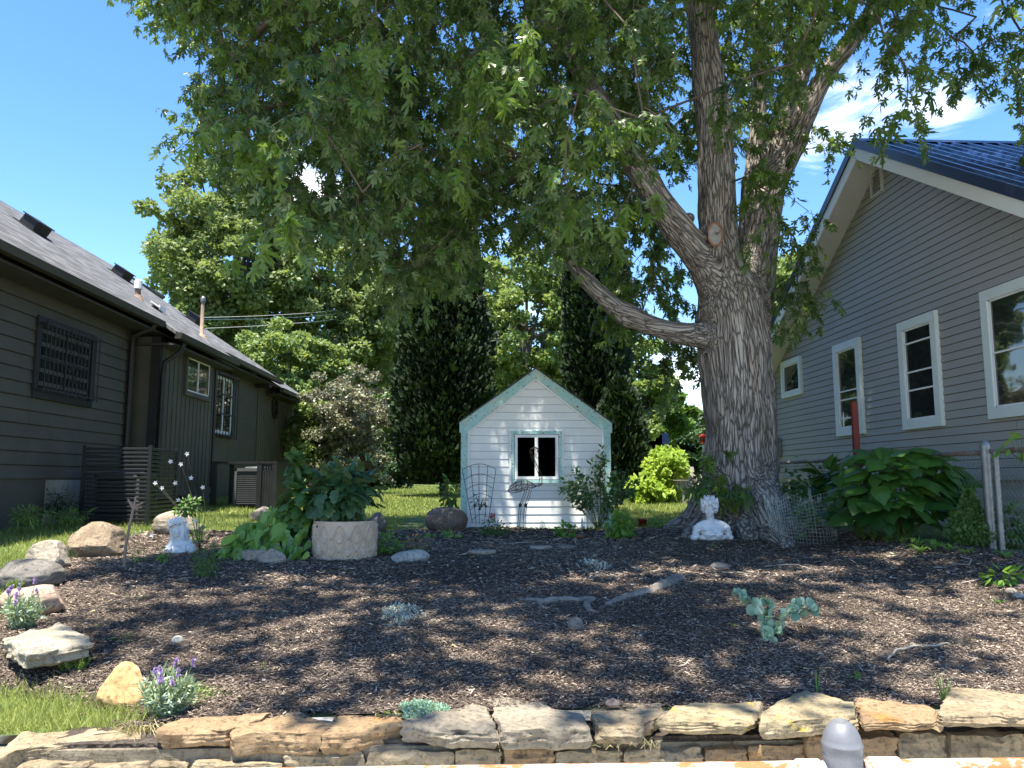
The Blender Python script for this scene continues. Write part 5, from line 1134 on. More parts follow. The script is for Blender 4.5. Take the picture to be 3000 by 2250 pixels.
TW = [([(2240, 1670), (2280, 1664), (2330, 1664), (2370, 1674)], 'thin twig in the mulch in front of the maple roots'), ([(2115, 1684), (2160, 1688), (2200, 1690)], 'thin twig on the mulch under the right bust'), ([(2780, 1658), (2840, 1664), (2848, 1650), (2815, 1640)], 'kinked bare twig on the mulch at the right'),
      ([(1430, 1585), (1480, 1600), (1560, 1598), (1600, 1592)], 'long thin twig lying in front of the flamingo'), ([(2820, 1720), (2850, 1716), (2880, 1706)], 'short pale twig left of the pebble pile'), ([(1990, 1968), (2010, 1960), (2022, 1945)], 'small curved twig in the middle foreground'),
      ([(900, 1640), (960, 1652), (1010, 1646)], 'thin twig in the mulch under the planter'), ([(1850, 1672), (1890, 1680), (1930, 1682)], 'grey twig beside the silvery groundcover')]
for pts, lb in TW: gpath(pts, [.005] * len(pts), .03, 5, 'fallen_twig', 'pale_twig', lb, 'twig', 'fallen twigs on the mulch')
# forked stick planted upright
g = onG(363, 1668); Yk = g[1]; FS = thing('forked_stick', g, 'bare upright stick with a forked knobbly tip at the left of the bed', 'stick')
surf('stick_bark', (.20, .14, .10), (.30, .22, .16), 20, .85, .4)
mb = MB(); mb.tube([g - (0, 0, .1), onY(368, 1600, Yk), onY(380, 1540, Yk), onY(393, 1480, Yk)], [.014, .013, .011, .013], 7)
for a, b in (((391, 1492), (375, 1462)), ((393, 1480), (398, 1456)), ((393, 1486), (420, 1472)), ((392, 1490), (415, 1486)), ((390, 1480), (382, 1470))): mb.tube([onY(*a, Yk), onY(*b, Yk)], [.011, .007], 6)
mb.build('stem', 'stick_bark', FS, smooth=True)

# ================================================================ PLANTER
surf('terracotta_pale', (.48, .365, .26), (.57, .445, .325), 5, .85, .35, 120, .001, c3=(.34, .26, .20), s3=4, th3=.56, w3=.2)
g = onG(995, 1646); PT = thing('planter', (g[0], g[1] + .27, g[2]), 'large round pale terracotta planter with embossed leaf arches', 'planter')
pr_ = (1083 - 898) / 2 / FPX * project(g)[2][0] * 1.02; ph = (1642 - 1530) / FPX * project(g)[2][0] * 1.02
nt, nz = 420, 110; th = np.linspace(0, 2 * math.pi, nt, endpoint=False); zz = np.linspace(0, 1, nz); T_, Z_ = np.meshgrid(th, zz)
relief = np.zeros_like(T_)
covered = np.zeros(T_.shape, bool); per = 2 * math.pi / 12
for row, zc0 in enumerate((-.42, -.12, .18, .48)):
    zh = .46; u = ((T_ + (per / 2 if row % 2 else 0)) % per) / per - .5; v = (Z_ - zc0) / zh
    arch = 1 - (np.abs(u) / .5) ** 1.6; inside = (v < arch + .03) & (v > -.6) & ~covered
    loc = np.exp(-((v - arch) / .055) ** 2) * .8
    for k in range(-2, 3):
        ang = k * .5; lx = u * 1.05 * math.cos(ang) - (v - .05) * .5 * math.sin(ang); ly = u * 1.05 * math.sin(ang) + (v - .05) * .5 * math.cos(ang)
        ln_ = .37 - .05 * abs(k); e = (ly / ln_ - .5) * 2; wdt = .012 + .045 * (1 - e * e).clip(0); pt = np.clip(1.3 - np.abs(lx) / wdt, 0, 1) * (ly > 0.0) * (ly < ln_); loc = np.maximum(loc, pt * .9)
    relief = np.where(inside, loc, relief); covered |= inside
relief *= (Z_ < .93)
rad_ = pr_ * (.955 + .045 * Z_) + .020 * relief + .004 * fbm(np.c_[np.cos(T_).ravel() * 4, np.sin(T_).ravel() * 4, Z_.ravel() * 3], 3, 8).reshape(T_.shape)
V = np.stack([rad_ * np.cos(T_), rad_ * np.sin(T_), Z_ * (ph + .03) - .03], -1).reshape(-1, 3)
i = (np.arange(nz - 1)[:, None] * nt); j = np.arange(nt)[None]; F = np.stack([i + j, i + (j + 1) % nt, i + nt + (j + 1) % nt, i + nt + j], -1).reshape(-1, 4)
mb = MB(); mb.add(V, F); mb.lathe([(pr_ * 1.0, ph), (pr_ * 1.005, ph + .006), (pr_ * .93, ph + .006), (pr_ * .92, ph - .08)], (0, 0, 0), 64); mb.build('pot', 'terracotta_pale', PT, smooth=True, local=True)
MB().lathe([(pr_ * .925, ph - .06), (.001, ph - .04)], (0, 0, 0), 40).build('soil', 'mulch', PT, local=True)

# ================================================================ PLANTS
leafmat('dahlia_leaf', (.022, .062, .026), (.065, .14, .045), back=(.12, .19, .09), trans=.18, rough=.45)
leafmat('wilt_leaf', (.10, .21, .04), (.26, .40, .10), back=(.24, .36, .15), trans=.3, rough=.5)
leafmat('big_leaf', (.016, .055, .010), (.065, .15, .022), back=(.12, .22, .07), trans=.28, rough=.4)
leafmat('fresh_leaf', (.06, .15, .02), (.18, .32, .05), back=(.2, .3, .1), trans=.35)
leafmat('silver_leaf', (.20, .28, .19), (.38, .46, .33), trans=.15, rough=.6)
leafmat('grey_groundcover', (.26, .29, .25), (.42, .45, .40), trans=.1, rough=.7)
leafmat('eucalypt', (.12, .24, .16), (.30, .44, .34), trans=.15, rough=.5)
leafmat('thyme', (.10, .17, .035), (.24, .33, .08), trans=.25)
leafmat('shrub_leaf', (.03, .075, .018), (.09, .18, .035), back=(.12, .19, .07), trans=.25)
leafmat('purple_petal', (.20, .13, .34), (.38, .27, .56), trans=.2)
leafmat('white_petal', (.75, .75, .72), (.85, .85, .82), trans=.3, tcol=(.8, .8, .75))
leafmat('pink_petal', (.55, .12, .18), (.75, .28, .32), trans=.3, tcol=(.7, .3, .3))
leafmat('orange_petal', (.6, .2, .03), (.75, .3, .05), trans=.3, tcol=(.7, .3, .05))
surf('green_stem', (.06, .10, .03), (.12, .18, .05), 20, .7, .1)
surf('dark_stem', (.035, .03, .025), (.07, .06, .045), 20, .8, .1)
def bush(T, c, rad, n, size, proto, mat, part='leaves', droop=.3, out=.8, shell=.35, stems=10, stem_mat='green_stem', base=None, up=.4, seed=0, nflat=.6, sr=.005):
    c = np.asarray(c, float); rad = np.asarray(rad, float)
    d = unit(n); P = c + d * (shell + (1 - shell) * rng.random((n, 1)) ** .7) * rad * (1 + .25 * vnoise(d * 2.6 + seed, seed)[:, None])
    D = d * out + unit(n) * .5 + np.array([0, 0, -droop]); Nn = np.array([0, 0, 1.0]) + unit(n) * nflat + d * .3
    rn = np.clip(.45 + .25 * vnoise(P * 5, seed) + rng.normal(0, .22, n), 0, 1); mb = MB(); mb.leaves(P, D, Nn, size * rng.lognormal(0, .25, n), proto, rn); mb.build(part, mat, T, attr=True)
    if stems:
        mb = MB(); b = np.asarray(base if base is not None else (c[0], c[1], c[2] - rad[2])); 
        for q in P[rng.integers(0, n, stems)]: mb.tube([b + unit(1)[0] * np.array([.03, .03, 0]), b * .5 + q * .5 + np.array([0, 0, .05 * rad[2]]), q], [sr, sr * .8, sr * .5], 4, cap=False)
        mb.build('stems', stem_mat, T)
def plant(name, label, cat, box, n, size, proto, mat, group=None, depth=.8, Y=None, dz=0, **kw):
    """low plant that fills the pixel box at the depth of its foot on the ground"""
    x0, x1, y0, y1 = box; g = onG((x0 + x1) / 2, y1) if Y is None else onY((x0 + x1) / 2, y1, Y); D_ = project(g)[2][0]; rx = (x1 - x0) / 2 / FPX * D_; rz_ = (y1 - y0) / 2 / FPX * D_
    T = thing(name, (g[0], g[1] + rx * depth * .6, g[2]), label, cat, group); bush(T, (g[0], g[1] + rx * depth * .6, g[2] + rz_ * .96), (rx * .92, rx * depth, rz_ * .92), n, size, proto, mat, base=(g[0], g[1] + rx * depth * .6, g[2] - .02), **kw); return T
DH = thing('dahlia_plant', (g[0], g[1] + .27, g[2] + ph), 'dark green bushy dahlia growing in the terracotta planter', 'plant')
cz = (1530 - 1365) / FPX * project(g)[2][0]
bush(DH, onY(1005, 1440, g[1] + .25), (.33, .30, .26), 340, .115, LOBED, 'dahlia_leaf', droop=.35, base=PT.location[:] and (g[0], g[1] + .27, g[2] + ph - .05), stems=22, sr=.007, seed=4)
mb = MB(); bud = []
for a, b in ((955, 1372), (985, 1352), (1020, 1362), (1048, 1370), (1075, 1350), (1098, 1362), (1120, 1400)): bud.append(onY(a, b, g[1] + rng.uniform(.1, .4)))
mb.leaves(np.repeat(bud, 7, 0), unit(49) * .6 + np.array([0, 0, .9]), unit(49), .09, LANCE, .25); mb.build('shoots', 'dahlia_leaf', DH, attr=True)
T = thing('tall_leafy_plant', onG(880, 1600), 'tall loose leafy plant standing left of the planter, with pink coneflowers', 'plant')
bush(T, onY(890, 1470, g[1] + .45), (.20, .2, .38), 190, .11, LOBED, 'shrub_leaf', droop=.25, base=onG(880, 1600), stems=14, seed=5)
bush(T, onY(868, 1360, g[1] + .45), (.09, .1, .18), 46, .10, LOBED, 'shrub_leaf', part='top_leaves', droop=.1, stems=0, seed=6)
for a, b in ((925, 1372), (910, 1415)):
    mb = MB(); q = onY(a, b, g[1] + .3); ang = np.linspace(0, 6.28, 12, endpoint=False); mb.leaves(np.repeat([q], 12, 0), np.c_[np.cos(ang), np.sin(ang), -.5 + 0 * ang], np.tile([0, 0, 1.0], (12, 1)), .045, LANCE, .5); mb.build('flower', 'pink_petal', T, attr=True)
# wilting large-leaved plant sprawling left of the planter
WP = thing('wilting_plant', onG(790, 1620), 'sprawling plant with large limp light green leaves left of the planter', 'plant')
_o = np.array([(0, .05), (.16, -.05), (.34, .1), (.38, .36), (.28, .66), (.12, .9), (0, 1.1), (-.12, .9), (-.28, .66), (-.38, .36), (-.34, .1), (-.16, -.05)]); _p = np.vstack([[(0, .1), (0, .4), (0, .75)], _o]); _z = -1.0 * np.abs(_p[:, 0]) ** 1.1 - .35 * _p[:, 1] ** 2 + .06 * np.sin(_p[:, 1] * 17) * np.sign(_p[:, 0])
WILT = (np.c_[_p[:, 0] * .8, _p[:, 1], _z], np.array([[0, 3, 4], [0, 4, 5], [0, 5, 1], [1, 5, 6], [1, 6, 7], [1, 7, 2], [2, 7, 8], [2, 8, 9], [2, 9, 10], [2, 10, 11], [2, 11, 1], [1, 11, 12], [1, 12, 13], [1, 13, 0], [0, 13, 14], [0, 14, 3]]))
def wilt(T, box, n, size, part='leaves', Yn=None, lean=-.35):
    x0, x1, y0, y1 = box; P = []; 
    for i in range(n):
        a = rng.uniform(x0, x1); f = rng.random(); lo = y1; b = rng.uniform(y0 + (y1 - y0) * max(0, .75 - (a - x0) / (x1 - x0) * 1.3), y1); P.append(onY(a, b, (Yn or 7.4) + (y1 - b) / (y1 - y0) * .55 + rng.uniform(-.1, .1)))
    P = np.array(P); P[:, 2] = np.maximum(P[:, 2], G(P[:, 0], P[:, 1]) + .05); D = unit(n) * .5 + np.array([lean, -.35, -.75]); Nn = np.array([0, -.5, .45]) + unit(n) * .9
    mb = MB(); mb.leaves(P, D, Nn, size * rng.lognormal(0, .3, n), WILT, np.clip(rng.normal(.42, .3, n), 0, 1)); mb.build(part, 'wilt_leaf', T, attr=True)
    mb = MB(); b_ = np.array(T.location)
    for q in P[::4]: mb.tube([b_ + np.array([rng.uniform(-.1, .1), 0, 0]), b_ * .45 + q * .55 + np.array([0, 0, .12]), q], [.009, .007, .004], 5, cap=False)
    mb.build('stems', 'green_stem', T)
wilt(WP, (655, 905, 1478, 1632), 150, .135, Yn=g[1] - .05); wl2 = thing('wilting_leaf_clump', onG(1320, 1580), 'limp light green leaves lying in front of the reddish brown boulder', 'plant')
wilt(wl2, (1245, 1345, 1548, 1582), 12, .14, Yn=onG(1300, 1582)[1], lean=.1)
# small green groundcover right of planter
plant('strawberry_patch', 'low fresh green leafy patch right of the planter foot', 'plant', (1085, 1180, 1565, 1632), 170, .05, OVAL, 'fresh_leaf', droop=.1, nflat=.5)
Tm = plant('marigold_patch', 'wispy reddish stems with tiny orange flowers behind the pale wedge stone', 'plant', (1180, 1275, 1560, 1625), 150, .03, LANCE, 'thyme', stems=40, stem_mat='rusty_pipe', sr=.003)
mb = MB(); q = np.array([onY(rng.uniform(1190, 1270), rng.uniform(1560, 1600), 7.9) for _ in range(9)]); mb.leaves(np.repeat(q, 5, 0), unit(45), unit(45), .016, OVAL, .5); mb.build('flowers', 'orange_petal', Tm, attr=True)
# rose by the trellis
Tr = plant('rose_bush', 'low dark green rose bush with a pink bloom at the foot of the flamingo', 'shrub', (1395, 1500, 1515, 1575), 330, .036, OVAL, 'shrub_leaf', seed=9)
q = onY(1441, 1512, 10.6); mb = MB(); mb.leaves(q + unit(26) * .025, unit(26) + np.array([0, 0, .4]), unit(26), .035, ROUNDL, .5); mb.build('bloom', 'pink_petal', Tr, attr=True)
plant('leafy_plant', 'bright leafy clump at the right end of the playhouse, below the twiggy shrub', 'plant', (1770, 1870, 1500, 1585), 230, .06, LOBED, 'fresh_leaf', seed=2)
plant('leafy_plant', 'small round-leaved clump in front of the middle of the playhouse', 'plant', (1625, 1695, 1532, 1580), 90, .06, LOBED, 'fresh_leaf', seed=3)
plant('leafy_plant', 'two small leafy sprouts beside the red flower pot', 'plant', (1905, 1980, 1522, 1552), 60, .06, OVAL, 'fresh_leaf', seed=7)
plant('leafy_plant', 'tall dark leafy weed against the left corner of the playhouse', 'plant', (1285, 1352, 1385, 1500), 80, .10, OVAL, 'shrub_leaf', seed=8, Y=11.9)
plant('climbing_rose', 'sparse climbing rose shoots at the left foot of the trellis', 'plant', (1345, 1392, 1470, 1535), 70, .035, OVAL, 'silver_leaf', seed=8)
# twiggy shrub at the right of the playhouse
g2 = onG(1752, 1552); TS = thing('twiggy_shrub', g2, 'thin twiggy shrub with small narrow leaves against the right front of the playhouse', 'shrub'); mb = MB(); ml = MB()
for a, b, Y_ in ((1660, 1410, 11.2), (1680, 1380, 11.2), (1650, 1440, 11.1), (1740, 1360, 11.1), (1765, 1350, 11.2), (1700, 1395, 11.0), (1800, 1385, 11.1), (1830, 1395, 11.3), (1810, 1430, 11.1), (1720, 1450, 11.0), (1690, 1455, 11.1), (1845, 1430, 11.3), (1760, 1330, 11.25), (1790, 1470, 11.0), (1870, 1410, 11.4)):
    e = onY(a, b, Y_); m1 = g2 * .45 + e * .55 + np.array([0, 0, .06]); Q = np.array([g2, (g2 + m1) / 2 + np.array([rng.normal(0, .02), 0, 0]), m1, e]); mb.tube(Q, [.006, .005, .0035, .0015], 5, cap=False)
    tv = rng.uniform(.4, 1.05, 90)[:, None]; P = np.where(tv < .5, Q[0] * (1 - tv * 2) + Q[2] * tv * 2, Q[2] * (2 - tv * 2) + e * (tv * 2 - 1)) + unit(90) * .06; ml.leaves(P, unit(90) + (e - g2) * .8, unit(90) + np.array([0, -.3, .6]), .055 * rng.lognormal(0, .3, 90), OVAL, np.clip(rng.normal(.5, .25, 90), 0, 1))
mb.build('stems', 'green_stem', TS); ml.build('leaves', 'dahlia_leaf', TS, attr=True)
# big catalpa-like plant by the fence
g3 = onG(2620, 1560); BP = thing('broad_leaved_plant', (4.3, 7.9, Gs(4.3, 7.9)), 'large bush of broad heart-shaped leaves in front of the chain-link fence and red post', 'plant'); n = 280
a_ = rng.uniform(0, 2 * math.pi, n); f_ = rng.random(n) ** .75; c3 = onY(2630, 1440, 7.85); h0 = onY(2625, 1325, 7.85)[2]; hb = onY(2625, 1550, 7.85)[2]
rx = (2810 - 2440) / 2 / FPX * 8.6; el = rng.uniform(0, 1, n); rr0 = np.sqrt(np.clip(1 - np.clip(el - .2, 0, 1) ** 2 * 1.2, .1, 1)); P = np.c_[c3[0] + rx * rr0 * np.cos(a_) * (.40 + .62 * rng.random(n)), c3[1] + rx * .75 * rr0 * np.sin(a_) * (.55 + .4 * rng.random(n)), hb + .12 + (h0 - hb - .07) * el]
out_ = np.c_[np.cos(a_), np.sin(a_), 0 * a_]; D = out_ * .9 + np.array([0, -.3, -.30]) + unit(n) * .55; Nn = np.array([0, 0, 1.0]) + out_ * .25 + np.array([0, -.2, 0]) + unit(n) * .42
mb = MB(); mb.leaves(P, D, Nn, rng.uniform(.11, .27, n), HEART, np.clip(.2 + .5 * el + rng.normal(0, .15, n), 0, 1)); mb.build('leaves', 'big_leaf', BP, attr=True)
mb = MB(); bb = np.array([c3[0], c3[1], Gs(c3[0], c3[1])])
for q in P[::5]: mb.tube([bb + unit(1)[0] * [.1, .1, 0], bb * .5 + q * .5 + np.array([0, 0, .1]), q], [.010, .007, .004], 5, cap=False)
mb.build('stems', 'green_stem', BP)
VB = thing('viburnum_bush', onY(2400, 1560, 10.2), 'dark tangled leafy bush between the maple trunk and the broad-leaved bush', 'shrub'); bush(VB, onY(2395, 1440, 10.3), (.55, .35, .42), 520, .085, OVAL, 'shrub_leaf', stems=16, seed=12); bush(VB, onY(2450, 1400, 10.0), (.35, .25, .16), 60, .17, HEART, 'big_leaf', part='broad_leaves', stems=0)
VL = thing('wire_cage_sapling', onG(2385, 1600), 'young sapling leaning out of the bent wire cage', 'plant'); mb = MB(); Q = np.array([onG(2330, 1590), onY(2390, 1520, 9.2), onY(2440, 1480, 9.1), onY(2500, 1435, 9.0), onY(2545, 1412, 8.9)]); mb.tube(Q, [.008, .007, .006, .005, .003], 5); mb.build('stem', 'green_stem', VL)
mb = MB(); tt = rng.uniform(0, 4, 60); P = np.array([[np.interp(x, range(5), Q[:, j]) for j in range(3)] for x in tt]) + unit(60) * .05; mb.leaves(P, unit(60) + [.2, 0, .2], unit(60) + [0, -.3, .5], .06 * rng.lognormal(0, .3, 60), OVAL, np.clip(rng.normal(.6, .2, 60), 0, 1)); mb.leaves(onY(2360, 1530, 9.3) + unit(150) * [.2, .15, .2], unit(150), unit(150) + [0, 0, .6], .06, OVAL, .4); mb.build('leaves', 'fresh_leaf', VL, attr=True)
plant('leafy_plant', 'thin leafy weed growing between the small cypress and the fence post', 'plant', (2760, 1430, 0, 0) and (2755, 2880, 1425, 1540), 80, .085, OVAL, 'fresh_leaf', Y=7.7, seed=13, shell=.5)
plant('leafy_plant', 'leafy shrub at the right edge in front of the gate', 'shrub', (2925, 3080, 1470, 1610), 260, .07, OVAL, 'shrub_leaf', seed=14)
Tq = plant('leafy_plant', 'spray of bright leaves hanging in at the right edge', 'plant', (2950, 3090, 1255, 1345), 14, .13, OVAL, 'fresh_leaf', Y=6.4, seed=15)
plant('leafy_plant', 'vine leaves climbing at the right foot of the maple trunk', 'plant', (2290, 2350, 1400, 1520), 120, .06, LOBED, 'shrub_leaf', Y=9.9, seed=16)
plant('leafy_plant', 'seedling with fresh leaves above the pebble pile', 'plant', (2908, 3010, 1665, 1722), 60, .075, OVAL, 'fresh_leaf', seed=17)
# little cypress
cb = onG(2868, 1612); CY = thing('small_cypress', cb, 'small yellow-green conical cypress in front of the fence post', 'shrub'); n = 5200; h_ = (1612 - 1458) / FPX * project(cb)[2][0]; rw = (2935 - 2808) / 2 / FPX * project(cb)[2][0]
z_ = rng.random(n); a_ = rng.uniform(0, 6.283, n); pr2 = np.interp(z_, [0, .12, .35, .7, 1], [.75, 1.0, .85, .45, .03]) * rw * rng.uniform(.5, 1.05, n) * (1 + .2 * vnoise(np.c_[np.cos(a_) * 2, np.sin(a_) * 2, z_ * 5], 3)); P = np.c_[cb[0] + pr2 * np.cos(a_), cb[1] + .1 + pr2 * np.sin(a_), cb[2] + .04 + z_ * h_]
mb = MB(); mb.leaves(P, np.c_[np.cos(a_) * .6, np.sin(a_) * .6, np.ones(n)] + unit(n) * .4, unit(n), .030 * rng.lognormal(0, .3, n), DIAM, np.clip(rng.normal(.5, .25, n), 0, 1)); mb.build('foliage', 'shrub_leaf', CY, attr=True); MB().tube([cb - [0, -.1, .05], cb + [0, .1, h_ * .8]], .012, 6).build('stem', 'dark_stem', CY)
# arching grass clumps
leafmat('lily_leaf', (.07, .17, .03), (.20, .33, .08), trans=.3)
for i, (a, b, hh) in enumerate(((2560, 1560, .26), (2600, 1565, .22), (2645, 1570, .26), (2690, 1578, .24), (2700, 1596, .2), (2740, 1585, .24), (2780, 1590, .22), (2530, 1556, .18), (2830, 1600, .16), (2950, 1612, .18))):
    b += 30; g_ = onG(a, b); n = 26; a_ = rng.uniform(0, 6.283, n); L = hh * rng.uniform(.6, 1.1, n); mb = MB()
    for j in range(n):
        tt = np.linspace(0, 1, 6); ou = np.array([math.cos(a_[j]), math.sin(a_[j]), 0]); Q = g_ + ou * (tt ** 1.3 * L[j] * .8)[:, None] + np.array([0, 0, 1.0]) * (L[j] * (1.25 * tt - .95 * tt ** 2.2))[:, None]
        sd = np.cross(ou, [0, 0, 1]) * .006; wv_ = np.array([.7, 1, 1, .8, .5, .05])[:, None]; V = np.concatenate([Q - sd * wv_, Q + sd * wv_]); mb.add(V, np.array([[k, k + 1, k + 7, k + 6] for k in range(5)]), rng.uniform(.2, .9))
    o_ = mb.build('arching_grass', 'lily_leaf', attr=True, origin=g_); tag(o_, ['arching grassy clump left of the others under the broad-leaved bush', 'arching grassy clump with pale tips in front of the broad-leaved bush', 'tall arching clump below the middle of the broad-leaved bush', 'arching clump below the right side of the broad-leaved bush', 'short clump in front of the other arching clumps', 'arching clump left of the thin leafy weed', 'arching clump just left of the small cypress', 'smallest clump next to the wire cage', 'low clump touching the small cypress', 'grassy clump right of the small cypress'][i], 'grass clump', 'arching grass clumps by the fence')
# ================================================================ LAVENDER, THYME, SEEDLINGS
def lavender(label, box, nst, nfl, mat='silver_leaf', leafn=900, flh=1.0):
    x0, x1, y0, y1 = box; g = onG((x0 + x1) / 2, y1); D_ = project(g)[2][0]; rx = (x1 - x0) / 2 / FPX * D_; h = (y1 - y0) / FPX * D_
    T = thing('lavender', g, label, 'plant', 'lavender plants'); ms = MB(); ml = MB(); mf = MB()
    for i in range(nst):
        a = rng.uniform(0, 6.283); f = math.sqrt(rng.random()); e = g + np.array([rx * f * math.cos(a), .1 + rx * .7 * f * math.sin(a), h * (.80 - .28 * f * f) * rng.uniform(.75, 1)]); b = g + np.array([rx * .25 * f * math.cos(a), .1 + rx * .2 * math.sin(a) * f, 0]); ms.tube([b, (b + e) / 2 + [0, 0, .01], e], [.003, .0025, .0015], 4, cap=False)
        k = max(4, leafn // nst); tv = rng.uniform(.1, 1, k)[:, None]; P = b * (1 - tv) + e * tv; ml.leaves(P, unit(k) * .8 + (e - b) / h * 1.1, unit(k), .036 * rng.lognormal(0, .25, k), LANCE, np.clip(rng.normal(.5, .25, k), 0, 1))
        if i < nfl:
            top = e + np.array([rng.normal(0, .01), 0, h * .26 * flh * rng.uniform(.6, 1.1)]); ms.tube([e, top], [.0018, .0015], 4, cap=False); k = 26; P = top - np.array([0, 0, 1]) * rng.uniform(0, .035, (k, 1)) + unit(k) * .005; mf.leaves(P, unit(k) + [0, 0, .6], unit(k), .012, ROUNDL, np.clip(rng.normal(.5, .3, k), 0, 1))
    ms.build('stems', 'green_stem', T); ml.build('leaves', mat, T, attr=True)
    if nfl: mf.build('flowers', 'purple_petal', T, attr=True)
    return T
lavender('silvery lavender with bright purple spikes beside the orange stone at front left', (375, 545, 1935, 2130), 70, 8, leafn=1500)
lavender('silvery lavender with faded spikes in front of the pink boulder at the left edge', (-30, 108, 1712, 1862), 50, 8, leafn=1100, flh=1.3)
for lb, box, n in (('upright green thyme clump in front of the sandstone slab', (138, 252, 1898, 1985), 1500), ('light green thyme clump in front of the dark grey boulder', (2, 62, 1686, 1745), 800), ('green thyme sprig between the beige boulder and the domed brown boulder', (180, 225, 1590, 1640), 350)):
    x0, x1, y0, y1 = box; g = onG((x0 + x1) / 2, y1); D_ = project(g)[2][0]; rx = (x1 - x0) / 2 / FPX * D_; h = (y1 - y0) / FPX * D_; T = thing('thyme_clump', g, lb, 'plant', 'thyme clumps'); ml = MB(); ms = MB()
    for i in range(34):
        a = rng.uniform(0, 6.283); f = math.sqrt(rng.random()); e = g + np.array([rx * f * math.cos(a), .06 + rx * .7 * f * math.sin(a), h * rng.uniform(.6, 1) * (1 - .35 * f)]); b = g + np.array([rx * .5 * f * math.cos(a), .06, 0]); ms.tube([b, e], [.003, .002], 4, cap=False)
        k = n // 34; tv = rng.uniform(.25, 1, k)[:, None]; ml.leaves(b * (1 - tv) + e * tv + unit(k) * .004, unit(k) + [0, 0, .8], unit(k), .013, OVAL, np.clip(rng.normal(.5, .25, k), 0, 1))
    ms.build('stems', 'green_stem', T); ml.build('leaves', 'thyme', T, attr=True)
def mat_patch(name, label, box, n, size, mat, proto=OVAL, h=.04, group=None, lift=0, nstem=0):
    x0, x1, y0, y1 = box; c0 = onG((x0 + x1) / 2, (y0 + y1) / 2, lift); rx = (x1 - x0) / 2 / FPX * project(c0)[2][0]; ry = (onG((x0 + x1) / 2, y0, lift)[1] - onG((x0 + x1) / 2, y1, lift)[1]) / 2
    a = rng.uniform(0, 6.283, n); f = np.sqrt(rng.random(n)) * (1 + .25 * np.sin(a * 3 + 1)); x = c0[0] + rx * f * np.cos(a); y = c0[1] + ry * f * np.sin(a); P = np.c_[x, y, (G(x, y) if not lift else c0[2]) + rng.random(n) * h * (1.1 - .7 * f)]
    mb = MB(); mb.leaves(P, unit(n) + [0, 0, .7], unit(n) + [0, 0, .5], size * rng.lognormal(0, .25, n), proto, np.clip(rng.normal(.5, .25, n), 0, 1)); o = mb.build(name, mat, attr=True, origin=c0); return tag(o, label, 'plant', group)
mat_patch('silver_groundcover', 'low silvery grey groundcover clump in the middle of the mulch', (1112, 1240, 1778, 1840), 900, .022, 'grey_groundcover', h=.06)
mat_patch('silver_groundcover', 'small silvery grey groundcover in front of the playhouse', (1708, 1784, 1648, 1678), 450, .024, 'grey_groundcover', h=.06)
mat_patch('creeping_sedum', 'bright green creeping mat right of the front lavender', (490, 655, 2012, 2078), 1500, .014, 'thyme', h=.03)
mat_patch('creeping_thyme', 'blue-green creeping thyme spilling over the wall cap stones', (1165, 1300, 2062, 2108), 1500, .012, 'eucalypt', h=.045, lift=.03)
mat_patch('silver_tuft', 'small grey tuft between the domed boulder and the forked stick', (345, 392, 1562, 1586), 220, .03, 'silver_leaf', LANCE, h=.07)
def seedling(label, a, b, n, size, h, mat='fresh_leaf', proto=LANCE, spread=.05, name='seedling', flat=False, group='seedlings in the mulch', droop=0):
    g = onG(a, b); mb = MB(); P = g + np.c_[rng.normal(0, spread * .4, (n, 2)), rng.uniform(.3, 1, n) * h]; an = np.arange(n) * 2.4
    D = np.c_[np.cos(an), np.sin(an), np.full(n, .25 - droop)] + unit(n) * .2; mb.leaves(P, D, np.tile([0, -.3, 1.0], (n, 1)) + unit(n) * .3, size * rng.lognormal(0, .15, n), proto, np.clip(rng.normal(.6, .2, n), 0, 1)); mb.tube([g - [0, 0, .02], g + [0, 0, h]], [.003, .002], 4, rnd=.3)
    return tag(mb.build(name, mat, attr=True, origin=g), label, 'plant', group)
for a in ((358, 1890, 6, .07, .05, 'star-leaved weed alone on the mulch at the left'), (768, 1970, 5, .035, .05, 'tiny yellow-green seedling near the front of the bed'), (425, 1760, 8, .035, .03, 'small pale seedling below the forked stick'), (282, 1842, 9, .03, .03, 'small pale sprout right of the sandstone slab'),
          (2092, 1612, 8, .06, .05, 'little green sprout in front of the right bust'), (2150, 1845, 9, .05, .03, 'thin grassy sprout left of the eucalyptus'), (1710, 1640, 6, .035, .02, 'tiny sprout above the small groundcover'), (2395, 1740, 7, .04, .03, 'small sprout behind the eucalyptus top'), (1910, 1795, 6, .03, .03, 'tiny sprout right of the thick root'),
          (2510, 2000, 12, .05, .05, 'reddish wispy seedling right of the eucalyptus, near the wall'), (2920, 1775, 9, .05, .04, 'yellowing weed below the pebble pile'), (2630, 1750, 8, .03, .02, 'tiny clover sprout on the shaded mulch at the right'), (2800, 1640, 7, .04, .03, 'pale sprout in front of the small cypress'), (1461, 1772, 3, .035, .02, 'single round leaf sprout left of the exposed roots'), (1018, 1606, 4, .03, .03, 'tiny yellow sprout under the planter')):
    seedling(a[5], a[0], a[1], a[2], a[3], a[4])
for i, (a, b, h, lb) in enumerate(((2395, 2040, .16, 'two thin upright grass blades behind the pointed cap stone'), (2768, 2072, .20, 'tall seeding grass tuft between the right cap stones'))):
    g = onG(a, b); n = 4 if i == 0 else 16; mb = MB()
    for j in range(n): d = unit(1)[0] * [.35, .2, 0] + [0, 0, 1]; Q = g + d * (h * rng.uniform(.4, 1)) * np.array([0, .5, 1])[:, None]; mb.tube(Q, [.003, .0025, .001], 4, rnd=rng.uniform(.3, .9), cap=False)
    tag(mb.build('grass_tuft', 'lily_leaf', attr=True, origin=g), lb, 'grass clump')
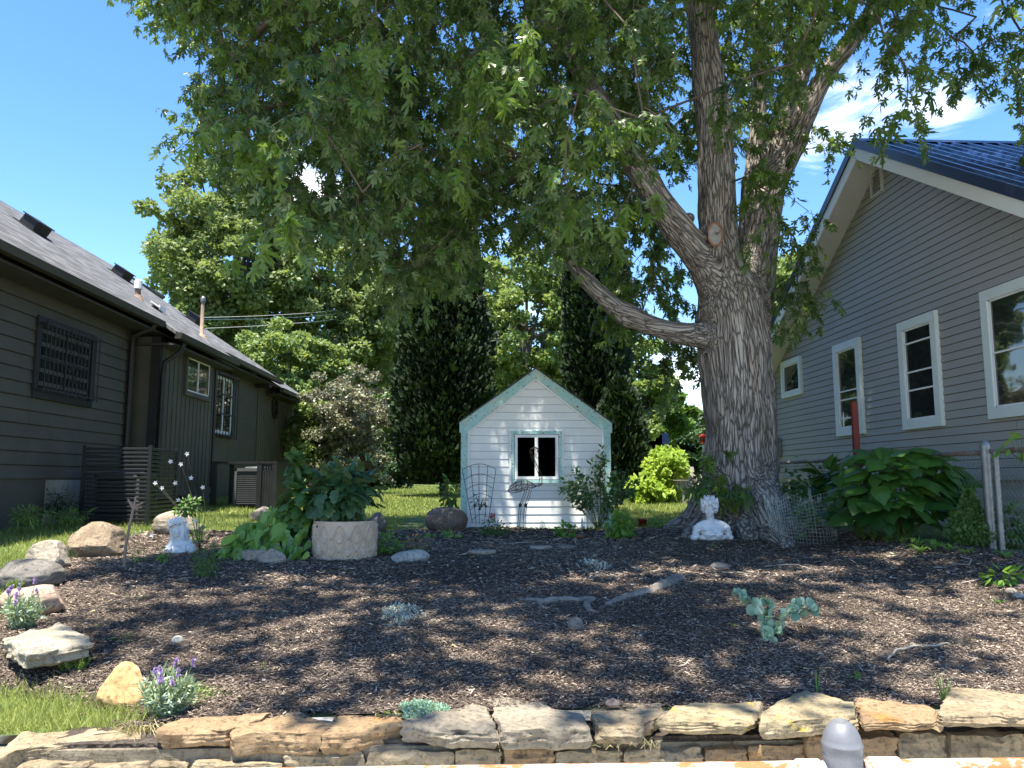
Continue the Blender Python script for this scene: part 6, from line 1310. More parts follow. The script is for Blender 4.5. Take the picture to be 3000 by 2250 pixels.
T = plant('rose_seedling', 'pointed-leaf seedling right of the forked stick', 'plant', (378, 425, 1588, 1655), 34, .06, LANCE, 'fresh_leaf', seed=21, stems=3)
T = plant('gaura_foliage', 'loose willowy green plant right of the hooded bust', 'plant', (545, 640, 1575, 1700), 240, .05, LANCE, 'shrub_leaf', seed=22, stems=24, shell=.2, sr=.003)
T = plant('leafy_plant', 'bushy green plant growing on top of the boulder behind the hooded bust', 'plant', (500, 580, 1458, 1510), 170, .05, OVAL, 'shrub_leaf', seed=23, Y=9.2)
plant('leafy_plant', 'small plant with pale leaves at the left foot of the hooded bust', 'plant', (462, 492, 1600, 1655), 26, .045, OVAL, 'fresh_leaf', seed=24)
plant('leafy_plant', 'green stems behind the right shoulder of the hooded bust', 'plant', (548, 600, 1500, 1600), 110, .05, LANCE, 'shrub_leaf', seed=25, stems=12)
GF = thing('white_gaura', onG(585, 1620), 'tall thin stems with scattered white star flowers near the hooded bust', 'plant'); ms = MB(); gg = onG(585, 1620)
for a, b in ((500, 1352), (530, 1360), (455, 1415), (475, 1430), (514, 1415), (594, 1428), (523, 1465), (445, 1568), (572, 1525), (560, 1400), (582, 1590), (548, 1330)):
    e = onY(a, b, gg[1] + rng.uniform(-.15, .25)); md_ = gg * .5 + e * .5 + np.array([.04, 0, .05]); ms.tube([gg, md_, e], [.003, .0025, .0015], 4, cap=False); n = 6; ang = np.arange(5) * 1.256 + rng.random(); mf = MB().leaves(np.repeat([e], 5, 0), np.c_[np.cos(ang), -.4 + 0 * ang, np.sin(ang)], np.tile([0, -1.0, 0], (5, 1)) + unit(5) * .2, .027, OVAL, .5); mf.build('flower', 'white_petal', GF, attr=True)
ms.build('stems', 'dark_stem', GF)
# ferny bushes at the dark house
plant('fern_bush', 'pale ferny bush at the far left below the dark house', 'shrub', (5, 125, 1478, 1540), 420, .05, LANCE, 'thyme', seed=26, Y=9.6, shell=.2)
plant('fern_bush', 'pale ferny bush left of the black slatted screen', 'shrub', (130, 248, 1490, 1535), 360, .05, LANCE, 'thyme', seed=27, Y=10.4, shell=.2)
plant('fern_bush', 'dark ferny bush in the shade against the access panel', 'shrub', (95, 215, 1425, 1520), 500, .06, LANCE, 'dark_leaf', seed=28, Y=10.9, shell=.1)
# eucalyptus sapling
ge = onG(2252, 1892); EU = thing('eucalyptus_sapling', ge, 'blue-green round-leaved eucalyptus sapling leaning on the mulch at the right', 'plant'); ms = MB(); ml = MB(); Ye = ge[1]
for path in (((2252, 1892), (2270, 1850), (2300, 1810), (2340, 1790), (2405, 1792)), ((2262, 1870), (2262, 1820), (2255, 1780), (2245, 1762)), ((2262, 1866), (2240, 1850), (2250, 1830)), ((2232, 1800), (2215, 1770), (2180, 1745), (2150, 1738)), ((2290, 1815), (2320, 1775), (2350, 1768), (2380, 1775))):
    Q = np.array([onY(a, b, Ye + .03 * i) for i, (a, b) in enumerate(path)]); ms.tube(Q, np.linspace(.006, .0025, len(Q)), 5, cap=False); n = 30; tt = np.sort(rng.uniform(.15, len(Q) - 1, n)); P = np.array([[np.interp(x, range(len(Q)), Q[:, j]) for j in range(3)] for x in tt]); ml.leaves(P, unit(n) + [0, 0, .2], np.array([0, -.6, .5]) + unit(n) * .8, .045 * rng.lognormal(0, .2, n), ROUNDL, np.clip(rng.normal(.5, .25, n), 0, 1))
ms.build('stems', 'pale_twig', EU); ml.build('leaves', 'eucalypt', EU, attr=True)
seedling('cut pale leaf sprig lying on the shaded mulch at the right', 2655, 1630, 9, .06, .02, 'silver_leaf', OVAL, spread=.16, name='leaf_sprig', group=None)

# ================================================================ STATUES
surf('plaster_white', (.60, .61, .61), (.68, .69, .69), 5, .6, .15, 60, .001, c3=(.50, .50, .49), s3=8, th3=.6, w3=.2)
def ell(mb, c, r, Mr=None, k=18):
    V, F = ICO3; V = V * np.asarray(r, float)
    if Mr is not None: V = V @ np.asarray(Mr).T
    mb.add(V + np.asarray(c, float), F)
def sculpt(name, fn, mat, parent, voxel=.0035, M4=None, smooth=3):
    mb = MB(); fn(mb); ob = mb.build('temp', None); md = ob.modifiers.new('r', 'REMESH'); md.mode = 'VOXEL'; md.voxel_size = voxel; md.use_smooth_shade = True
    sm = ob.modifiers.new('s', 'SMOOTH'); sm.factor = .6; sm.iterations = smooth
    dg = bpy.context.evaluated_depsgraph_get(); me = bpy.data.meshes.new_from_object(ob.evaluated_get(dg)); bpy.data.objects.remove(ob)
    if M4 is not None: me.transform(M4)
    me.materials.clear(); me.materials.append(MATS[mat]); o = bpy.data.objects.new(name, me); C.objects.link(o); o.parent = parent
    for p_ in me.polygons: p_.use_smooth = True
    return o
def Rm(ax, a): return np.array(Matrix.Rotation(a, 3, ax))
def face(mb, c, s, yaw=0, pitch=0, roll=0):
    """head facing -Y; s = head height"""
    M_ = Rm('Z', yaw) @ Rm('X', pitch) @ Rm('Y', roll)
    def E(p, r, m=None): ell(mb, c + M_ @ (np.array(p) * s), np.array(r) * s, M_ if m is None else M_ @ m)
    E((0, .04, .10), (.36, .42, .40)); E((0, -.10, -.12), (.29, .27, .36)); E((0, -.22, -.38), (.13, .11, .10)); E((0, -.10, -.30), (.21, .20, .16))
    E((0, -.395, -.06), (.045, .07, .15), Rm('X', -.22)); E((0, -.435, -.15), (.062, .055, .045)); E((-.04, -.405, -.165), (.035, .035, .028)); E((.04, -.405, -.165), (.035, .035, .028))
    for sx in (-1, 1):
        E((sx * .15, -.315, .055), (.115, .06, .022), Rm('Y', sx * .12)); E((sx * .145, -.315, -.02), (.075, .045, .035)); E((sx * .19, -.24, -.15), (.11, .11, .10)); E((sx * .355, .02, -.06), (.035, .06, .10))
        E((sx * .05, -.345, -.262), (.055, .03, .017), Rm('Y', -sx * .15))
    E((0, -.345, -.305), (.07, .035, .022))
    return M_
def crown_flowers(mb, c, R0, s, n, M_, a0=0, a1=6.283, layers=2, zoff=0):
    for L in range(layers):
        for i in range(n):
            a = a0 + (a1 - a0) * (i + .5 * L) / n; p_ = np.array([R0 * math.cos(a), R0 * 1.05 * math.sin(a), zoff + L * s * .75 + rng.uniform(-.2, .2) * s]); q = c + M_ @ p_
            for k in range(6):
                b = k * 1.047 + rng.random() * .4; o_ = np.array([math.cos(a) * .5, math.sin(a) * .5, .25]) + .75 * (math.cos(b) * np.array([-math.sin(a), math.cos(a), 0]) + math.sin(b) * np.array([0, 0, 1.0])); o_ = M_ @ (o_ / np.linalg.norm(o_))
                up_ = Vector(o_).to_track_quat('Z', 'Y').to_matrix(); ell(mb, q + o_ * s * .55, (s * .13, s * .24, s * .62), np.array(up_))
# right: bare-shouldered bust with a wreath
gr = onG(2088, 1586); st_h = (1586 - 1453) / FPX * project(gr)[2][0]; BR = thing('bust_statue', (gr[0], gr[1] + .02, gr[2]), 'white draped bust of a woman with flower wreath, against the maple roots', 'statue')
U = st_h / .62
def bodyR(mb):
    ell(mb, (0, 0, .135), (.17, .10, .085)); ell(mb, (0, .01, .20), (.215, .075, .060)); ell(mb, (-.065, -.055, .10), (.075, .07, .07)); ell(mb, (.065, -.055, .10), (.075, .07, .07)); ell(mb, (0, 0, .05), (.20, .10, .06))
    for sx in (-1, 1): ell(mb, (sx * .20, .0, .165), (.062, .06, .062)); ell(mb, (sx * .225, .0, .10), (.05, .058, .07)); ell(mb, (sx * .245, .0, .05), (.052, .06, .045)); mb.tube([(sx * .03, .0, .26), (sx * .12, .0, .235), (sx * .2, .0, .2)], [.045, .045, .04], 10)
    mb.tube([(-.01, .01, .2), (-.015, .0, .30), (-.03, -.01, .40)], [.062, .052, .055], 14)
    # drapery folds
    mb.tube([(-.21, -.05, .19), (-.12, -.095, .155), (0, -.12, .10), (.12, -.095, .155), (.21, -.05, .19)], .012, 8); mb.tube([(-.12, -.11, .10), (-.04, -.12, .085), (0, -.125, .10), (.04, -.12, .085), (.12, -.11, .10)], .011, 8)
    for k in range(4): mb.tube([(-.05 + k * .01, -.11, .17 - k * .01), (0, -.125, .115), (.06 - k * .012, -.115, .06)], .008, 6)
    for sx in (-1, 1): mb.tube([(sx * .15, -.07, .17), (sx * .235, -.045, .125), (sx * .26, .02, .12)], .014, 8); mb.tube([(sx * .19, -.06, .07), (sx * .26, -.04, .045), (sx * .29, .02, .04)], .013, 8)
    hc = np.array([-.03, -.02, .435]); M_ = face(mb, hc, .215, yaw=R(-20), pitch=R(4)); ell(mb, hc + M_ @ np.array([0, .045, .03]), (.105, .10, .095), M_)
    for sx in (-1, 1): ell(mb, hc + M_ @ np.array([sx * .080, .035, -.0]), (.030, .06, .065), M_)
    for i in range(60):
        a = rng.uniform(R(-20), R(200)); e = rng.uniform(-.6, 1.1); q = np.array([.100 * math.cos(a) * math.cos(e * .7), .02 + .095 * math.sin(a), .02 + .085 * math.sin(e)]); ell(mb, hc + M_ @ q, (.028, .028, .012), M_ @ Rm('Y', rng.uniform(-1, 1)))
    for i in range(12): a = R(20 + 140 * i / 11); ell(mb, hc + M_ @ np.array([.088 * math.cos(a), -.055, -.005 + .085 * math.sin(a)]), (.024, .03, .016), M_ @ Rm('Y', a))
    crown_flowers(mb, hc + M_ @ np.array([0, .01, .07]), .088, .046, 12, M_, layers=2); crown_flowers(mb, hc + M_ @ np.array([0, .02, .135]), .045, .045, 7, M_, layers=1); ell(mb, hc + M_ @ np.array([0, .03, .09]), (.085, .08, .06), M_)
sculpt('figure', bodyR, 'plaster_white', BR, .0042, Matrix.Scale(U, 4), 2)
# left: hooded head with long hair
gl = onG(515, 1628); sh = (1628 - 1517) / FPX * project(gl)[2][0]; BLf = thing('bust_statue', (gl[0], gl[1] + .08, gl[2]), 'small white veiled bust with closed eyes and flower crown, left in the bed', 'statue'); U2 = sh / .46
def bodyL(mb):
    ell(mb, (0, 0, .055), (.15, .085, .07)); ell(mb, (.03, .0, .12), (.12, .075, .06)); ell(mb, (-.10, -.01, .05), (.09, .07, .055)); ell(mb, (.13, 0, .06), (.075, .07, .075)); mb.tube([(.0, .01, .10), (.0, .0, .18), (-.01, -.01, .26)], [.075, .052, .05], 14)
    hc = np.array([-.02, -.02, .295]); M_ = face(mb, hc, .185, yaw=R(-16), pitch=R(-8), roll=R(-16))
    def H(p, r, m=None): ell(mb, hc + M_ @ np.array(p), r, M_ if m is None else M_ @ m)
    H((0, .035, .035), (.092, .085, .085))
    H((0, .03, .0), (.096, .072, .118))
    for sx in (-1, 1): ell(mb, (sx * .085 - .01, .03, .165), (.040, .045, .09)); ell(mb, (sx * .125, -.02, .07), (.05, .06, .06))
    H((0, .05, .0), (.108, .085, .125)); H((0, .055, -.06), (.10, .07, .11))
    arc = np.array([hc + M_ @ np.array([.088 * math.cos(a), -.012 - .025 * max(0, math.sin(a)), .0 + .112 * math.sin(a)]) for a in np.linspace(R(215), R(-35), 30)]); mb.tube(arc, .015, 10); mb.tube(arc + M_ @ np.array([0, .03, .0]), .024, 10)
    for sx, st_ in ((-1, arc[0]), (1, arc[-1])):
        for k in range(4):
            dy = .022 * k; mb.tube([st_ + [0, dy, .03], st_ + [sx * .002, dy, -.03], np.array([sx * (.075 + .012 * k), -.022 + dy, .165]), np.array([sx * (.105 + .01 * k), -.045 + dy, .085]), np.array([sx * (.10 + .012 * k), -.06 + dy, .02])], [.018, .021, .028, .026, .018], 10)
    for k in range(3): mb.tube([(.05 + .02 * k, -.08, .13), (.07 + .02 * k, -.088, .08), (.05 + .022 * k, -.085, .03)], .010, 6)
    mb.tube([(-.15, -.05, .05), (-.12, -.085, .075), (-.075, -.085, .07), (-.06, -.08, .10)], [.012, .014, .013, .01], 8)
    crown_flowers(mb, hc + M_ @ np.array([0, .0, .075]), .078, .040, 12, M_, a0=R(170), a1=R(400), layers=2); crown_flowers(mb, hc + M_ @ np.array([0, .0, .125]), .045, .038, 7, M_, layers=1)
sculpt('figure', bodyL, 'plaster_white', BLf, .0036, Matrix.Scale(U2, 4), 2)

# ================================================================ TRELLIS, FLAMINGO, CAGE
YT = 11.15
TRL = thing('fan_trellis', onY(1400, 1530, YT), 'fan-shaped black wire trellis leaning at the left front of the playhouse', 'trellis'); mb = MB()
for (a, b), (c_, d_) in (((1354, 1376), (1384, 1532)), ((1379, 1366), (1395, 1535)), ((1403, 1361), (1404, 1535)), ((1429, 1363), (1420, 1535)), ((1453, 1374), (1432, 1520))): mb.tube([onY(a, b, YT), onY(c_, d_, YT)], .0045, 5)
for f in (0, .19, .38, .56, .76, .95):
    L0 = np.array([1354 + 30 * f, 1376 + 156 * f]); R0_ = np.array([1453 - 21 * f, 1374 + 150 * f]); tt = np.linspace(0, 1, 13); P = L0 + (R0_ - L0) * tt[:, None]; P[:, 1] -= 16 * np.sin(math.pi * tt) * (1 - .2 * f); mb.tube([onY(a, b, YT - .01) for a, b in P], .004, 5)
mb.build('frame', 'iron_black', TRL)
Tv = plant('trellis_vine', 'dark leafy shoot climbing the lower half of the trellis', 'plant', (1380, 1430, 1440, 1490), 40, .04, OVAL, 'dark_leaf', Y=11.1, stems=6, stem_mat='dark_stem')
surf('flamingo_wire', (.03, .022, .02), (.09, .05, .035), 30, .7, .2, metal=.3)
YFm = 11.05; FM = thing('flamingo_sculpture', onY(1525, 1545, YFm), 'dark wire flamingo garden sculpture in front of the playhouse window', 'sculpture')
k_ = YFm / FPX
def fp(a, b, dy=0): p_ = onY(a, b, YFm); p_[1] += dy; return p_
mb = MB()
bc = fp(1530, 1423)
for i in range(9):     # lens-shaped body cage
    ang = i * math.pi * 2 / 9; tt = np.linspace(0, 1, 12); prof = np.sin(math.pi * tt ** .8) ** .8
    xs2 = np.interp(tt, [0, .5, 1], [1487, 1528, 1572]); yc2 = np.interp(tt, [0, .3, .6, 1], [1438, 1427, 1420, 1425]); P = np.array([fp(a, b) for a, b in zip(xs2, yc2)]); P[:, 2] += prof * .085 * math.cos(ang); P[:, 1] += prof * .085 * math.sin(ang); mb.tube(P, .0035, 4)
for tt in (.3, .5, .7, .85):
    c_ = fp(np.interp(tt, [0, .5, 1], [1487, 1528, 1572]), np.interp(tt, [0, .3, .6, 1], [1438, 1427, 1420, 1425])); pr3 = math.sin(math.pi * tt ** .8) ** .8 * .085; aa = np.linspace(0, 6.283, 14); mb.tube(np.c_[c_[0] + 0 * aa, c_[1] + pr3 * np.sin(aa), c_[2] + pr3 * np.cos(aa)], .003, 4)
for i in range(6): mb.tube([fp(1510 + i * 8, 1412 + i * 2, -.08), fp(1500 + i * 9, 1430, -.09), fp(1492 + i * 6, 1436 + i, -.07)], .004, 4)
mb.build('body', 'flamingo_wire', FM)
neck = [(1572, 1425), (1584, 1418), (1585, 1402), (1580, 1385), (1570, 1362), (1560, 1342), (1555, 1325), (1558, 1314), (1566, 1310), (1573, 1315), (1575, 1322)]
mb = MB()
for i in range(5):
    ang = i * 1.256; P = np.array([fp(a, b) for a, b in neck]); rr = np.interp(np.arange(11), [0, 3, 8, 10], [.035, .022, .018, .03]); P[:, 0] += rr * math.cos(ang); P[:, 1] += rr * math.sin(ang); mb.tube(P, .0035, 4)
for (a, b) in neck[1:]:
    c_ = fp(a, b); aa = np.linspace(0, 6.283, 10); mb.tube(np.c_[c_[0] + .022 * np.cos(aa), c_[1] + .022 * np.sin(aa), c_[2] + 0 * aa], .003, 4)
mb.tube([fp(1574, 1318), fp(1578, 1332), fp(1576, 1344), fp(1570, 1340), fp(1570, 1326)], .005, 5); mb.build('neck', 'flamingo_wire', FM)
for leg in (((1540, 1438), (1532, 1460), (1524, 1480), (1521, 1510), (1518, 1542)), ((1553, 1436), (1548, 1455), (1540, 1480), (1536, 1510), (1534, 1543))):
    mb = MB()
    for i in range(3): P = np.array([fp(a, b) for a, b in leg]); P[:, 0] += .018 * math.cos(i * 2.09); P[:, 1] += .018 * math.sin(i * 2.09); mb.tube(P, .0035, 4)
    c_ = fp(*leg[2]); ell(mb, c_, (.022, .022, .03)); e_ = fp(*leg[-1])
    for d in (-.05, 0, .05): mb.tube([e_, e_ + np.array([d, -.08, -.015])], .004, 4)
    mb.build('leg', 'flamingo_wire', FM)
# bent hardware-cloth cage
surf('cage_wire', (.22, .27, .26), (.34, .40, .38), 10, .5, 0, metal=.4)
gc = onG(2395, 1603); WC = thing('wire_cage', (gc[0], gc[1] + .28, gc[2]), 'bent grid wire cage standing open beside the maple roots', 'cage'); cw = .28; hgt_ = (1603 - 1462) / FPX * project(gc)[2][0]
mb = MB(); cx0, cy0 = gc[0] + .07, gc[1] + .28; na = 46
def cpos(a, z): r = cw * (1 + .06 * math.sin(3 * a) - .10 * z * math.cos(a)); return (cx0 + r * math.cos(a) * 1.05 - .05 * z, cy0 + r * math.sin(a) * .9, gc[2] + z * hgt_ * (1 + .10 * math.sin(a * 2 + 1)))
A_s = [R(-150) + i * R(330) / na for i in range(na + 1)]; zs_ = np.linspace(0, 1, 14)
for a in A_s: mb.tube([cpos(a, z) for z in (0, .33, .66, 1)], .0019, 3, cap=False)
for z in zs_: mb.tube([cpos(a, z) for a in A_s], .0019, 3, cap=False)
lx = [onY(2288 - 0, 1590, 8.9)]  # trailing flap toward the trunk
e0 = np.array(cpos(A_s[0], 0)); e1 = np.array(cpos(A_s[0], 1)); dvec = np.array([-.24, .12, .05])
for i in range(12):
    f = i / 11; mb.tube([e0 + dvec * f + [0, 0, .12 * f * f], e1 + dvec * f + [0, 0, .02 - .10 * math.sin(f * 3)]], .0019, 3, cap=False)
for j in range(14):
    g_ = j / 13; mb.tube([(e0 + dvec * f + [0, 0, .12 * f * f]) * (1 - g_) + (e1 + dvec * f + [0, 0, .02 - .10 * math.sin(f * 3)]) * g_ for f in np.linspace(0, 1, 8)], .0019, 3, cap=False)
mb.build('mesh', 'cage_wire', WC)

# ================================================================ CHAIN-LINK FENCE
XF = 4.72; Y0f, Y1f = 5.2, 12.2; zt_ = 1.84; P0 = onX(2884, 1303, XF)[1]
CLF = thing('chain_link_fence', (XF, P0, Gs(XF, P0)), 'rusty chain-link fence with top rail and gate beside the grey house', 'fence')
mb = MB(); sp_ = .058; n = int((Y1f - Y0f) / sp_); zbm = .92
for i in range(n):
    y = Y0f + i * sp_; m_ = int((zt_ - zbm) / (sp_ * .9)); P = [(XF + (.004 if j % 2 else -.004), y + (sp_ if j % 2 else 0), zbm + j * sp_ * .9) for j in range(m_ + 2)]; mb.tube(P, .0022, 3, cap=False)
mb.build('mesh', 'galv', CLF)
surf('rusty_rail', (.13, .10, .085), (.24, .21, .185), 16, .8, .5, 80, .004, c3=(.20, .10, .06), s3=9, th3=.52)
MB().tube([(XF, P0 + .03, zt_), (XF, Y1f, zt_)], .024, 10).build('top_rail', 'rusty_rail', CLF, smooth=True); MB().tube([(XF, Y0f, zt_ + .01), (XF, P0 - .08, zt_ + .01)], .024, 10).build('top_rail', 'rusty_rail', CLF, smooth=True)
mb = MB(); mb.lathe([(.040, zbm - .2), (.040, zt_ + .05)], (XF, P0, 0), 14); mb.build('post', 'galv', CLF, smooth=True)
MB().lathe([(.044, zt_ + .03), (.046, zt_ + .06), (.040, zt_ + .085), (.02, zt_ + .11), (.002, zt_ + .125)], (XF, P0, 0), 14).build('post_cap', 'galv', CLF, smooth=True)
MB().lathe([(.026, zbm - .1), (.026, zt_ + .0)], (XF, P0 - .14, 0), 12).build('gate_post', 'galv', CLF, smooth=True)
for y in (9.8, 12.2): MB().lathe([(.028, zbm - .1), (.028, zt_ - .02)], (XF, y, 0), 10).build('post', 'galv', CLF, smooth=True)
surf('red_paint', (.11, .018, .012), (.17, .028, .018), 8, .75, .4, 40, .003, c3=(.15, .05, .04), s3=5, stretch=(1, 1, .2))
rp = onY(2499, 1178, 9.25); tag(MB().span((rp[0] - .036, 9.2, Gs(rp[0], 9.2) - .1), (rp[0] + .036, 9.25, rp[2])).build('wooden_post', 'red_paint', origin=(rp[0], 9.25, Gs(rp[0], 9.2))), 'weathered red painted wooden post rising behind the broad-leaved bush', 'post')
# red flower pot
surf('red_glaze', (.22, .022, .012), (.29, .035, .018), 5, .3, .05); g = onG(1885, 1548); tag(MB().lathe([(.0, .0), (.052, 0), (.062, .115), (.068, .115), (.070, .14), (.062, .14), (.058, .10), (0, .10)], (g[0], g[1] + .05, g[2] - .005), 24).build('flower_pot', 'red_glaze', smooth=True, origin=(g[0], g[1] + .05, g[2])), 'small bright red flower pot on the lawn edge right of the playhouse', 'pot')
g = onG(1702, 1582); tag(MB().lathe([(.0, .0), (.06, 0), (.075, .09), (.08, .09), (.08, .12), (.066, .12), (0, .05)], (0, 0, 0), 20).build('clay_pot', surf('old_clay', (.16, .08, .05), (.24, .13, .08), 6, .9, .3), smooth=True, local=True), 'small brown clay pot sunk in the mulch in front of the playhouse', 'pot'); bpy.data.objects['clay_pot'].location = (g[0], g[1] + .05, g[2] - .04); bpy.data.objects['clay_pot'].scale = (.8, .8, .8)

# ================================================================ SLATTED SCREEN, AIR CONDITIONERS
surf('screen_black', (.008, .009, .011), (.014, .015, .018), 4, .38, .05, 40, .0006, spec=.7)
ys_ = 11.4; A0 = onY(437, 1400, ys_); B0 = onY(244, 1400, ys_); cx1 = A0[0]; cx0_ = B0[0]; zt1 = onY(437, 1311, ys_)[2]; zb1 = Gs(cx1, ys_) + .02
SC = thing('slatted_screen', (cx1, ys_, zb1), 'black metal slatted privacy screen standing against the dark house', 'screen')
y_e = onX(518, 1316, cx1)[1]; ns = 19
for k, (a, b) in enumerate((((cx0_, ys_), (cx1, ys_)), ((cx1, ys_), (cx1, y_e)))):
    mb = MB()
    for i in range(ns):
        z = zb1 + .03 + (zt1 - zb1 - .05) * i / (ns - 1)
        if k == 0: mb.span((a[0], ys_ - .012, z - .020), (b[0] - .02, ys_ + .008, z + .017))
        else: mb.span((cx1 - .008, a[1] + .02, z - .020), (cx1 + .012, b[1], z + .017))
    o = mb.build('slat_panel', 'screen_black', SC); bv = o.modifiers.new('bevel', 'BEVEL'); bv.width = .007; bv.segments = 2
for (x, y) in ((cx0_, ys_), (cx1, ys_), (cx1, y_e)): MB().span((x - .024, y - .024, zb1 - .05), (x + .024, y + .024, zt1 + .03)).build('post', 'screen_black', SC)
surf('unit_grey', (.09, .095, .10), (.13, .135, .14), 4, .5, .05)
def acunit(label, c, s, h, fan=True):
    T = thing('air_conditioner', c, label, 'air conditioner', 'outdoor air conditioning units'); mb = MB(); mb.span((c[0] - s / 2 + .01, c[1] - s / 2 + .01, c[2] + .04), (c[0] + s / 2 - .01, c[1] + s / 2 - .01, c[2] + h - .05)); mb.build('coil', 'iron_black', T)
    mb = MB()
    for i in range(16): z = c[2] + .08 + (h - .16) * i / 15; mb.span((c[0] - s / 2, c[1] - s / 2, z), (c[0] + s / 2, c[1] - s / 2 + .008, z + .014)); mb.span((c[0] + s / 2 - .008, c[1] - s / 2, z), (c[0] + s / 2, c[1] + s / 2, z + .014)); mb.span((c[0] - s / 2, c[1] - s / 2, z), (c[0] - s / 2 + .008, c[1] + s / 2, z + .014))
    for x in (-1, 1):
        for y in (-1, 1): mb.span((c[0] + x * s / 2 - .02, c[1] + y * s / 2 - .02, c[2]), (c[0] + x * s / 2 + .02, c[1] + y * s / 2 + .02, c[2] + h))
    mb.build('louvres', 'unit_grey', T); mb = MB(); mb.span((c[0] - s / 2 - .02, c[1] - s / 2 - .02, c[2] + h - .06), (c[0] + s / 2 + .02, c[1] + s / 2 + .02, c[2] + h)); mb.lathe([(s * .4, h + .001), (s * .38, h + .03), (.03, h + .04)], c, 20); mb.build('top', 'unit_grey', T)
gA = gp(-5.35, 12.0); acunit('air conditioning unit hidden behind the black slatted screen', gA, .62, .72)
K0 = onY(627, 1400, 15.3); K1 = onY(805, 1400, 15.3); gk = gp((K0[0] + K1[0]) / 2, 15.9); acunit('air conditioning unit inside the black mesh enclosure', (gk[0] + .12, 15.9, gk[2]), .72, .78)
EN = thing('mesh_enclosure', (gk[0], 15.8, gk[2]), 'black timber enclosure with wire mesh around the far air conditioner', 'enclosure'); zt2 = onY(700, 1358, 15.3)[2]; x0, x1 = K0[0], K1[0]; xm = onY(768, 1400, 15.3)[0]; y0, y1 = 15.3, 16.4
for (x, y) in ((x0, y0), (xm - .05, y0), (x1, y0), (x0, y1), (x1, y1)): MB().span((x - .045, y - .045, gk[2] - .1), (x + .045, y + .045, zt2)).build('post', 'black_trim', EN)
mb = MB(); mb.span((x0 - .045, y0 - .05, zt2), (x1 + .045, y0 + .05, zt2 + .04)); mb.span((x0 - .045, y0 + .05, zt2), (x0 + .045, y1 + .05, zt2 + .04)); mb.span((x1 - .045, y0 + .05, zt2), (x1 + .045, y1 + .05, zt2 + .04)); mb.build('top_rail', 'black_trim', EN)
mb = MB()
for i in range(5): xa = xm - .0 + (x1 - xm) * i / 5; mb.span((xa + .005, y0 - .02, gk[2]), (xa + (x1 - xm) / 5 - .005, y0 + .0, zt2))
for i in range(9): ya = y0 + .05 + (y1 - y0 - .1) * i / 9; mb.span((x1 + .01, ya, gk[2]), (x1 + .03, ya + .11, zt2))
mb.build('board_panel', 'black_trim', EN)
mb = MB(); s_ = .05; n = int((xm - x0) / s_)
for i in range(n): mb.tube([(x0 + .05 + i * s_ + (s_ if j % 2 else 0), y0 - .03, gk[2] + .04 + j * s_ * .9) for j in range(int((zt2 - gk[2]) / s_ / .9))], .0025, 3, cap=False)
mb.build('wire_mesh', 'iron_black', EN)

# ================================================================ BACKGROUND BUILDINGS, POLE, WIRES
surf('tan_roof', (.36, .27, .20), (.45, .35, .27), 3, .95, .2, 20, .02); surf('white_siding', (.55, .54, .50), (.62, .61, .57), 1, .7, .1, stretch=(1, 1, 8)); surf('beige_siding', (.42, .38, .32), (.5, .45, .38), 1, .7, .1)
def farhouse(name, label, xa, xb, ytop, yeave, Y, mats, depth=8):
    p0 = onY(xa, yeave, Y); p1 = onY(xb, yeave, Y); zt = onY(xa, ytop, Y)[2]; g = Gs(p0[0], Y); T = thing(name, ((p0[0] + p1[0]) / 2, Y, g), label, 'building' if 'house' in name else 'garage')
    MB().span((p0[0] + .3, Y, g - .2), (p1[0] - .3, Y + depth, p0[2])).build('wall', mats[0], T); w_ = p1[0] - p0[0]; i_ = min(w_ * .4, 3)
    V = [(p0[0], Y - .4, p0[2]), (p1[0], Y - .4, p0[2]), (p1[0], Y + depth + .4, p0[2]), (p0[0], Y + depth + .4, p0[2]), (p0[0] + i_, Y + depth / 2, zt), (p1[0] - i_, Y + depth / 2, zt)]; MB().add(V, [[0, 1, 5, 4], [2, 3, 4, 5], [1, 2, 5], [3, 0, 4], [0, 3, 2, 1]]).build('roof', mats[1], T)
    mb = MB(); mb.span((p0[0] - .02, Y - .43, p0[2] - .12), (p1[0] + .02, Y - .40, p0[2] + .05)); mb.build('gutter', 'white_frame', T)
    for f in (.3, .65): MB().span((p0[0] + w_ * f, Y - .04, g + 1.0), (p0[0] + w_ * f + 1.0, Y + .02, g + 2.2)).build('window', 'glass', T)
    return T
farhouse('neighbour_house', 'tan hip-roofed house far behind the trees right of the playhouse', 1790, 2008, 1178, 1255, 62, ('beige_siding', 'tan_roof'))
farhouse('garage', 'pale garage with low roof beyond the lime shrub', 1880, 2005, 1276, 1320, 36, ('white_siding', 'tan_roof'), 5)
farhouse('garage', 'low pale roofed shed behind the maple trunk on the left side', 2010, 2130, 1272, 1292, 48, ('white_siding', 'tan_roof'), 5)
farhouse('garage', 'grey-roofed shed peeking right behind the playhouse corner', 1850, 1905, 1318, 1345, 30, ('beige_siding', 'galv'), 3)
surf('weathered_wood', (.22, .20, .17), (.34, .31, .27), 4, .9, .3, stretch=(3, 3, .3))
Yb_ = 26; BFc = thing('board_fence', (onY(1950, 1440, Yb_)[0], Yb_, Gs(2, Yb_)), 'weathered picket fence across the back of the lawn right of the playhouse', 'fence'); xa = onY(1800, 1400, Yb_)[0]; xb = onY(2110, 1400, Yb_)[0]; mb = MB(); x = xa
while x < xb: mb.span((x, Yb_, Gs(x, Yb_) - .1), (x + .09, Yb_ + .02, Gs(x, Yb_) + 1.05 + rng.uniform(-.02, .02))); x += .12
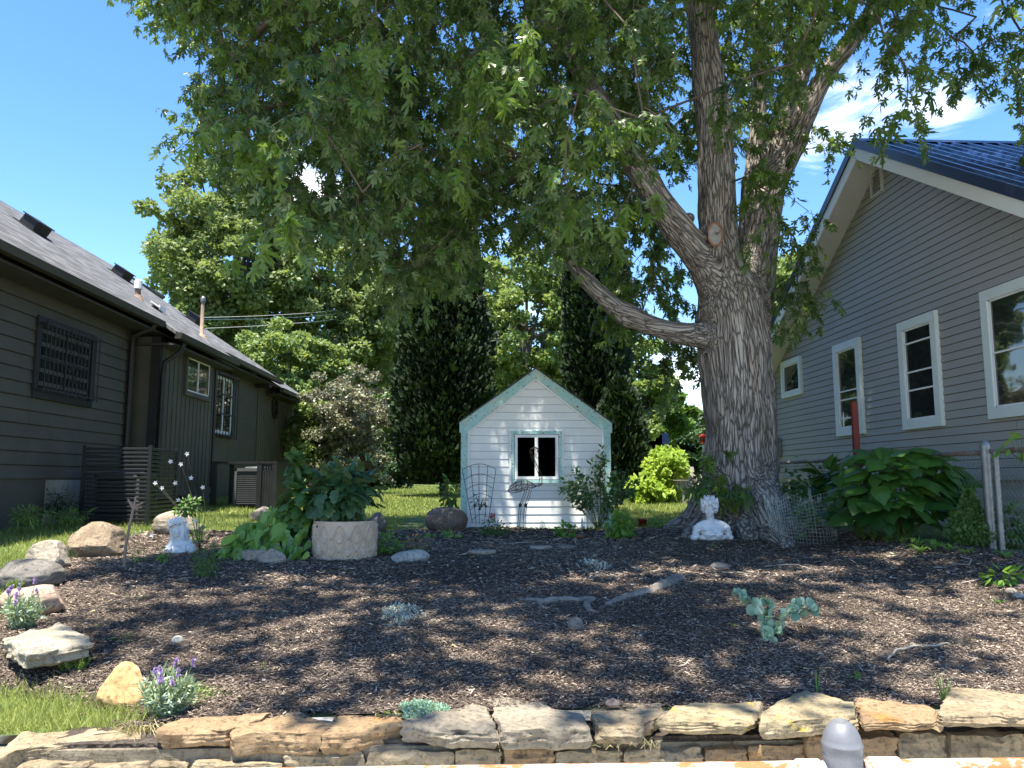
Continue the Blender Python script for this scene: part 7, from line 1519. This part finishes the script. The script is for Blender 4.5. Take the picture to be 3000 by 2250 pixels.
mb.build('picket_panel', 'weathered_wood', BFc); mb = MB(); mb.span((xa, Yb_ + .02, 1.45), (xb, Yb_ + .06, 1.53)); mb.span((xa, Yb_ + .02, 2.0), (xb, Yb_ + .06, 2.08)); mb.build('rail', 'weathered_wood', BFc)
ya = 17.6; c_ = gp(onY(2022, 1440, ya)[0], ya); AC = thing('garden_chair', c_, 'weathered slatted garden chair on the back lawn left of the maple trunk', 'chair', rz=.3); mb = MB()
for i in range(5): mb.box((-.24 + .12 * i, .22, .55), (.10, .02, .62), Rm('X', -.25))
mb.build('backrest', 'weathered_wood', AC, local=True); mb = MB()
for i in range(5): mb.box((0, -.2 + .1 * i, .36 - .01 * i), (.56, .085, .02))
mb.build('seat', 'weathered_wood', AC, local=True)
for sx in (-1, 1):
    mb = MB(); mb.span((sx * .3 - .02, -.26, 0), (sx * .3 + .02, -.18, .52)); mb.build('leg', 'weathered_wood', AC, local=True); mb = MB(); mb.span((sx * .3 - .02, .2, 0), (sx * .3 + .02, .28, .52)); mb.build('leg', 'weathered_wood', AC, local=True)
    mb = MB(); mb.box((sx * .32, 0, .54), (.12, .66, .022)); mb.build('armrest', 'weathered_wood', AC, local=True)
q = onY(2060, 1285, 19.0); BH = thing('birdhouse', (q[0], 19, Gs(q[0], 19)), 'small red birdhouse on a white pole left of the maple trunk', 'birdhouse')
mb = MB(); mb.span((q[0] - .07, 18.93, q[2] - .12), (q[0] + .07, 19.07, q[2] + .05)); mb.build('box', 'red_glaze', BH); mb = MB(); mb.prism([(q[0] - .09, 18.90, q[2] + .05), (q[0] + .09, 18.90, q[2] + .05), (q[0], 18.90, q[2] + .12)], (0, .24, 0)); mb.build('roof', 'red_glaze', BH); MB().tube([(q[0], 19, Gs(q[0], 19) - .1), (q[0], 19, q[2] - .16)], .022, 8).build('pole', 'white_frame', BH)
MB().tube([(q[0], 18.93, q[2] - .05), (q[0], 18.915, q[2] - .05)], .025, 10).build('entrance', 'interior_black', BH)
surf('pole_wood', (.30, .27, .23), (.42, .38, .33), 2, .9, .2, stretch=(1, 1, .2)); Yu = 44; u0 = onY(1067, 928, Yu); UP = thing('utility_pole', (u0[0], Yu, 1.2), 'grey wooden utility pole among the trees left of the broad arborvitae', 'utility pole')
MB().tube([(u0[0], Yu, 0.9), (u0[0], Yu, u0[2])], [.17, .13], 10).build('pole', 'pole_wood', UP, smooth=True); MB().span((u0[0] - .9, Yu - .2, u0[2] - .7), (u0[0] + .9, Yu - .1, u0[2] - .58)).build('crossarm', 'pole_wood', UP); MB().tube([(u0[0] + .35, Yu - .3, u0[2] - 1.7), (u0[0] + .35, Yu - .3, u0[2] - .9)], .18, 10).build('transformer', 'galv', UP)
surf('cable', (.45, .45, .42), (.5, .5, .47), 3, .6, 0); surf('cable_dark', (.05, .05, .05), (.06, .06, .06), 3, .6, 0)
def wire(label, a, b, Ya, Yb2, sag, mat='cable', r=.009):
    A = onY(*a, Ya); B = onY(*b, Yb2); tt = np.linspace(0, 1, 20)[:, None]; P = A * (1 - tt) + B * tt - np.array([0, 0, 1.0]) * sag * 4 * tt * (1 - tt); tag(MB().tube(P, r, 5).build('overhead_wire', mat, origin=A), label, 'wire', 'overhead wires')
wire('topmost overhead wire from the stove pipe towards the utility pole', (596, 930), (1075, 898), 27, 44, .12); wire('second overhead wire just under the topmost left one', (596, 936), (1075, 908), 27, 44, .15); wire('lowest overhead wire meeting the utility pole', (600, 962), (1075, 924), 27, 44, .1)
wire('thin overhead wire low across the trees left of the utility pole', (740, 1056), (1075, 1040), 30, 44, .1)
wire('highest overhead wire in the sky gap left of the maple trunk', (1880, 1146), (2200, 1158), 46, 46, .1, 'cable_dark'); wire('second overhead wire in the sky gap left of the maple trunk', (1880, 1160), (2200, 1174), 46, 46, .1, 'cable_dark'); wire('thick overhead wire touching the tan roof left of the maple trunk', (1880, 1216), (2200, 1218), 40, 40, .1, 'cable_dark', .013); wire('lowest dark overhead wire left of the maple trunk', (1990, 1243), (2200, 1246), 40, 40, .05, 'cable_dark', .012)

# dry grass growing out of the wall joints
leafmat('dry_grass', (.30, .26, .12), (.52, .46, .24), trans=.2)
for a, b, n, h, lb in ((418, 2150, 46, .13, 'dry pale grass tuft spilling over the wall between the first two cap stones'), (1905, 2190, 9, .10, 'few dry stalks growing from the wall joint below the pebble'), (1790, 2205, 8, .09, 'dry straw blades in the wall joint left of the mossy cap stone'), (640, 2100, 16, .06, 'small weedy tuft behind the brown cap stones at the left')):
    g = onZ(a, b, .44); g[1] = max(g[1], 3.50) if b < 2180 else 3.50; mb = MB()
    for j in range(n):
        d = unit(1)[0] * [1, .6, .3]; d[1] -= .5; Q = g + np.array([rng.normal(0, .03), rng.normal(0, .02), 0]) + d * (h * rng.uniform(.4, 1)) * np.array([0, .6, 1])[:, None] + np.array([0, 0, 1.0]) * h * np.array([0, .35, rng.uniform(-.2, .5)])[:, None]; mb.tube(Q, [.0022, .0018, .0006], 3, rnd=rng.random(), cap=False)
    tag(mb.build('dry_grass', 'dry_grass', attr=True, origin=g), lb, 'grass clump')
# fallen leaves scattered on the mulch
leafmat('dead_leaf', (.22, .14, .06), (.45, .38, .22), trans=.1)
n = 160; x = rng.uniform(-3, 5.5, n); y = rng.uniform(3.9, 9.5, n); k = inbed(x, y); x, y = x[k], y[k]; n = len(x)
mb = MB(); mb.leaves(np.c_[x, y, G(x, y) + .035], np.c_[rng.normal(0, 1, (n, 2)), rng.normal(0, .12, n)], np.c_[rng.normal(0, .3, (n, 2)), np.ones(n)], rng.uniform(.02, .055, n), MAPLE_S, rng.random(n)); tag(mb.build('leaf_litter', 'dead_leaf', attr=True), 'dry fallen leaves and scraps scattered over the mulch', 'leaf litter', kind='stuff')
